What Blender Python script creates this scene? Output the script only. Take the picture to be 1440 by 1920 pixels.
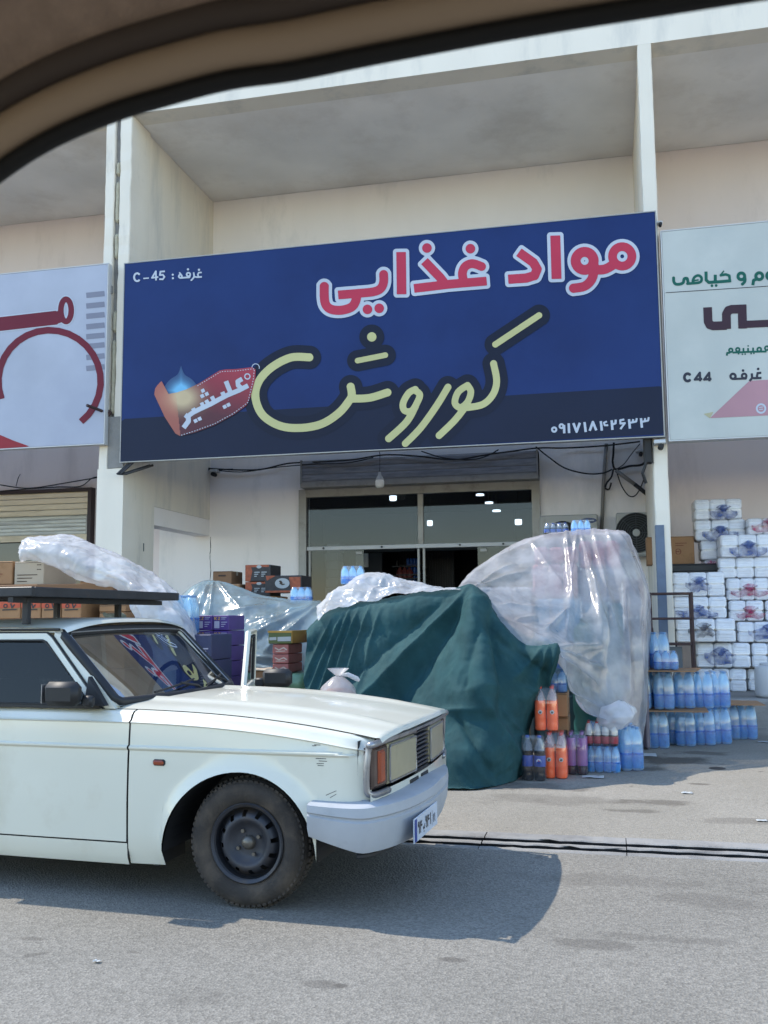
import bpy, bmesh, math, random
import numpy as np
from mathutils import Vector, Matrix, noise
random.seed(7)
for o in list(bpy.data.objects): bpy.data.objects.remove(o)
SC = bpy.context.scene
COL = SC.collection
R = math.radians
# ------------------------------------------------------------ camera (fitted to the facade's lines)
F = 1800.0; CAM = np.array([0, 0, 1.33])
_a, _p, _r = R(13.02), R(6.22), R(-0.457)
FW = np.array([-math.sin(_a)*math.cos(_p), math.cos(_a)*math.cos(_p), math.sin(_p)])
RT = np.array([math.cos(_a), math.sin(_a), 0.0]); UP = np.cross(RT, FW)
RT, UP = math.cos(_r)*RT+math.sin(_r)*UP, -math.sin(_r)*RT+math.cos(_r)*UP
cd = bpy.data.cameras.new('camera'); co = bpy.data.objects.new('camera', cd); COL.objects.link(co)
cd.sensor_fit = 'VERTICAL'; cd.sensor_height = 36; cd.lens = F/1920*36
cd.clip_start = 0.02; cd.clip_end = 2000
cd.dof.use_dof = True; cd.dof.focus_distance = 7.5; cd.dof.aperture_fstop = cd.lens/2.6
co.matrix_world = Matrix(((RT[0], UP[0], -FW[0], 0), (RT[1], UP[1], -FW[1], 0), (RT[2], UP[2], -FW[2], CAM[2]), (0, 0, 0, 1)))
SC.camera = co
# ------------------------------------------------------------ sky, sun, exposure
LDIR = Vector((0.82, -0.18, -1.0)).normalized()
w = bpy.data.worlds.new('World'); SC.world = w; w.use_nodes = True
nt = w.node_tree; bg = nt.nodes['Background']
sk = nt.nodes.new('ShaderNodeTexSky'); sk.sky_type = 'NISHITA'; sk.sun_disc = False
sk.sun_elevation = math.asin(-LDIR.z); sk.sun_rotation = math.atan2(-LDIR.x, -LDIR.y) % (2*math.pi)
sk.air_density = 1.15; sk.dust_density = 0.05; sk.ozone_density = 1.0
nt.links.new(sk.outputs[0], bg.inputs[0]); bg.inputs[1].default_value = 0.15
sd = bpy.data.lights.new('sun', 'SUN'); sd.energy = 2.0; sd.angle = R(0.5); sd.color = (1, 0.92, 0.80)
so = bpy.data.objects.new('sun', sd); COL.objects.link(so)
so.rotation_euler = LDIR.to_track_quat('-Z', 'Y').to_euler(); so.location = (-20, 10, 25)
vs = SC.view_settings; vs.view_transform = 'Standard'; vs.look = 'None'; vs.gamma = 1; vs.use_curve_mapping = False
vs.exposure = 1.65
SC.cycles.use_denoising = True; SC.cycles.max_bounces = 10; SC.cycles.transparent_max_bounces = 24
SC.cycles.sample_clamp_indirect = 6
# ------------------------------------------------------------ helpers: pixels to points
def ray(x, y): return FW + RT*(x-720)/F - UP*(y-960)/F
def onY(x, y, Y): d = ray(x, y); return CAM + d*(Y/d[1])
def onZ(x, y, Z=0.0): d = ray(x, y); return CAM + d*((Z-CAM[2])/d[2])
def prj(P):
    q = np.asarray(P, float)-CAM; z = q@FW
    return np.stack([720+F*(q@RT)/z, 960-F*(q@UP)/z], -1)
# ------------------------------------------------------------ mesh collector
class MB:
    def __init__(s): s.v = []; s.f = []; s.m = []
    def add(s, vs, fs, mi=0):
        n = len(s.v); s.v += [tuple(float(c) for c in v) for v in vs]
        s.f += [tuple(i+n for i in f) for f in fs]; s.m += [mi]*len(fs); return s
    def box(s, x0, x1, y0, y1, z0, z1, mi=0):
        return s.add([(x0,y0,z0),(x1,y0,z0),(x1,y1,z0),(x0,y1,z0),(x0,y0,z1),(x1,y0,z1),(x1,y1,z1),(x0,y1,z1)],
                     [(0,3,2,1),(4,5,6,7),(0,1,5,4),(1,2,6,5),(2,3,7,6),(3,0,4,7)], mi)
    def rbox(s, x0, x1, y0, y1, z0, z1, b=0.01, mi=0):
        b = min(b, (x1-x0)*.45, (y1-y0)*.45, (z1-z0)*.45)
        V = []; I = {}
        for ix, (X, dx) in enumerate(((x0, b), (x1, -b))):
            for iy, (Y, dy) in enumerate(((y0, b), (y1, -b))):
                for iz, (Z, dz) in enumerate(((z0, b), (z1, -b))):
                    I[ix,iy,iz,0] = len(V); V.append((X, Y+dy, Z+dz))
                    I[ix,iy,iz,1] = len(V); V.append((X+dx, Y, Z+dz))
                    I[ix,iy,iz,2] = len(V); V.append((X+dx, Y+dy, Z))
        Fc = []
        for a in range(3):
            b_, c_ = (a+1) % 3, (a+2) % 3
            for e in (0, 1):
                q = []
                for (p, r_) in ((0,0),(1,0),(1,1),(0,1)):
                    k = [0,0,0]; k[a] = e; k[b_] = p; k[c_] = r_; q.append(I[k[0],k[1],k[2],a])
                Fc.append(q if e else q[::-1])
            for p in (0, 1):
                for r_ in (0, 1):
                    k0 = [0,0,0]; k0[b_] = p; k0[c_] = r_; k1 = list(k0); k1[a] = 1
                    q = [I[(*k0, b_)], I[(*k1, b_)], I[(*k1, c_)], I[(*k0, c_)]]
                    Fc.append(q if p != r_ else q[::-1])
        for ix in (0,1):
            for iy in (0,1):
                for iz in (0,1):
                    q = [I[ix,iy,iz,0], I[ix,iy,iz,1], I[ix,iy,iz,2]]
                    Fc.append(q if (ix+iy+iz) % 2 else q[::-1])
        return s.add(V, Fc, mi)
    def grid(s, P, mi=0, flip=False):
        P = np.asarray(P, float); a, b = P.shape[:2]
        fs = []
        for i in range(a-1):
            for j in range(b-1):
                q = (i*b+j, (i+1)*b+j, (i+1)*b+j+1, i*b+j+1); fs.append(q[::-1] if flip else q)
        return s.add(P.reshape(-1, 3), fs, mi)
    def tube(s, path, r, n=8, closed=False, mi=0, caps=True, sq=None):
        P = [Vector(p) for p in path]; m = len(P); rr = r if hasattr(r, '__len__') else [r]*m
        rings = []; up = Vector((0.0123, 0.031, 1)).normalized()
        for i in range(m):
            if closed: t = P[(i+1) % m]-P[i-1]
            else: t = P[min(i+1, m-1)]-P[max(i-1, 0)]
            t.normalize()
            u = t.cross(up)
            if u.length < 1e-3: u = t.cross(Vector((1, 0, 0)))
            u.normalize(); v = u.cross(t).normalized()
            ring = []
            for k in range(n):
                A = 2*math.pi*(k+.5)/n; ca, sa = math.cos(A), math.sin(A)
                if sq: ca *= sq[0]; sa *= sq[1]
                ring.append(P[i]+u*(ca*rr[i])+v*(sa*rr[i]))
            rings.append(ring)
        V = [tuple(p) for g in rings for p in g]; fs = []
        for i in range(m if closed else m-1):
            j = (i+1) % m
            for k in range(n): fs.append((i*n+k, i*n+(k+1) % n, j*n+(k+1) % n, j*n+k))
        if caps and not closed: fs += [tuple(range(n))[::-1], tuple((m-1)*n+k for k in range(n))]
        return s.add(V, fs, mi)
    def lathe(s, prof, n=20, c=(0,0,0), axis='z', mi=0, ell=1.0, caps=True):
        V = []; fs = []; m = len(prof)
        for (r, z) in prof:
            for k in range(n):
                A = 2*math.pi*k/n; a, b = r*math.cos(A), r*math.sin(A)*ell
                V.append((c[0]+a, c[1]+b, c[2]+z) if axis == 'z' else ((c[0]+a, c[1]+z, c[2]+b) if axis == 'y' else (c[0]+z, c[1]+a, c[2]+b)))
        for i in range(m-1):
            for k in range(n):
                q = (i*n+k, i*n+(k+1) % n, (i+1)*n+(k+1) % n, (i+1)*n+k); fs.append(q if axis != 'y' else q[::-1])
        if caps and prof[0][0] > 1e-5: fs.append(tuple(range(n))[::-1] if axis != 'y' else tuple(range(n)))
        if caps and prof[-1][0] > 1e-5:
            q = tuple((m-1)*n+k for k in range(n)); fs.append(q if axis != 'y' else q[::-1])
        return s.add(V, fs, mi)
    def prism(s, poly, fn, d0, d1, mi=0):
        n = len(poly); V = [fn(p[0], p[1], d0) for p in poly]+[fn(p[0], p[1], d1) for p in poly]
        fs = [tuple(range(n)), tuple(range(2*n-1, n-1, -1))]+[(i, i+n, (i+1) % n+n, (i+1) % n) for i in range(n)]
        return s.add(V, fs, mi)
ROOT = {}
def mesh_obj(name, mb, mats, smooth=False, inv=None, fix=True):
    me = bpy.data.meshes.new(name)
    V = mb.v
    if inv is not None: V = [tuple(inv @ Vector(v)) for v in V]
    me.from_pydata(V, [], mb.f); 
    for m in (mats if isinstance(mats, (list, tuple)) else [mats]): me.materials.append(m)
    me.polygons.foreach_set('material_index', mb.m)
    if fix:
        bm = bmesh.new(); bm.from_mesh(me); bmesh.ops.recalc_face_normals(bm, faces=bm.faces); bm.to_mesh(me); bm.free()
    if smooth:
        me.polygons.foreach_set('use_smooth', [True]*len(me.polygons))
        if smooth is not True and smooth < 3: me.set_sharp_from_angle(angle=smooth)
    me.update()
    o = bpy.data.objects.new(name, me); COL.objects.link(o); return o
def thing(name, label, cat, loc=(0,0,0), rotz=0.0, group=None):
    o = bpy.data.objects.new(name, None); COL.objects.link(o); o.empty_display_size = .1
    o.location = loc; o.rotation_euler = (0, 0, rotz); o['label'] = label; o['category'] = cat
    if group: o['group'] = group
    ROOT[o.name] = (Matrix.Translation(Vector(loc)) @ Matrix.Rotation(rotz, 4, 'Z')).inverted()
    return o
def part(name, mb, mats, parent, world=True, smooth=False, label=None, kind=None, fix=True):
    inv = ROOT.get(parent.name) if world else None
    o = mesh_obj(name, mb, mats, smooth, inv, fix); o.parent = parent; ROOT[o.name] = ROOT.get(parent.name)
    if label: o['label'] = label
    if kind: o['kind'] = kind
    return o
def single(name, mb, mats, label, cat, group=None, smooth=False, loc=None, kind=None, fix=True):
    if loc is None:
        A = np.array(mb.v); loc = ((A[:,0].min()+A[:,0].max())/2, (A[:,1].min()+A[:,1].max())/2, A[:,2].min())
    o = mesh_obj(name, mb, mats, smooth, Matrix.Translation(-Vector(loc)), fix); o.location = loc
    ROOT[o.name] = Matrix.Translation(-Vector(loc))
    if kind: o['kind'] = kind
    if label: o['label'] = label
    if cat: o['category'] = cat
    if group: o['group'] = group
    return o
def struct(name, mb, mats, smooth=False, parent=None, fix=True):
    o = mesh_obj(name, mb, mats, smooth, None, fix)
    if parent: o.parent = parent
    else: o['kind'] = 'structure'
    return o
def copy_tree(o, loc=None, rotz=None, label=None, parent=None):
    c = o.copy(); COL.objects.link(c); c.parent = parent
    if loc is not None: c.location = loc
    if rotz is not None: c.rotation_euler = (0, 0, rotz)
    if label: c['label'] = label
    for ch in list(o.children): copy_tree(ch, parent=c)
    return c
# ------------------------------------------------------------ materials
ALB = .64      # darkens most colours so shaded plaster looks lit by more fill light
def lin(*c):
    if len(c) == 1: h = c[0].lstrip('#'); c = [int(h[i:i+2], 16)/255 for i in (0, 2, 4)]
    return tuple(x/12.92 if x <= .04045 else ((x+.055)/1.055)**2.4 for x in c)
def nd(nt, t, **k):
    n = nt.nodes.new(t)
    for a, b in k.items(): setattr(n, a, b)
    return n
def mat(name, col, rough=.6, metal=0, var=.08, vs_=4, bump=0, bs=60, spec=.4, dirt=None, ds=2.0, dth=.6, coat=0, trans=0, stretch=None, vcol=None, emit=None, es=0, k=None):
    """Principled with noise in the colour, an optional second dirt colour and fine relief."""
    m = bpy.data.materials.new(name); m.use_nodes = True; nt = m.node_tree; B = nt.nodes['Principled BSDF']
    L = nt.links.new
    tc = nd(nt, 'ShaderNodeTexCoord'); src = tc.outputs['Object']
    if stretch:
        mp = nd(nt, 'ShaderNodeMapping'); mp.inputs['Scale'].default_value = stretch; L(src, mp.inputs[0]); src = mp.outputs[0]
    kk = ALB if k is None else k
    col = tuple(c*kk for c in col[:3])+(1,)
    if dirt: dirt = tuple(c*kk for c in dirt)
    nz = nd(nt, 'ShaderNodeTexNoise'); nz.inputs['Scale'].default_value = vs_; nz.inputs['Detail'].default_value = 6; L(src, nz.inputs['Vector'])
    hs = nd(nt, 'ShaderNodeHueSaturation')
    if vcol: at = nd(nt, 'ShaderNodeAttribute', attribute_name=vcol); L(at.outputs['Color'], hs.inputs['Color'])
    else: hs.inputs['Color'].default_value = col
    mr = nd(nt, 'ShaderNodeMapRange'); mr.inputs[3].default_value = 1-var*1.6; mr.inputs[4].default_value = 1+var*1.6
    mr.inputs[1].default_value = .25; mr.inputs[2].default_value = .75
    L(nz.outputs[0], mr.inputs[0]); L(mr.outputs[0], hs.inputs['Value']); out = hs.outputs[0]
    if dirt:
        n2 = nd(nt, 'ShaderNodeTexNoise'); n2.inputs['Scale'].default_value = ds; n2.inputs['Detail'].default_value = 8; n2.inputs['Roughness'].default_value = .65
        L(src, n2.inputs['Vector'])
        cr = nd(nt, 'ShaderNodeMapRange'); cr.inputs[1].default_value = dth-.08; cr.inputs[2].default_value = dth+.12; L(n2.outputs[0], cr.inputs[0])
        mx = nd(nt, 'ShaderNodeMix', data_type='RGBA'); L(cr.outputs[0], mx.inputs['Factor']); L(out, mx.inputs['A']); mx.inputs['B'].default_value = (*dirt, 1); out = mx.outputs['Result']
    L(out, B.inputs['Base Color'])
    B.inputs['Roughness'].default_value = rough; B.inputs['Metallic'].default_value = metal; B.inputs['Specular IOR Level'].default_value = spec
    if coat: B.inputs['Coat Weight'].default_value = coat; B.inputs['Coat Roughness'].default_value = .08
    if trans: B.inputs['Transmission Weight'].default_value = trans
    if emit: B.inputs['Emission Color'].default_value = (*emit, 1); B.inputs['Emission Strength'].default_value = es
    if bump:
        n3 = nd(nt, 'ShaderNodeTexNoise'); n3.inputs['Scale'].default_value = bs; n3.inputs['Detail'].default_value = 5; L(src, n3.inputs['Vector'])
        bp = nd(nt, 'ShaderNodeBump'); bp.inputs['Strength'].default_value = bump; bp.inputs['Distance'].default_value = .01
        L(n3.outputs[0], bp.inputs['Height']); L(bp.outputs[0], B.inputs['Normal'])
    return m
def film(name, col, opac, rough=.2, gloss=.5, tl=.5, clear=(1, 1, 1), var=.25, ns=3.0, g0=.07, k=.85, bump=0, bs=20):
    """Thin plastic: part of the light passes straight through, the rest is scattered or mirrored."""
    col = tuple(c*k for c in col)
    m = bpy.data.materials.new(name); m.use_nodes = True; nt = m.node_tree; nt.nodes.clear(); L = nt.links.new
    out = nd(nt, 'ShaderNodeOutputMaterial'); tr = nd(nt, 'ShaderNodeBsdfTransparent'); tr.inputs[0].default_value = (*clear, 1)
    df = nd(nt, 'ShaderNodeBsdfDiffuse'); df.inputs[0].default_value = (*col, 1)
    tn = nd(nt, 'ShaderNodeBsdfTranslucent'); tn.inputs[0].default_value = (*col, 1)
    gl = nd(nt, 'ShaderNodeBsdfGlossy'); gl.inputs['Roughness'].default_value = rough
    m1 = nd(nt, 'ShaderNodeMixShader'); m1.inputs[0].default_value = tl; L(df.outputs[0], m1.inputs[1]); L(tn.outputs[0], m1.inputs[2])
    m2 = nd(nt, 'ShaderNodeMixShader'); L(tr.outputs[0], m2.inputs[1]); L(m1.outputs[0], m2.inputs[2])
    tc = nd(nt, 'ShaderNodeTexCoord'); nz = nd(nt, 'ShaderNodeTexNoise'); nz.inputs['Scale'].default_value = ns; nz.inputs['Detail'].default_value = 4
    L(tc.outputs['Object'], nz.inputs['Vector'])
    mr = nd(nt, 'ShaderNodeMapRange'); mr.inputs[1].default_value = .3; mr.inputs[2].default_value = .7
    mr.inputs[3].default_value = opac*(1-var); mr.inputs[4].default_value = min(1, opac*(1+var)); L(nz.outputs[0], mr.inputs[0]); L(mr.outputs[0], m2.inputs[0])
    lw = nd(nt, 'ShaderNodeLayerWeight'); pw = nd(nt, 'ShaderNodeMath', operation='POWER'); pw.inputs[1].default_value = 4.0; L(lw.outputs['Facing'], pw.inputs[0])
    ml = nd(nt, 'ShaderNodeMath', operation='MULTIPLY_ADD'); ml.inputs[1].default_value = gloss*.6; ml.inputs[2].default_value = gloss*g0; ml.use_clamp = True; L(pw.outputs[0], ml.inputs[0])
    m3 = nd(nt, 'ShaderNodeMixShader'); L(ml.outputs[0], m3.inputs[0]); L(m2.outputs[0], m3.inputs[1]); L(gl.outputs[0], m3.inputs[2])
    if bump:
        n3 = nd(nt, 'ShaderNodeTexNoise'); n3.inputs['Scale'].default_value = bs; n3.inputs['Detail'].default_value = 3; n3.inputs['Distortion'].default_value = 1.2; L(tc.outputs['Object'], n3.inputs['Vector'])
        bp = nd(nt, 'ShaderNodeBump'); bp.inputs['Strength'].default_value = bump; bp.inputs['Distance'].default_value = .02; L(n3.outputs[0], bp.inputs['Height'])
        for q in (df, tn, gl): L(bp.outputs[0], q.inputs['Normal'])
    L(m3.outputs[0], out.inputs[0]); return m
M = {}
M['plaster_white'] = mat('plaster_white', lin('#e0d8ca'), .85, stretch=(1, 1, .22), var=.04, vs_=1.2, bump=.15, bs=25, dirt=lin('#c6c2b9'), ds=1.7, dth=.60, k=1)
M['plaster_beige'] = mat('plaster_beige', lin('#e6dad6'), .9, stretch=(1, 1, .3), var=.04, vs_=.8, bump=.12, bs=30, dirt=lin('#d2c6c2'), ds=1.2, dth=.62, k=1)
M['plaster_grey'] = mat('plaster_grey', lin('#ece6e2'), .9, stretch=(1, 1, .35), var=.04, vs_=.8, bump=.1, bs=30, dirt=lin('#d4d1ce'), ds=1.2, dth=.62, k=1)
M['soffit'] = mat('soffit', lin('#eee9e3'), .9, var=.07, vs_=.9, dirt=lin('#dcd5cd'), ds=.8, dth=.58, k=1)
M['concrete'] = mat('concrete', lin('#a3a19d'), .92, var=.12, vs_=6, bump=.4, bs=40, dirt=lin('#7d7b78'), ds=3, dth=.56)
M['pillar_paint'] = mat('pillar_paint', lin('#dbd3c4'), .7, var=.04, vs_=2, bump=.15, bs=18, dirt=lin('#b9b3a8'), ds=2.6, dth=.68, stretch=(1, 1, .35), k=1)
M['bluegrey_paint'] = mat('bluegrey_paint', lin('#76869c'), .65, var=.08, vs_=5, dirt=lin('#5d6c80'), ds=3, dth=.62)
M['foam_filler'] = mat('foam_filler', lin('#cfc8b0'), .9, var=.12, vs_=12, bump=.7, bs=18)
M['steel_dark'] = mat('steel_dark', lin('#3b3c40'), .5, metal=.3, var=.15, vs_=12, dirt=lin('#5a4a40'), ds=6, dth=.66)
M['steel_rust'] = mat('steel_rust', lin('#4a3534'), .65, var=.2, vs_=15, dirt=lin('#6a4a3a'), ds=8, dth=.6)
M['black_rubber'] = mat('black_rubber', lin('#1b1b1d'), .6, var=.15)
M['cable'] = mat('cable', lin('#232326'), .55, var=.1)
M['alu'] = mat('alu', lin('#b9b7b2'), .45, metal=.35, var=.06, vs_=6, dirt=lin('#9a958e'), ds=4, dth=.63)
M['white_plastic'] = mat('white_plastic', lin('#e3e4e4'), .4, var=.03, dirt=lin('#c9c6bf'), ds=3, dth=.68)
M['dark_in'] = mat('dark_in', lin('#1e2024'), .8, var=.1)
M['card'] = mat('card', lin('#b58a63'), .85, var=.07, vs_=3, dirt=lin('#a07850'), ds=5, dth=.64)
M['card_pale'] = mat('card_pale', lin('#cdbda6'), .85, var=.06, vs_=3)
M['card_dark'] = mat('card_dark', lin('#8e6a4c'), .85, var=.08, vs_=3)
M['ink'] = mat('ink', lin('#4a3b32'), .8, var=.05)
def tint(name, hexa, rough=.55, **k):
    if name not in M: M[name] = mat(name, lin(hexa), rough, **k)
    return M[name]
# ------------------------------------------------------------ lettering: union of strokes, meshed by marching squares
def _seg(px, py, a, b, hw, roundcap):
    ax, ay = a; bx, by = b; dx, dy = bx-ax, by-ay; L = math.hypot(dx, dy)+1e-9; ux, uy = dx/L, dy/L
    qx, qy = px-ax, py-ay; t = qx*ux+qy*uy; n = np.abs(-qx*uy+qy*ux)
    if roundcap:
        tt = np.clip(t, 0, L); return np.hypot(t-tt, n)-hw
    ex = np.maximum(np.abs(t-L/2)-L/2, n-hw); ox = np.maximum(np.abs(t-L/2)-L/2, 0); on = np.maximum(n-hw, 0)
    return np.where(ex > 0, np.hypot(ox, on), ex)
def smooth_path(P, k=6):
    P = [np.array(p, float) for p in P]
    if len(P) < 3: return P
    out = []
    for i in range(len(P)-1):
        p0 = P[max(i-1, 0)]; p1 = P[i]; p2 = P[i+1]; p3 = P[min(i+2, len(P)-1)]
        for s in range(k):
            t = s/k; out.append(.5*((2*p1)+(-p0+p2)*t+(2*p0-5*p1+4*p2-p3)*t*t+(-p0+3*p1-3*p2+p3)*t**3))
    out.append(P[-1]); return out
def _poly(px, py, P):
    d = np.full(px.shape, 1e9); ins = np.zeros(px.shape, bool); n = len(P)
    for i in range(n):
        a, b = P[i], P[(i+1) % n]; d = np.minimum(d, _seg(px, py, a, b, 0, True))
        c = ((a[1] > py) != (b[1] > py)) & (px < (b[0]-a[0])*(py-a[1])/((b[1]-a[1]) or 1e-9)+a[0]); ins ^= c
    return np.where(ins, -d, d)
class Glyphs:
    """Shapes in the coordinates of one enlarged view of the sign; (ox, oy, s) bring them back to the photograph."""
    def __init__(g, ox, oy, s): g.o = (ox, oy, s); g.s = []
    def X(g, p): return ((p[0]/g.o[2])+g.o[0], (p[1]/g.o[2])+g.o[1])
    def st(g, pts, w, cap=False, sm=False):
        P = smooth_path(pts) if sm else pts
        P = [g.X(p) for p in P]; hw = w/2/g.o[2]
        for i in range(len(P)-1): g.s.append(('s', P[i], P[i+1], hw, cap))
        for p in P[(0 if cap else 1):(len(P) if cap else -1)]: g.s.append(('d', p, hw))
        return g
    def dot(g, c, r): g.s.append(('d', g.X(c), r/g.o[2])); return g
    def ring(g, c, r, w, a0=0, a1=360, ry=None, cap=False):
        n = max(8, int(abs(a1-a0)/12)); ry = ry or r
        return g.st([(c[0]+r*math.cos(R(a0+(a1-a0)*i/n)), c[1]+ry*math.sin(R(a0+(a1-a0)*i/n))) for i in range(n+1)], w, cap or abs(a1-a0) >= 360)
    def poly(g, P): g.s.append(('p', [g.X(p) for p in P])); return g
    def mesh(g, mp, level=0.0, cell=1.0, mb=None, mi=0, clip=None):
        xs = []; ys = []
        for s in g.s:
            pts = s[1] if s[0] == 'p' else ([s[1], s[2]] if s[0] == 's' else [s[1]]); r = 0 if s[0] == 'p' else (s[3] if s[0] == 's' else s[2])
            for p in pts: xs += [p[0]-r, p[0]+r]; ys += [p[1]-r, p[1]+r]
        pad = level+cell*2
        gx = np.arange(min(xs)-pad, max(xs)+pad+cell, cell); gy = np.arange(min(ys)-pad, max(ys)+pad+cell, cell)
        PX, PY = np.meshgrid(gx, gy, indexing='ij'); D = np.full(PX.shape, 1e9)
        for s in g.s:
            if s[0] == 's': d = _seg(PX, PY, s[1], s[2], s[3], s[4])
            elif s[0] == 'd': d = np.hypot(PX-s[1][0], PY-s[1][1])-s[2]
            else: d = _poly(PX, PY, s[1])
            D = np.minimum(D, d)
        D = D-level
        if clip is not None: D = np.maximum(D, clip(PX, PY))
        D = np.where(np.abs(D) < 1e-4, 1e-4, D)
        mb = mb or MB(); V = []; idx = {}; fs = []
        ins = D < 0
        def vid(key, x, y):
            if key not in idx: idx[key] = len(V); V.append((x, y))
            return idx[key]
        A, B_ = D.shape
        act = ins[:-1,:-1] | ins[1:,:-1] | ins[:-1,1:] | ins[1:,1:]
        for i, j in np.argwhere(act):
            c = [(i, j), (i+1, j), (i+1, j+1), (i, j+1)]; pl = []
            for k in range(4):
                p, q = c[k], c[(k+1) % 4]
                if ins[p]: pl.append(vid(p, gx[p[0]], gy[p[1]]))
                if ins[p] != ins[q]:
                    lo, hi = (p, q) if p < q else (q, p); t = D[lo]/(D[lo]-D[hi])
                    pl.append(vid((lo, hi), gx[lo[0]]+(gx[hi[0]]-gx[lo[0]])*t, gy[lo[1]]+(gy[hi[1]]-gy[lo[1]])*t))
            if len(pl) >= 3: fs.append(tuple(pl))
        W = [mp(x, y) for x, y in V]; mb.add(W, fs, mi); return mb
def plane(Y): return lambda x, y: onY(x, y, Y)
# ------------------------------------------------------------ cloth: surface through rows of points, with traced folds
def spline_rows(rows, nu, nv):
    def rs(P, n):
        P = np.asarray(P, float); P = np.array(smooth_path(list(P), 8)) if len(P) > 2 else P
        d = np.r_[0, np.cumsum(np.linalg.norm(np.diff(P, axis=0), axis=1))]; t = np.linspace(0, d[-1], n)
        return np.stack([np.interp(t, d, P[:, k]) for k in range(P.shape[1])], -1)
    A = np.array([rs(r, nu) for r in rows])
    G = np.array([rs(A[:, i], nv) for i in range(nu)])
    return G
def normals(G):
    du = np.gradient(G, axis=0); dv = np.gradient(G, axis=1); n = np.cross(du, dv)
    n /= np.linalg.norm(n, axis=-1, keepdims=True)+1e-9
    c = (n*(CAM-G)).sum(-1).mean()
    return n if c > 0 else -n
def cloth_grid(rows, nu, nv, folds=(), wr=.01, ws=3.0, seed=0, aniso=(1, 1, 1), sharp=1.5, cr=0.0, cs=8.0):
    """rows: lists of points (x, y, z); folds: (x0, y0, x1, y1, width, height) traced on the photograph."""
    G = spline_rows(rows, nu, nv); N = normals(G); P = prj(G); D = np.zeros(G.shape[:2])
    for (x0, y0, x1, y1, w, h) in folds:
        a = np.array((x0, y0)); b = np.array((x1, y1)); d = b-a; L = np.hypot(*d); u = d/L
        q = P-a; t = (q@u)/L; n = q@np.array((-u[1], u[0]))
        wid = w*(.45+.75*np.clip(t, 0, 1)); tap = np.clip(np.minimum((t+.08)/.2, (1.1-t)/.25), 0, 1)
        D += h*tap*np.exp(-np.abs(n/wid)**sharp)
    if wr:
        o = Vector((seed*3.7, seed*1.3, 0))
        for i in range(G.shape[0]):
            for j in range(G.shape[1]):
                p = Vector(G[i, j]*aniso)*ws+o
                D[i, j] += wr*(noise.fractal(p, .9, 2.1, 4))+wr*.8*(1-2*abs(noise.noise(p*.7+Vector((5, 1, 9)))))
    if cr:      # sharp little creases: the ridges of folded noise
        for i in range(G.shape[0]):
            for j in range(G.shape[1]):
                p = Vector(G[i, j])*cs; q = p+Vector((noise.noise(p*.6), noise.noise(p*.6+Vector((7, 3, 1))), noise.noise(p*.6+Vector((2, 9, 4)))))*1.4
                D[i, j] += cr*((1-abs(noise.noise(q))*2.4)+.6*(1-abs(noise.noise(q*2.1+Vector((3, 3, 3))))*2.4))
    return G+N*D[..., None]
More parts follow.
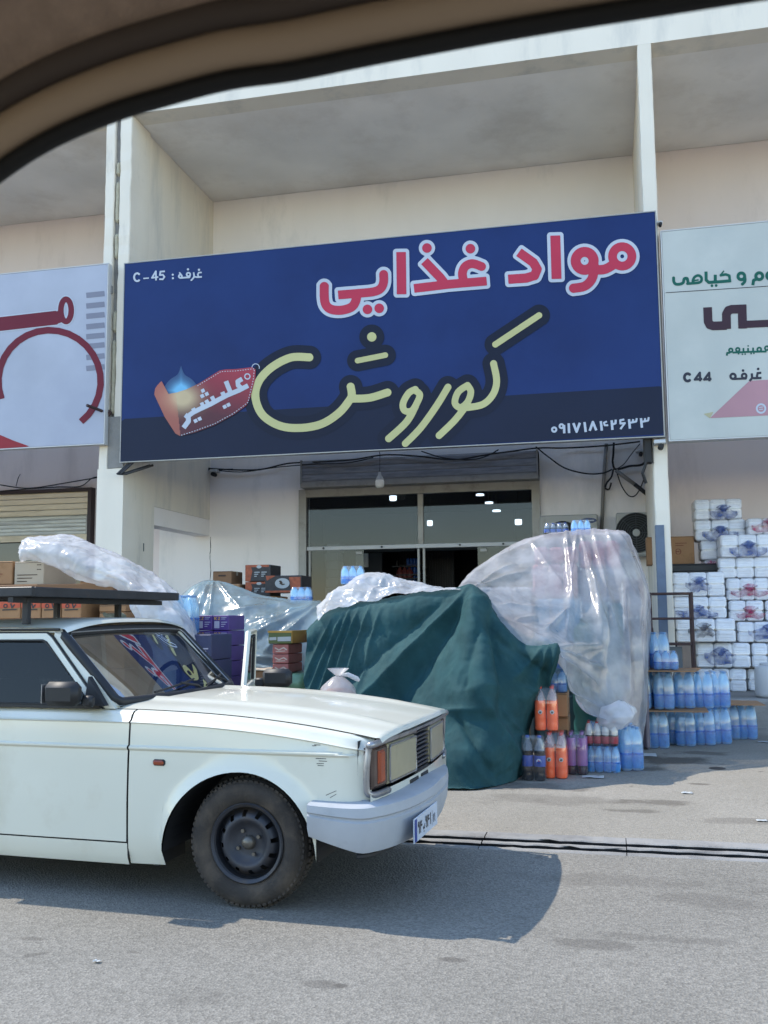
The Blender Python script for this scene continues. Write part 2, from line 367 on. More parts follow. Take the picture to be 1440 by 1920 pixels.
# ------------------------------------------------------------ ground, drain, platform
def ground_mat(name, c1, c2, speck, stain, sscale=1.1, sth=.60, spots=()):
    c1, c2, stain = [tuple(v*q_ for v, q_ in zip(c, (.83, .765, .70))) for c in (c1, c2, stain)]
    m = bpy.data.materials.new(name); m.use_nodes = True; nt = m.node_tree; B = nt.nodes['Principled BSDF']; L = nt.links.new
    tc = nd(nt, 'ShaderNodeTexCoord'); s = tc.outputs['Object']
    def N(sc, det=6, ro=.6):
        n = nd(nt, 'ShaderNodeTexNoise'); n.inputs['Scale'].default_value = sc; n.inputs['Detail'].default_value = det; n.inputs['Roughness'].default_value = ro; L(s, n.inputs['Vector']); return n
    def mx(f, a, b):
        k = nd(nt, 'ShaderNodeMix', data_type='RGBA'); L(f, k.inputs['Factor'])
        for q, v in (('A', a), ('B', b)):
            if isinstance(v, tuple): k.inputs[q].default_value = (*v, 1)
            else: L(v, k.inputs[q])
        return k.outputs['Result']
    def rmp(o, a, b):
        k = nd(nt, 'ShaderNodeMapRange'); k.inputs[1].default_value = a; k.inputs[2].default_value = b; L(o, k.inputs[0]); return k.outputs[0]
    col = mx(rmp(N(.55).outputs[0], .35, .65), c1, c2)
    v = nd(nt, 'ShaderNodeTexVoronoi'); v.inputs['Scale'].default_value = 95; L(s, v.inputs['Vector'])
    hs = nd(nt, 'ShaderNodeHueSaturation'); L(col, hs.inputs['Color'])
    sx = nd(nt, 'ShaderNodeSeparateColor'); L(v.outputs['Color'], sx.inputs[0])
    k = nd(nt, 'ShaderNodeMapRange'); k.inputs[3].default_value = 1-speck; k.inputs[4].default_value = 1+speck; L(sx.outputs[0], k.inputs[0]); L(k.outputs[0], hs.inputs['Value'])
    col = hs.outputs[0]
    n4 = N(210, 3); k2 = nd(nt, 'ShaderNodeMapRange'); k2.inputs[1].default_value = .3; k2.inputs[2].default_value = .7; k2.inputs[3].default_value = 1-speck*1.1; k2.inputs[4].default_value = 1+speck*1.1; L(n4.outputs[0], k2.inputs[0])
    h2 = nd(nt, 'ShaderNodeHueSaturation'); L(col, h2.inputs['Color']); L(k2.outputs[0], h2.inputs['Value']); col = h2.outputs[0]
    f = nd(nt, 'ShaderNodeMath', operation='MULTIPLY'); L(rmp(N(sscale, 9, .68).outputs[0], sth, sth+.17), f.inputs[0]); f.inputs[1].default_value = .75
    col = mx(f.outputs[0], col, stain)
    f2 = nd(nt, 'ShaderNodeMath', operation='MULTIPLY'); L(rmp(N(5.5, 4, .5).outputs[0], .69, .74), f2.inputs[0]); f2.inputs[1].default_value = .55
    col = mx(f2.outputs[0], col, stain)
    wn = N(3.5, 7, .65); sp = nd(nt, 'ShaderNodeSeparateXYZ'); L(s, sp.inputs[0])
    def mth(op, a, b=None, c=None):
        q = nd(nt, 'ShaderNodeMath', operation=op)
        for i_, v_ in enumerate((a, b, c)):
            if v_ is None: continue
            if isinstance(v_, (int, float)): q.inputs[i_].default_value = v_
            else: L(v_, q.inputs[i_])
        return q.outputs[0]
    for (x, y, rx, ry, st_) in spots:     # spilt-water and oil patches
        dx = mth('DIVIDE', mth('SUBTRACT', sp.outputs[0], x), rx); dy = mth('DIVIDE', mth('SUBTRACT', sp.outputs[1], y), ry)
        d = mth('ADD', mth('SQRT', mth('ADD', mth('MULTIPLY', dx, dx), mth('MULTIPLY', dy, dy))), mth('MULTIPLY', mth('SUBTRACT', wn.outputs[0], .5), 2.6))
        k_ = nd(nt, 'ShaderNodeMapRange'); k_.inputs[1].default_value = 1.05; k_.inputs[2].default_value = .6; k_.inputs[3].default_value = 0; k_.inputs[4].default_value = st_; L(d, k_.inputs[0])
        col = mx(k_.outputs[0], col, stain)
    L(col, B.inputs['Base Color']); B.inputs['Roughness'].default_value = .9; B.inputs['Specular IOR Level'].default_value = .25
    bp = nd(nt, 'ShaderNodeBump'); bp.inputs['Strength'].default_value = .55; bp.inputs['Distance'].default_value = .006
    L(v.outputs['Distance'], bp.inputs['Height']); L(bp.outputs[0], B.inputs['Normal']); return m
M['asphalt'] = ground_mat('asphalt', lin('#868784'), lin('#787976'), .24, lin('#5a5957'), spots=[tuple(onZ(x, y)[:2])+r_ for x, y, r_ in ((1110, 1770, (.16, .07, .5)), (850, 1800, (.06, .03, .7)), (1240, 1760, (.3, .05, .35)), (600, 1845, (.09, .04, .5)), (640, 1848, (.03, .02, .8)), (1330, 1690, (.3, .12, .35)), (60, 1760, (.08, .03, .5)), (1150, 1650, (.5, .12, .3)))])
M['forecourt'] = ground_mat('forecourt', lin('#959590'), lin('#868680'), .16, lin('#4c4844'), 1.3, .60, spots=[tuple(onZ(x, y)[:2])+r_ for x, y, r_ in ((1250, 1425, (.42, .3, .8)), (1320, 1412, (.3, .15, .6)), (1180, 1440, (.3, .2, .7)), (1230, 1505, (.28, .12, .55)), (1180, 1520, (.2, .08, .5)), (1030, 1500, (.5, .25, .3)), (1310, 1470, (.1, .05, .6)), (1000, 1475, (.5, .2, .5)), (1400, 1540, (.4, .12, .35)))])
YD0, YD1 = 5.66, 6.10
g = MB(); g.add([(-220,-220,0),(220,-220,0),(220,YD0,0),(-220,YD0,0)], [(0,1,2,3)])
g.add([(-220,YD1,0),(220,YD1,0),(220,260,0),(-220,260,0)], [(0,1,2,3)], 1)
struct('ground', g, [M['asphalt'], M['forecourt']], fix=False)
M['drain_dark'] = mat('drain_dark', lin('#2b2927'), .95, var=.2, vs_=8)
dr = thing('drain_channel', 'concrete slot drain with two dark grooves running across the forecourt', 'drain', (0, 5.9, 0))
b = MB(); b.box(-9.1, 7.1, YD0-.001, YD1+.001, -.2, -.125).box(-9.1, 7.1, YD0-.1, YD0+.012, -.2, -.008).box(-9.1, 7.1, YD1-.012, YD1+.1, -.2, -.008).box(-9.1, 7.1, 5.83, 5.85, -.2, -.02); part('channel_floor', b, M['drain_dark'], dr)
xj = [-9+.0, -7.4, -5.8, -4.3, -2.75, -1.75, -.77, .06, .95, 2.1, 3.7, 5.3, 7]
for k in range(len(xj)-1):
    for j, (y0, y1) in enumerate(((YD0, 5.728), (5.808, 5.868), (5.952, YD1))):
        e0 = random.uniform(.001, .004); b = MB(); nn = 14; top = []
        xs = np.linspace(xj[k]+e0, xj[k+1]-random.uniform(.001, .004), nn)
        G = []
        for x in xs:
            ja = random.uniform(-.005, .005)-(.016 if random.random() < .1 else 0); jb = random.uniform(-.005, .005); z = .004+random.uniform(-.002, .002)
            G.append([(x, y0+(0 if j == 0 else -ja), -.13), (x, y0+(0 if j == 0 else -ja), z-.006), (x, y0+.01, z), (x, y1-.01, z), (x, y1+(0 if j == 2 else jb), z-.006), (x, y1+(0 if j == 2 else jb), -.13)])
        b.grid(G); b.m = [0 if i % 5 in (1, 2, 3) else 1 for i in range(len(b.f))]; part('concrete_bar', b, [M['concrete'], M['drain_dark']], dr, fix=False)
PZ = .33; PY = 12.14
pf = MB(); pf.rbox(-24, 16, PY, 16, -.3, PZ, .025); struct('platform', pf, M['concrete'])
# ------------------------------------------------------------ the building: pillars, beam, soffit, walls
YP, YB, ZC = 12.3, 15.42, 8.75
bl = thing('commercial_building', 'row of tall white shop bays with deep recessed fronts and a top beam', 'building', (-3, YP, 0))
def bpart(name, boxes, m, **k):
    b = MB()
    for q in boxes: b.box(*q)
    return part(name, b, m, bl, **k)
bpart('beam', [(-24, 16, YP, YP+.35, ZC, 9.55)], M['plaster_white'])
bpart('soffit', [(-24, 16, YP+.352, YB+.3, ZC+.003, ZC+.25)], M['soffit'])
LX0, LX1 = -7.02, -6.62
def rough_pillar(name, x0, x1, y0, y1, m, z0=PZ, z1=ZC-.003, jit=.006):
    b = MB(); zs = np.linspace(z0, z1, 60); G = []
    for z in zs:
        j = [random.uniform(-jit, jit) for _ in range(4)]
        G.append([(x0+j[0], y1, z), (x0+j[0], y0+.012+j[1], z), (x0+.012+j[0], y0+j[1], z), (x1-.012+j[2], y0+j[1], z), (x1+j[2], y0+.012+j[1], z), (x1+j[2], y1, z)])
    b.grid(G); return part(name, b, m, bl)
rough_pillar('pillar', LX0, -6.875, YP-.02, YP+.6, M['pillar_paint'])
rough_pillar('pillar', -6.80, LX1, YP, YP+.6, M['pillar_paint'])
# rough joint between the two halves: bare concrete with broken filler
b = MB(); G = []
for z in np.linspace(3.6, ZC-.003, 70):
    G.append([(-6.875+.075*t, YP+.045+.02*noise.noise(Vector((t*3, z*7, 1))), z) for t in (0, .25, .5, .75, 1)])
b.grid(G); part('joint', b, M['concrete'], bl)
for (z0, z1) in ((4.25, 5.35), (5.45, 5.78), (6.55, 6.95), (7.1, 7.75), (7.82, 8.05)):
    b = MB(); G = []; zz = np.linspace(z0, z1, 26)
    for z in zz:
        e = min(1, (z-z0)/.04, (z1-z)/.04)*.9+.1
        c = -6.835+.006*noise.noise(Vector((0, z*5, 3)))
        G.append([(c+ (.03+.012*noise.noise(Vector((k, z*9, 5))))*math.cos(a)*e, YP+.04-(.05+.012*noise.noise(Vector((k, z*11, 8))))*math.sin(a)*e, z) for k, a in enumerate(np.linspace(math.pi, 0, 6))])
    b.grid(G); part('joint_filler', b, M['foam_filler'], bl, smooth=True)
bpart('pillar_base', [(LX0-.004, LX1+.004, YP-.035, YP+.02, PZ, 3.45)], M['pillar_paint'])
bpart('concrete_patch', [(-6.872, -6.625, YP-.028, YP+.01, 3.46, 4.2)], M['concrete'])
# partition on the left with an opening and lintel
XP0, XP1 = -6.95, -6.66
bpart('partition', [(XP0, XP1, YP+.6, YB, 3.02, ZC), (XP0, XP1, YP+.6, 13.32, PZ, 3.02)], M['plaster_white'])
bpart('lintel', [(XP0+.004, XP1-.004, 13.32, YB, 2.74, 3.017)], M['plaster_grey'])
RX0, RX1 = .61, .785
rough_pillar('pillar', RX0, RX1, YP, YP+.3, M['pillar_paint'], jit=.003)
bpart('partition', [(RX0+.012, RX1-.012, YP+.3, YB, PZ, ZC)], M['plaster_white'])
bpart('pillar_plate', [(RX0-.006, RX0+.098, YP-.012, YP+.15, PZ, 2.43)], M['bluegrey_paint'], label='blue-grey painted strip on the narrow pillar')
for x0 in (-14.2, 8.0, -21.5):
    bpart('pillar', [(x0, x0+.3, YP, YP+.6, PZ, ZC-.003)], M['pillar_paint']); bpart('partition', [(x0+.05, x0+.25, YP+.6, YB, PZ, ZC)], M['plaster_white'])
# back walls (with door openings)
DX0, DX1, DZ1 = -4.93, -1.10, 3.40
bpart('back_wall', [(-7.6, DX0, YB, YB+.25, PZ, ZC), (DX0, DX1, YB, YB+.25, DZ1, ZC), (DX1, .70, YB, YB+.25, PZ, ZC)], M['plaster_grey'])
bpart('back_wall', [(.70, 3.0, YB, YB+.25, PZ, ZC), (3.0, 4.3, YB, YB+.25, PZ, 5.8), (3.0, 4.3, YB, YB+.25, 7.05, ZC), (4.3, 16, YB, YB+.25, PZ, ZC)], M['plaster_beige'])
SX1 = onY(178, 960, YB)[0]; SZ1 = onY(170, 922, YB)[2]
bpart('back_wall', [(-24, -12.2, YB, YB+.25, PZ, ZC), (-12.2, SX1, YB, YB+.25, SZ1, ZC), (SX1, -7.6, YB, YB+.25, PZ, ZC)], M['plaster_beige'])
# crack in the plaster beside the opening
b = MB(); zs = np.linspace(.9, 2.72, 40); pth = [(-6.64+.018*noise.noise(Vector((z*4, 0, 2)))+.01*noise.noise(Vector((z*15, 0, 4))), YB-.002, z) for z in zs]
b.tube(pth, [.004+.005*abs(noise.noise(Vector((z*6, 2, 2)))) for z in zs], 4); part('crack', b, M['dark_in'], bl)
# window of the right bay
wn = part('window', MB().box(3.0, 3.06, YB-.03, YB+.06, 5.8, 7.05).box(4.24, 4.3, YB-.03, YB+.06, 5.8, 7.05).box(3.06, 4.24, YB-.03, YB+.06, 6.99, 7.05).box(3.06, 4.24, YB-.03, YB+.06, 5.8, 5.86).box(3.62, 3.68, YB-.025, YB+.05, 5.86, 6.99), M['white_plastic'], bl)
M['blue_glass'] = mat('blue_glass', lin('#2c4670'), .08, var=.05, spec=.6)
for x0, x1 in ((3.06, 3.62), (3.68, 4.24)): part('pane', MB().box(x0, x1, YB+.0, YB+.01, 5.86, 6.99), M['blue_glass'], wn)
# left bay: dark steel frame, roller shutter half down, glazing under it
M['shutter_tan'] = mat('shutter_tan', lin('#e6d6ba'), .6, k=.85, var=.06, vs_=3, dirt=lin('#c2b398'), ds=2.5, dth=.6, stretch=(.4, 1, 3))
M['shutter_grey'] = mat('shutter_grey', lin('#d4d5ce'), .5, k=.85, metal=.2, var=.1, vs_=6, dirt=lin('#a9aaa8'), ds=5, dth=.55, stretch=(.3, 1, 4))
M['brown_steel'] = mat('brown_steel', lin('#3c2b30'), .5, var=.1)
SX0 = -12.2
bpart('shutter_frame', [(SX1-.07, SX1, YB-.14, YB+.05, PZ, SZ1+.06), (SX0, SX1-.07, YB-.14, YB+.05, SZ1, SZ1+.06)], M['brown_steel'])
zt = SZ1; zmid = onY(100, 967, YB-.1)[2]; zb = onY(100, 1003, YB-.1)[2]
M['alu'].node_tree
def slats(parent, x0, x1, y, z0, z1, n, m, name='shutter_slat', dep=.03):
    h = (z1-z0)/n
    for k in range(n):
        b = MB(); a = z0+k*h; prof = [(y+dep, a+.004), (y+.004, a+.006), (y, a+h*.3), (y+.002, a+h*.8), (y+.012, a+h-.004), (y+dep, a+h-.003)]
        b.grid([[(x, p[0], p[1]) for p in prof] for x in (x0, x1)]); part(name, b, m, parent)
sh = part('shutter_rail', MB().box(SX0, SX1-.075, YB-.12, YB-.02, zb-.11, zb), M['shutter_tan'], bl)
slats(sh, SX0, SX1-.075, YB-.12, zmid, zt-.003, 4, M['shutter_tan']); slats(sh, SX0, SX1-.13, YB-.075, zb+.002, zmid-.003, 5, M['shutter_grey'])
part('shutter_side', MB().box(SX1-.125, SX1-.075, YB-.09, YB-.02, PZ, zmid-.01), M['alu'], bl)
part('lock_plate', MB().box(SX1-.62, SX1-.44, YB-.128, YB-.119, zb-.09, zb-.02), M['steel_dark'], sh)
M['dark_glass'] = mat('dark_glass', lin('#2a2f38'), .06, var=.1, spec=.6)
for x0, x1 in ((SX0, -11), (-10.85, -9.75), (-9.55, SX1-.13)): part('pane', MB().box(x0, x1, YB+.0, YB+.012, PZ, zb-.115), M['dark_glass'], bl)
for x in (-10.93, -9.65): part('mullion', MB().rbox(x-.075, x+.095, YB-.05, YB+.05, PZ, zb-.115, .01), M['alu'], bl)
part('transom', MB().box(SX0, SX1-.13, YB-.055, YB+.045, 1.4, 1.48), M['alu'], bl)
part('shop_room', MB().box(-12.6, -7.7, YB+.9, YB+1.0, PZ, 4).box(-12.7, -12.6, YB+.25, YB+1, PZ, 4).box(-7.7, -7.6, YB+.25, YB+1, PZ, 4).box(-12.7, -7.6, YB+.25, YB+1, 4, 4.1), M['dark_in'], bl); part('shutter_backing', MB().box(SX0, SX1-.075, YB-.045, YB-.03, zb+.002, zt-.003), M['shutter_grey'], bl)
# centre bay: slatted shutter box, aluminium shopfront
zs0 = onY(780, 906, YB-.3)[2]; zs1 = onY(780, 858, YB-.3)[2]+.03; X0 = onY(563, 890, YB-.3)[0]; X1 = onY(1009, 875, YB-.3)[0]
bx = part('shutter_box', MB().box(X0, X1, YB-.28, YB-.002, zs0+.1, zs1).box(X0, X1, YB-.3, YB-.003, zs0, zs0+.097), M['alu'], bl)
M['worn_slat'] = mat('worn_slat', lin('#aeaeb2'), .6, metal=.1, var=.1, vs_=5, dirt=lin('#8f9096'), ds=6, dth=.52, stretch=(.35, 1, 3))
slats(bx, X0+.03, X1-.03, YB-.297, zs0+.1, zs1-.005, 3, M['worn_slat'], dep=.016)
for x in (X0, X1-.028): part('side_plate', MB().box(x, x+.028, YB-.31, YB-.02, zs0+.06, zs1+.01), M['alu'], bx)
ff = part('shopfront_frame', MB().box(DX0-.1, DX0+.03, YB-.06, YB+.1, PZ, zs0-.003).box(DX1-.03, DX1+.1, YB-.06, YB+.1, PZ, zs0-.003).box(DX0+.03, DX1-.03, YB-.05, YB+.09, DZ1-.06, zs0-.003), M['alu'], bl)
ZT = 2.47; MX = onY(789, 1000, YB)[0]
part('transom', MB().rbox(DX0+.031, DX1-.031, YB-.03, YB+.05, ZT-.03, ZT+.035, .006), M['white_plastic'], ff)
part('mullion', MB().rbox(MX-.045, MX+.05, YB-.025, YB+.045, ZT+.036, DZ1-.061, .006), M['alu'], ff)
for x in (-4.87, MX-.06, MX+.03, -1.17): part('door_stile', MB().rbox(x, x+.04, YB-.02, YB+.03, PZ+.02, ZT-.031, .005), M['alu'], ff)
M['shop_glass'] = film('shop_glass', lin('#8a9094'), .05, .015, .8, .3, (.6, .64, .67), var=.4, ns=1.4, g0=.04)
for x0, x1, z0, z1 in ((DX0+.03, MX-.045, ZT+.036, DZ1-.061), (MX+.05, DX1-.03, ZT+.036, DZ1-.061), (-4.83, -3.92, PZ+.02, ZT-.031), (-2.02, -1.17, PZ+.02, ZT-.031)):
    part('pane', MB().box(x0, x1, YB+.005, YB+.013, z0, z1), M['shop_glass'], ff)
for x in (-4.6, -3.6, -2.3, -1.6): part('bolt', MB().lathe([(.018, -.05), (.018, -.034)], 8, (x, YB, ZT+.005), 'y'), M['steel_dark'], ff)
for x in (-4.05, -1.98): part('patch_fitting', MB().rbox(x, x+.11, YB-.012, YB+.03, ZT-.11, ZT-.06, .004), M['alu'], ff)
for x in (-3.99, -1.95): part('door_handle', MB().tube([(x, YB-.0, 1.75), (x, YB-.06, 1.72), (x, YB-.06, 1.2), (x, YB-.0, 1.17)], .014, 8), M['alu'], ff)
# shop interior
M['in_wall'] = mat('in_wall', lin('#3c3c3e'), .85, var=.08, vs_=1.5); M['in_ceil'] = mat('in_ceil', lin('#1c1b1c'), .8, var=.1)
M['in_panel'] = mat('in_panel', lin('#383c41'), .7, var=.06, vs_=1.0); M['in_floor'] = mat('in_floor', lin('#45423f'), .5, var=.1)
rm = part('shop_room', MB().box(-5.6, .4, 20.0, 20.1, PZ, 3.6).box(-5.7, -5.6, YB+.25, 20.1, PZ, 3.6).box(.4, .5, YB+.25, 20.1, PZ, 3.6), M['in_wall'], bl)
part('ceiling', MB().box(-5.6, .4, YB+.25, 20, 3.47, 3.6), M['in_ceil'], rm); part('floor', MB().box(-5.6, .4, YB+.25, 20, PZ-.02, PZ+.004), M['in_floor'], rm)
PT = onY(700, 964, 17.0)[2]; xs = [-5.1, -3.35, -1.0-.55, .35]
for k in range(3): part('reflection_panel', MB().rbox(xs[k]+.006, xs[k+1]-.006, 17.0, 17.05, 2.5, PT, .006), M['in_panel'], rm)  # grey boards stand in for a band reflected in the shop glass
part('side_partition', MB().box(-5.0, -4.0, 17.1, 17.16, PZ, 2.5), M['in_panel'], rm)
part('roller_grille', MB().box(-4.0, -2.9, 18.6, 18.65, PZ, 2.6), tint('grille_dark', '#24242a'), rm)
for k in range(22): part('grille_bar', MB().box(-3.98+k*.049, -3.955+k*.049, 18.58, 18.599, 1.2, 2.58), M['steel_dark'], rm)
M['lamp'] = mat('lamp', (1, 1, 1), .4, emit=(.85, .93, 1), es=1.6)
LAMPC = []
def emitter(name, px, py, Y, r, label, flat=True):
    c = onY(px, py, Y); b = MB()
    if flat: b.lathe([(r, -.02), (r, .0), (r*.9, .008)], 16, (c[0], c[1], c[2]))
    else: b.lathe([(r*.5, .05), (r, .045), (r, -.03), (r*.85, -.045), (0.001, -.05)][::-1], 16, (c[0], c[1], c[2]))
    z = c[2]
    t = thing(name, label, 'ceiling light', (c[0], c[1], z), group='lit lamps inside the shop'); part('diffuser', b, M['lamp'], t, smooth=True)
    part('stem', MB().lathe([(r*1.1, .0), (r*1.1, .02), (.012, .022), (.012, 3.469-z)] if flat else [(.004, .045), (.004, 3.469-z)], 10, (c[0], c[1], z+.009)), M['dark_in'], t)
emitter('lit_bulb', 737, 934, 16.6, .065, 'lit white bulb hanging inside the shop behind the left window pane', False)
for k, (x, y) in enumerate(((900, 927), (917, 942), (931, 957))): emitter('downlight', x, y, 16.3, .07, 'round lit downlight in the dark shop ceiling, '+('highest', 'middle', 'lowest')[k]+' of the slanting three')
emitter('lit_bulb', 972, 979, 16.55, .06, 'lit white bulb inside the shop near the right window edge', False)
emitter('lit_bulb', 806, 981, 16.8, .05, 'lit white bulb inside the shop beside the mullion', False)
# stock seen inside
def carton_stack_in(px0, px1, ys, Y, m, dep, label, name='carton', cat='box'):
    for k in range(len(ys)-1):
        a = onY(px0, ys[k+1], Y); c = onY(px1, ys[k], Y)
        j = random.uniform(-.015, .015)
        single(name, MB().rbox(a[0]+j, c[0]+j, Y, Y+dep, a[2]+.002, c[2], .008), m, ('topmost', 'second', 'third', 'fourth', 'fifth', 'sixth', 'seventh', 'eighth', 'ninth', 'lowest')[k]+' '+label, cat, group='white cartons behind the glass')
carton_stack_in(611, 634, [1019, 1036, 1052, 1068, 1084, 1102, 1125, 1150, 1178, 1205, 1236], 16.6, M['white_plastic'], .35, 'white carton in the tall stack behind the shop glass')
pst = single('poster', MB().box(*[onY(649, 1060, 16.4)[0], onY(673, 1040, 16.4)[0], 17.07, 17.098, onY(649, 1064, 17.07)[2], onY(673, 1038, 17.07)[2]]), M['white_plastic'], 'white poster with a dark ring behind the shop glass', 'poster')
c = onY(661, 1051, 17.06); g_ = Glyphs(0, 0, 1); g_.ring((661, 1051), 6, 2).st([(661, 1048), (661, 1055)], 2)
part('print', g_.mesh(plane(17.066), 0, .5), tint('print_teal', '#3c6a66'), pst, fix=False)
for k in range(3):
    for r_ in range(4):
        x0 = 764+k*0; 
    y0 = 1046+k*16
    a = onY(761, y0+15, 17.5); c = onY(785, y0, 17.5)
    t = thing('can_pack', ('top', 'middle', 'bottom')[k]+' blue pack of drink cans on the shelf inside the shop', 'drink pack', (a[0], 17.5, a[2]), group='blue packs on the shelf inside')
    n = 4; wd = (c[0]-a[0])/n; hh = c[2]-a[2]-.035
    for i in range(n):
        part('can', MB().lathe([(wd*.40, 0), (wd*.47, .015), (wd*.47, hh-.02), (wd*.36, hh)], 10, (a[0]+wd*(i+.5), 17.56, a[2]+.03)), tint('can_blue', '#2a62b8', .35), t, smooth=.9)
    part('tray', MB().box(a[0], c[0], 17.5, 17.9, a[2], a[2]+.03), tint('tray_blue', '#1d3c7c'), t)
a = onY(740, 1084, 17.4); c = onY(760, 1064, 17.4)
t = thing('can_pack', 'pack of dark red and white bottles on the shelf inside the shop', 'drink pack', (a[0], 17.4, a[2]))
for i in range(3): part('can', MB().lathe([(.07, 0), (.075, .02), (.075, .1), (.03, .17), (.03, .2)], 10, (a[0]+.08+i*.09, 17.5, a[2]+.004)), tint('can_red', '#7c3b3a', .4), t, smooth=.9)
shx0 = onY(735, 1080, 17.4)[0]; shx1 = onY(790, 1080, 17.4)[0]
sf = thing('shop_shelf', 'dark shelving unit inside the shop holding drink packs', 'shelf', ((shx0+shx1)/2, 17.6, PZ))
for zz in [onY(770, 1046+16*k+15, 17.5)[2] for k in range(3)]+[a[2], 1.1, .7, .4]: part('shelf_board', MB().box(shx0, shx1, 17.38, 18.0, zz-.022, zz-.002), M['steel_dark'], sf)
for x in (shx0, shx1-.03): part('upright', MB().box(x-.031, x-.001, 17.9, 18.05, PZ, 2.4), M['steel_dark'], sf)
# ------------------------------------------------------------ signs
YS = 12.16
def sign_panel(name, label, P, Y, dep, m, edge, top_extra=0):
    """P: X0, X1, Z0, Z1 of the face"""
    t = thing(name, label, 'shop sign', ((P[0]+P[1])/2, Y, P[2]))
    part('panel', MB().rbox(P[0], P[1], Y, Y+dep, P[2], P[3], .006), m, t)
    e = .014
    for q in ((P[0]-e, P[1]+e, P[3]+.001, P[3]+e), (P[0]-e, P[1]+e, P[2]-e, P[2]-.001)): part('edge_trim', MB().box(q[0], q[1], Y-.003, Y+dep, q[2], q[3]), edge, t)
    for q in ((P[0]-e, P[0]-.001), (P[1]+.001, P[1]+e)): part('edge_trim', MB().box(q[0], q[1], Y-.003, Y+dep, P[2], P[3]), edge, t)
    return t
def vin(name, hx, **k): return tint(name, hx, .42, var=.07, vs_=1.1, spec=.18, bump=.06, bs=2.2, **k)
SL, SRt, SB, ST = onY(230, 680, YS)[0], onY(1236, 600, YS)[0], onY(720, 842, YS)[2], onY(720, 447, YS)[2]
sg = sign_panel('shop_sign', 'large dark blue shop sign with pink and yellow Persian lettering', (SL, SRt, SB, ST), YS, .1, vin('sign_blue', '#1b3570', dirt=lin('#203c7a'), ds=.5, dth=.5), M['alu'])
lo = Glyphs(0, 0, 1).poly([(150, 790.5), (1320, 719), (1320, 1000), (150, 1000)])
def clipz(px, py):   # stay inside the panel
    return np.maximum.reduce([228.9-px+(py-680)*-.0107, px-1236-(py-600)*.0457, py-(868-.0521*(px-228))+1.2, -1e3+0*px])
b = lo.mesh(plane(YS-.003), 0, 6, clip=clipz); 
for i, v in enumerate(b.v): b.v[i] = (min(max(v[0], SL+.002), SRt-.002), v[1], max(v[2], SB+.002))
part('lower_band', b, vin('sign_navy', '#1b2642'), sg, fix=False)
A = Glyphs(580, 420, 4)
A.st([(112, 456), (113, 560), (130, 615), (175, 643), (250, 645), (320, 620), (350, 570), (352, 530)], 68, sm=True)
A.st([(216, 532), (370, 520)], 66).st([(360, 520), (470, 510), (530, 488), (556, 440), (557, 370)], 66, sm=True).dot((436, 640), 36).dot((524, 632), 36)
A.st([(688, 210), (692, 527)], 72)
A.st([(863, 278), (985, 405), (1010, 440)], 68).st([(785, 483), (930, 466), (1040, 452), (1180, 440), (1330, 428)], 66)
A.st([(1300, 322), (1225, 297), (1170, 318), (1148, 370), (1158, 430)], 66, sm=True).dot((882, 180), 36).dot((1208, 185), 36)
B2 = Glyphs(920, 400, 4.5)
B2.st([(238, 328), (360, 415), (392, 470), (370, 525), (300, 546), (148, 556)], 78).st([(545, 187), (556, 553)], 84)
B2.ring((793, 401), 76, 84).st([(868, 400), (872, 480), (850, 560), (790, 615), (688, 633)], 78, sm=True).st([(870, 475), (960, 472), (1040, 430)], 80, sm=True).ring((1110, 363), 82, 74)
A.s += B2.s
M['sign_white'] = vin('sign_white', '#d3dcea'); M['sign_pink'] = vin('sign_pink', '#d2405c'); M['sign_yellow'] = vin('sign_yellow', '#dedb9e'); M['sign_dark'] = vin('sign_dark', '#172039')
part('lettering_outline', A.mesh(plane(YS-.009), 6.2, 1.3), M['sign_white'], sg, fix=False)
part('lettering', A.mesh(plane(YS-.012), 0, 1.0), M['sign_pink'], sg, fix=False, label='thick pink Persian words with a pale outline')
C_ = Glyphs(460, 560, 2.4)
C_.st([(288, 264), (205, 265), (120, 308), (62, 370), (45, 440), (75, 520), (150, 570), (240, 582), (340, 565), (420, 515), (470, 455), (479, 430), (474, 396)], 36, True, True)
C_.st([(485, 450), (560, 446), (640, 422)], 35, True, True).st([(505, 279), (630, 254)], 25, True).dot((569, 172), 21)
C_.st([(762, 412), (785, 432), (772, 470), (748, 505), (716, 503), (710, 470), (735, 425), (765, 408)], 30, True, True).st([(765, 485), (725, 555), (645, 630)], 32, True, True)
C_.st([(912, 398), (862, 480), (790, 580), (720, 652)], 31, True, True)
C_.st([(1000, 390), (1015, 420), (1000, 465), (967, 490), (943, 468), (958, 420), (1000, 390)], 30, True, True).st([(992, 485), (940, 550), (872, 616)], 31, True, True)
C_.st([(1117, 292), (1131, 370), (1115, 430), (1070, 475), (1000, 490)], 31, True, True).st([(1125, 206), (1322, 75)], 28, True)
part('script_outline', C_.mesh(plane(YS-.006), 14.5, 1.6, clip=clipz), M['sign_dark'], sg, fix=False)
part('script_lettering', C_.mesh(plane(YS-.0105), 0, 1.0), M['sign_yellow'], sg, fix=False, label='pale yellow handwritten Persian word with a dark outline')
E5 = Glyphs(1020, 770, 6.545)
E5.ring((125, 232), 26, 24).ring((214, 190), 23, 24).st([(246, 175), (248, 278)], 30).st([(303, 155), (308, 275)], 30).st([(360, 152), (400, 258), (440, 148)], 30).st([(497, 140), (512, 262)], 30).st([(560, 248), (600, 140), (642, 242)], 30)
E5.st([(697, 128), (710, 245)], 30).st([(772, 132), (735, 148), (745, 180), (788, 178)], 22).st([(830, 118), (840, 236)], 30).st([(840, 168), (878, 155), (880, 110)], 26)
E5.st([(985, 108), (935, 118), (938, 158), (992, 152), (938, 226)], 24)
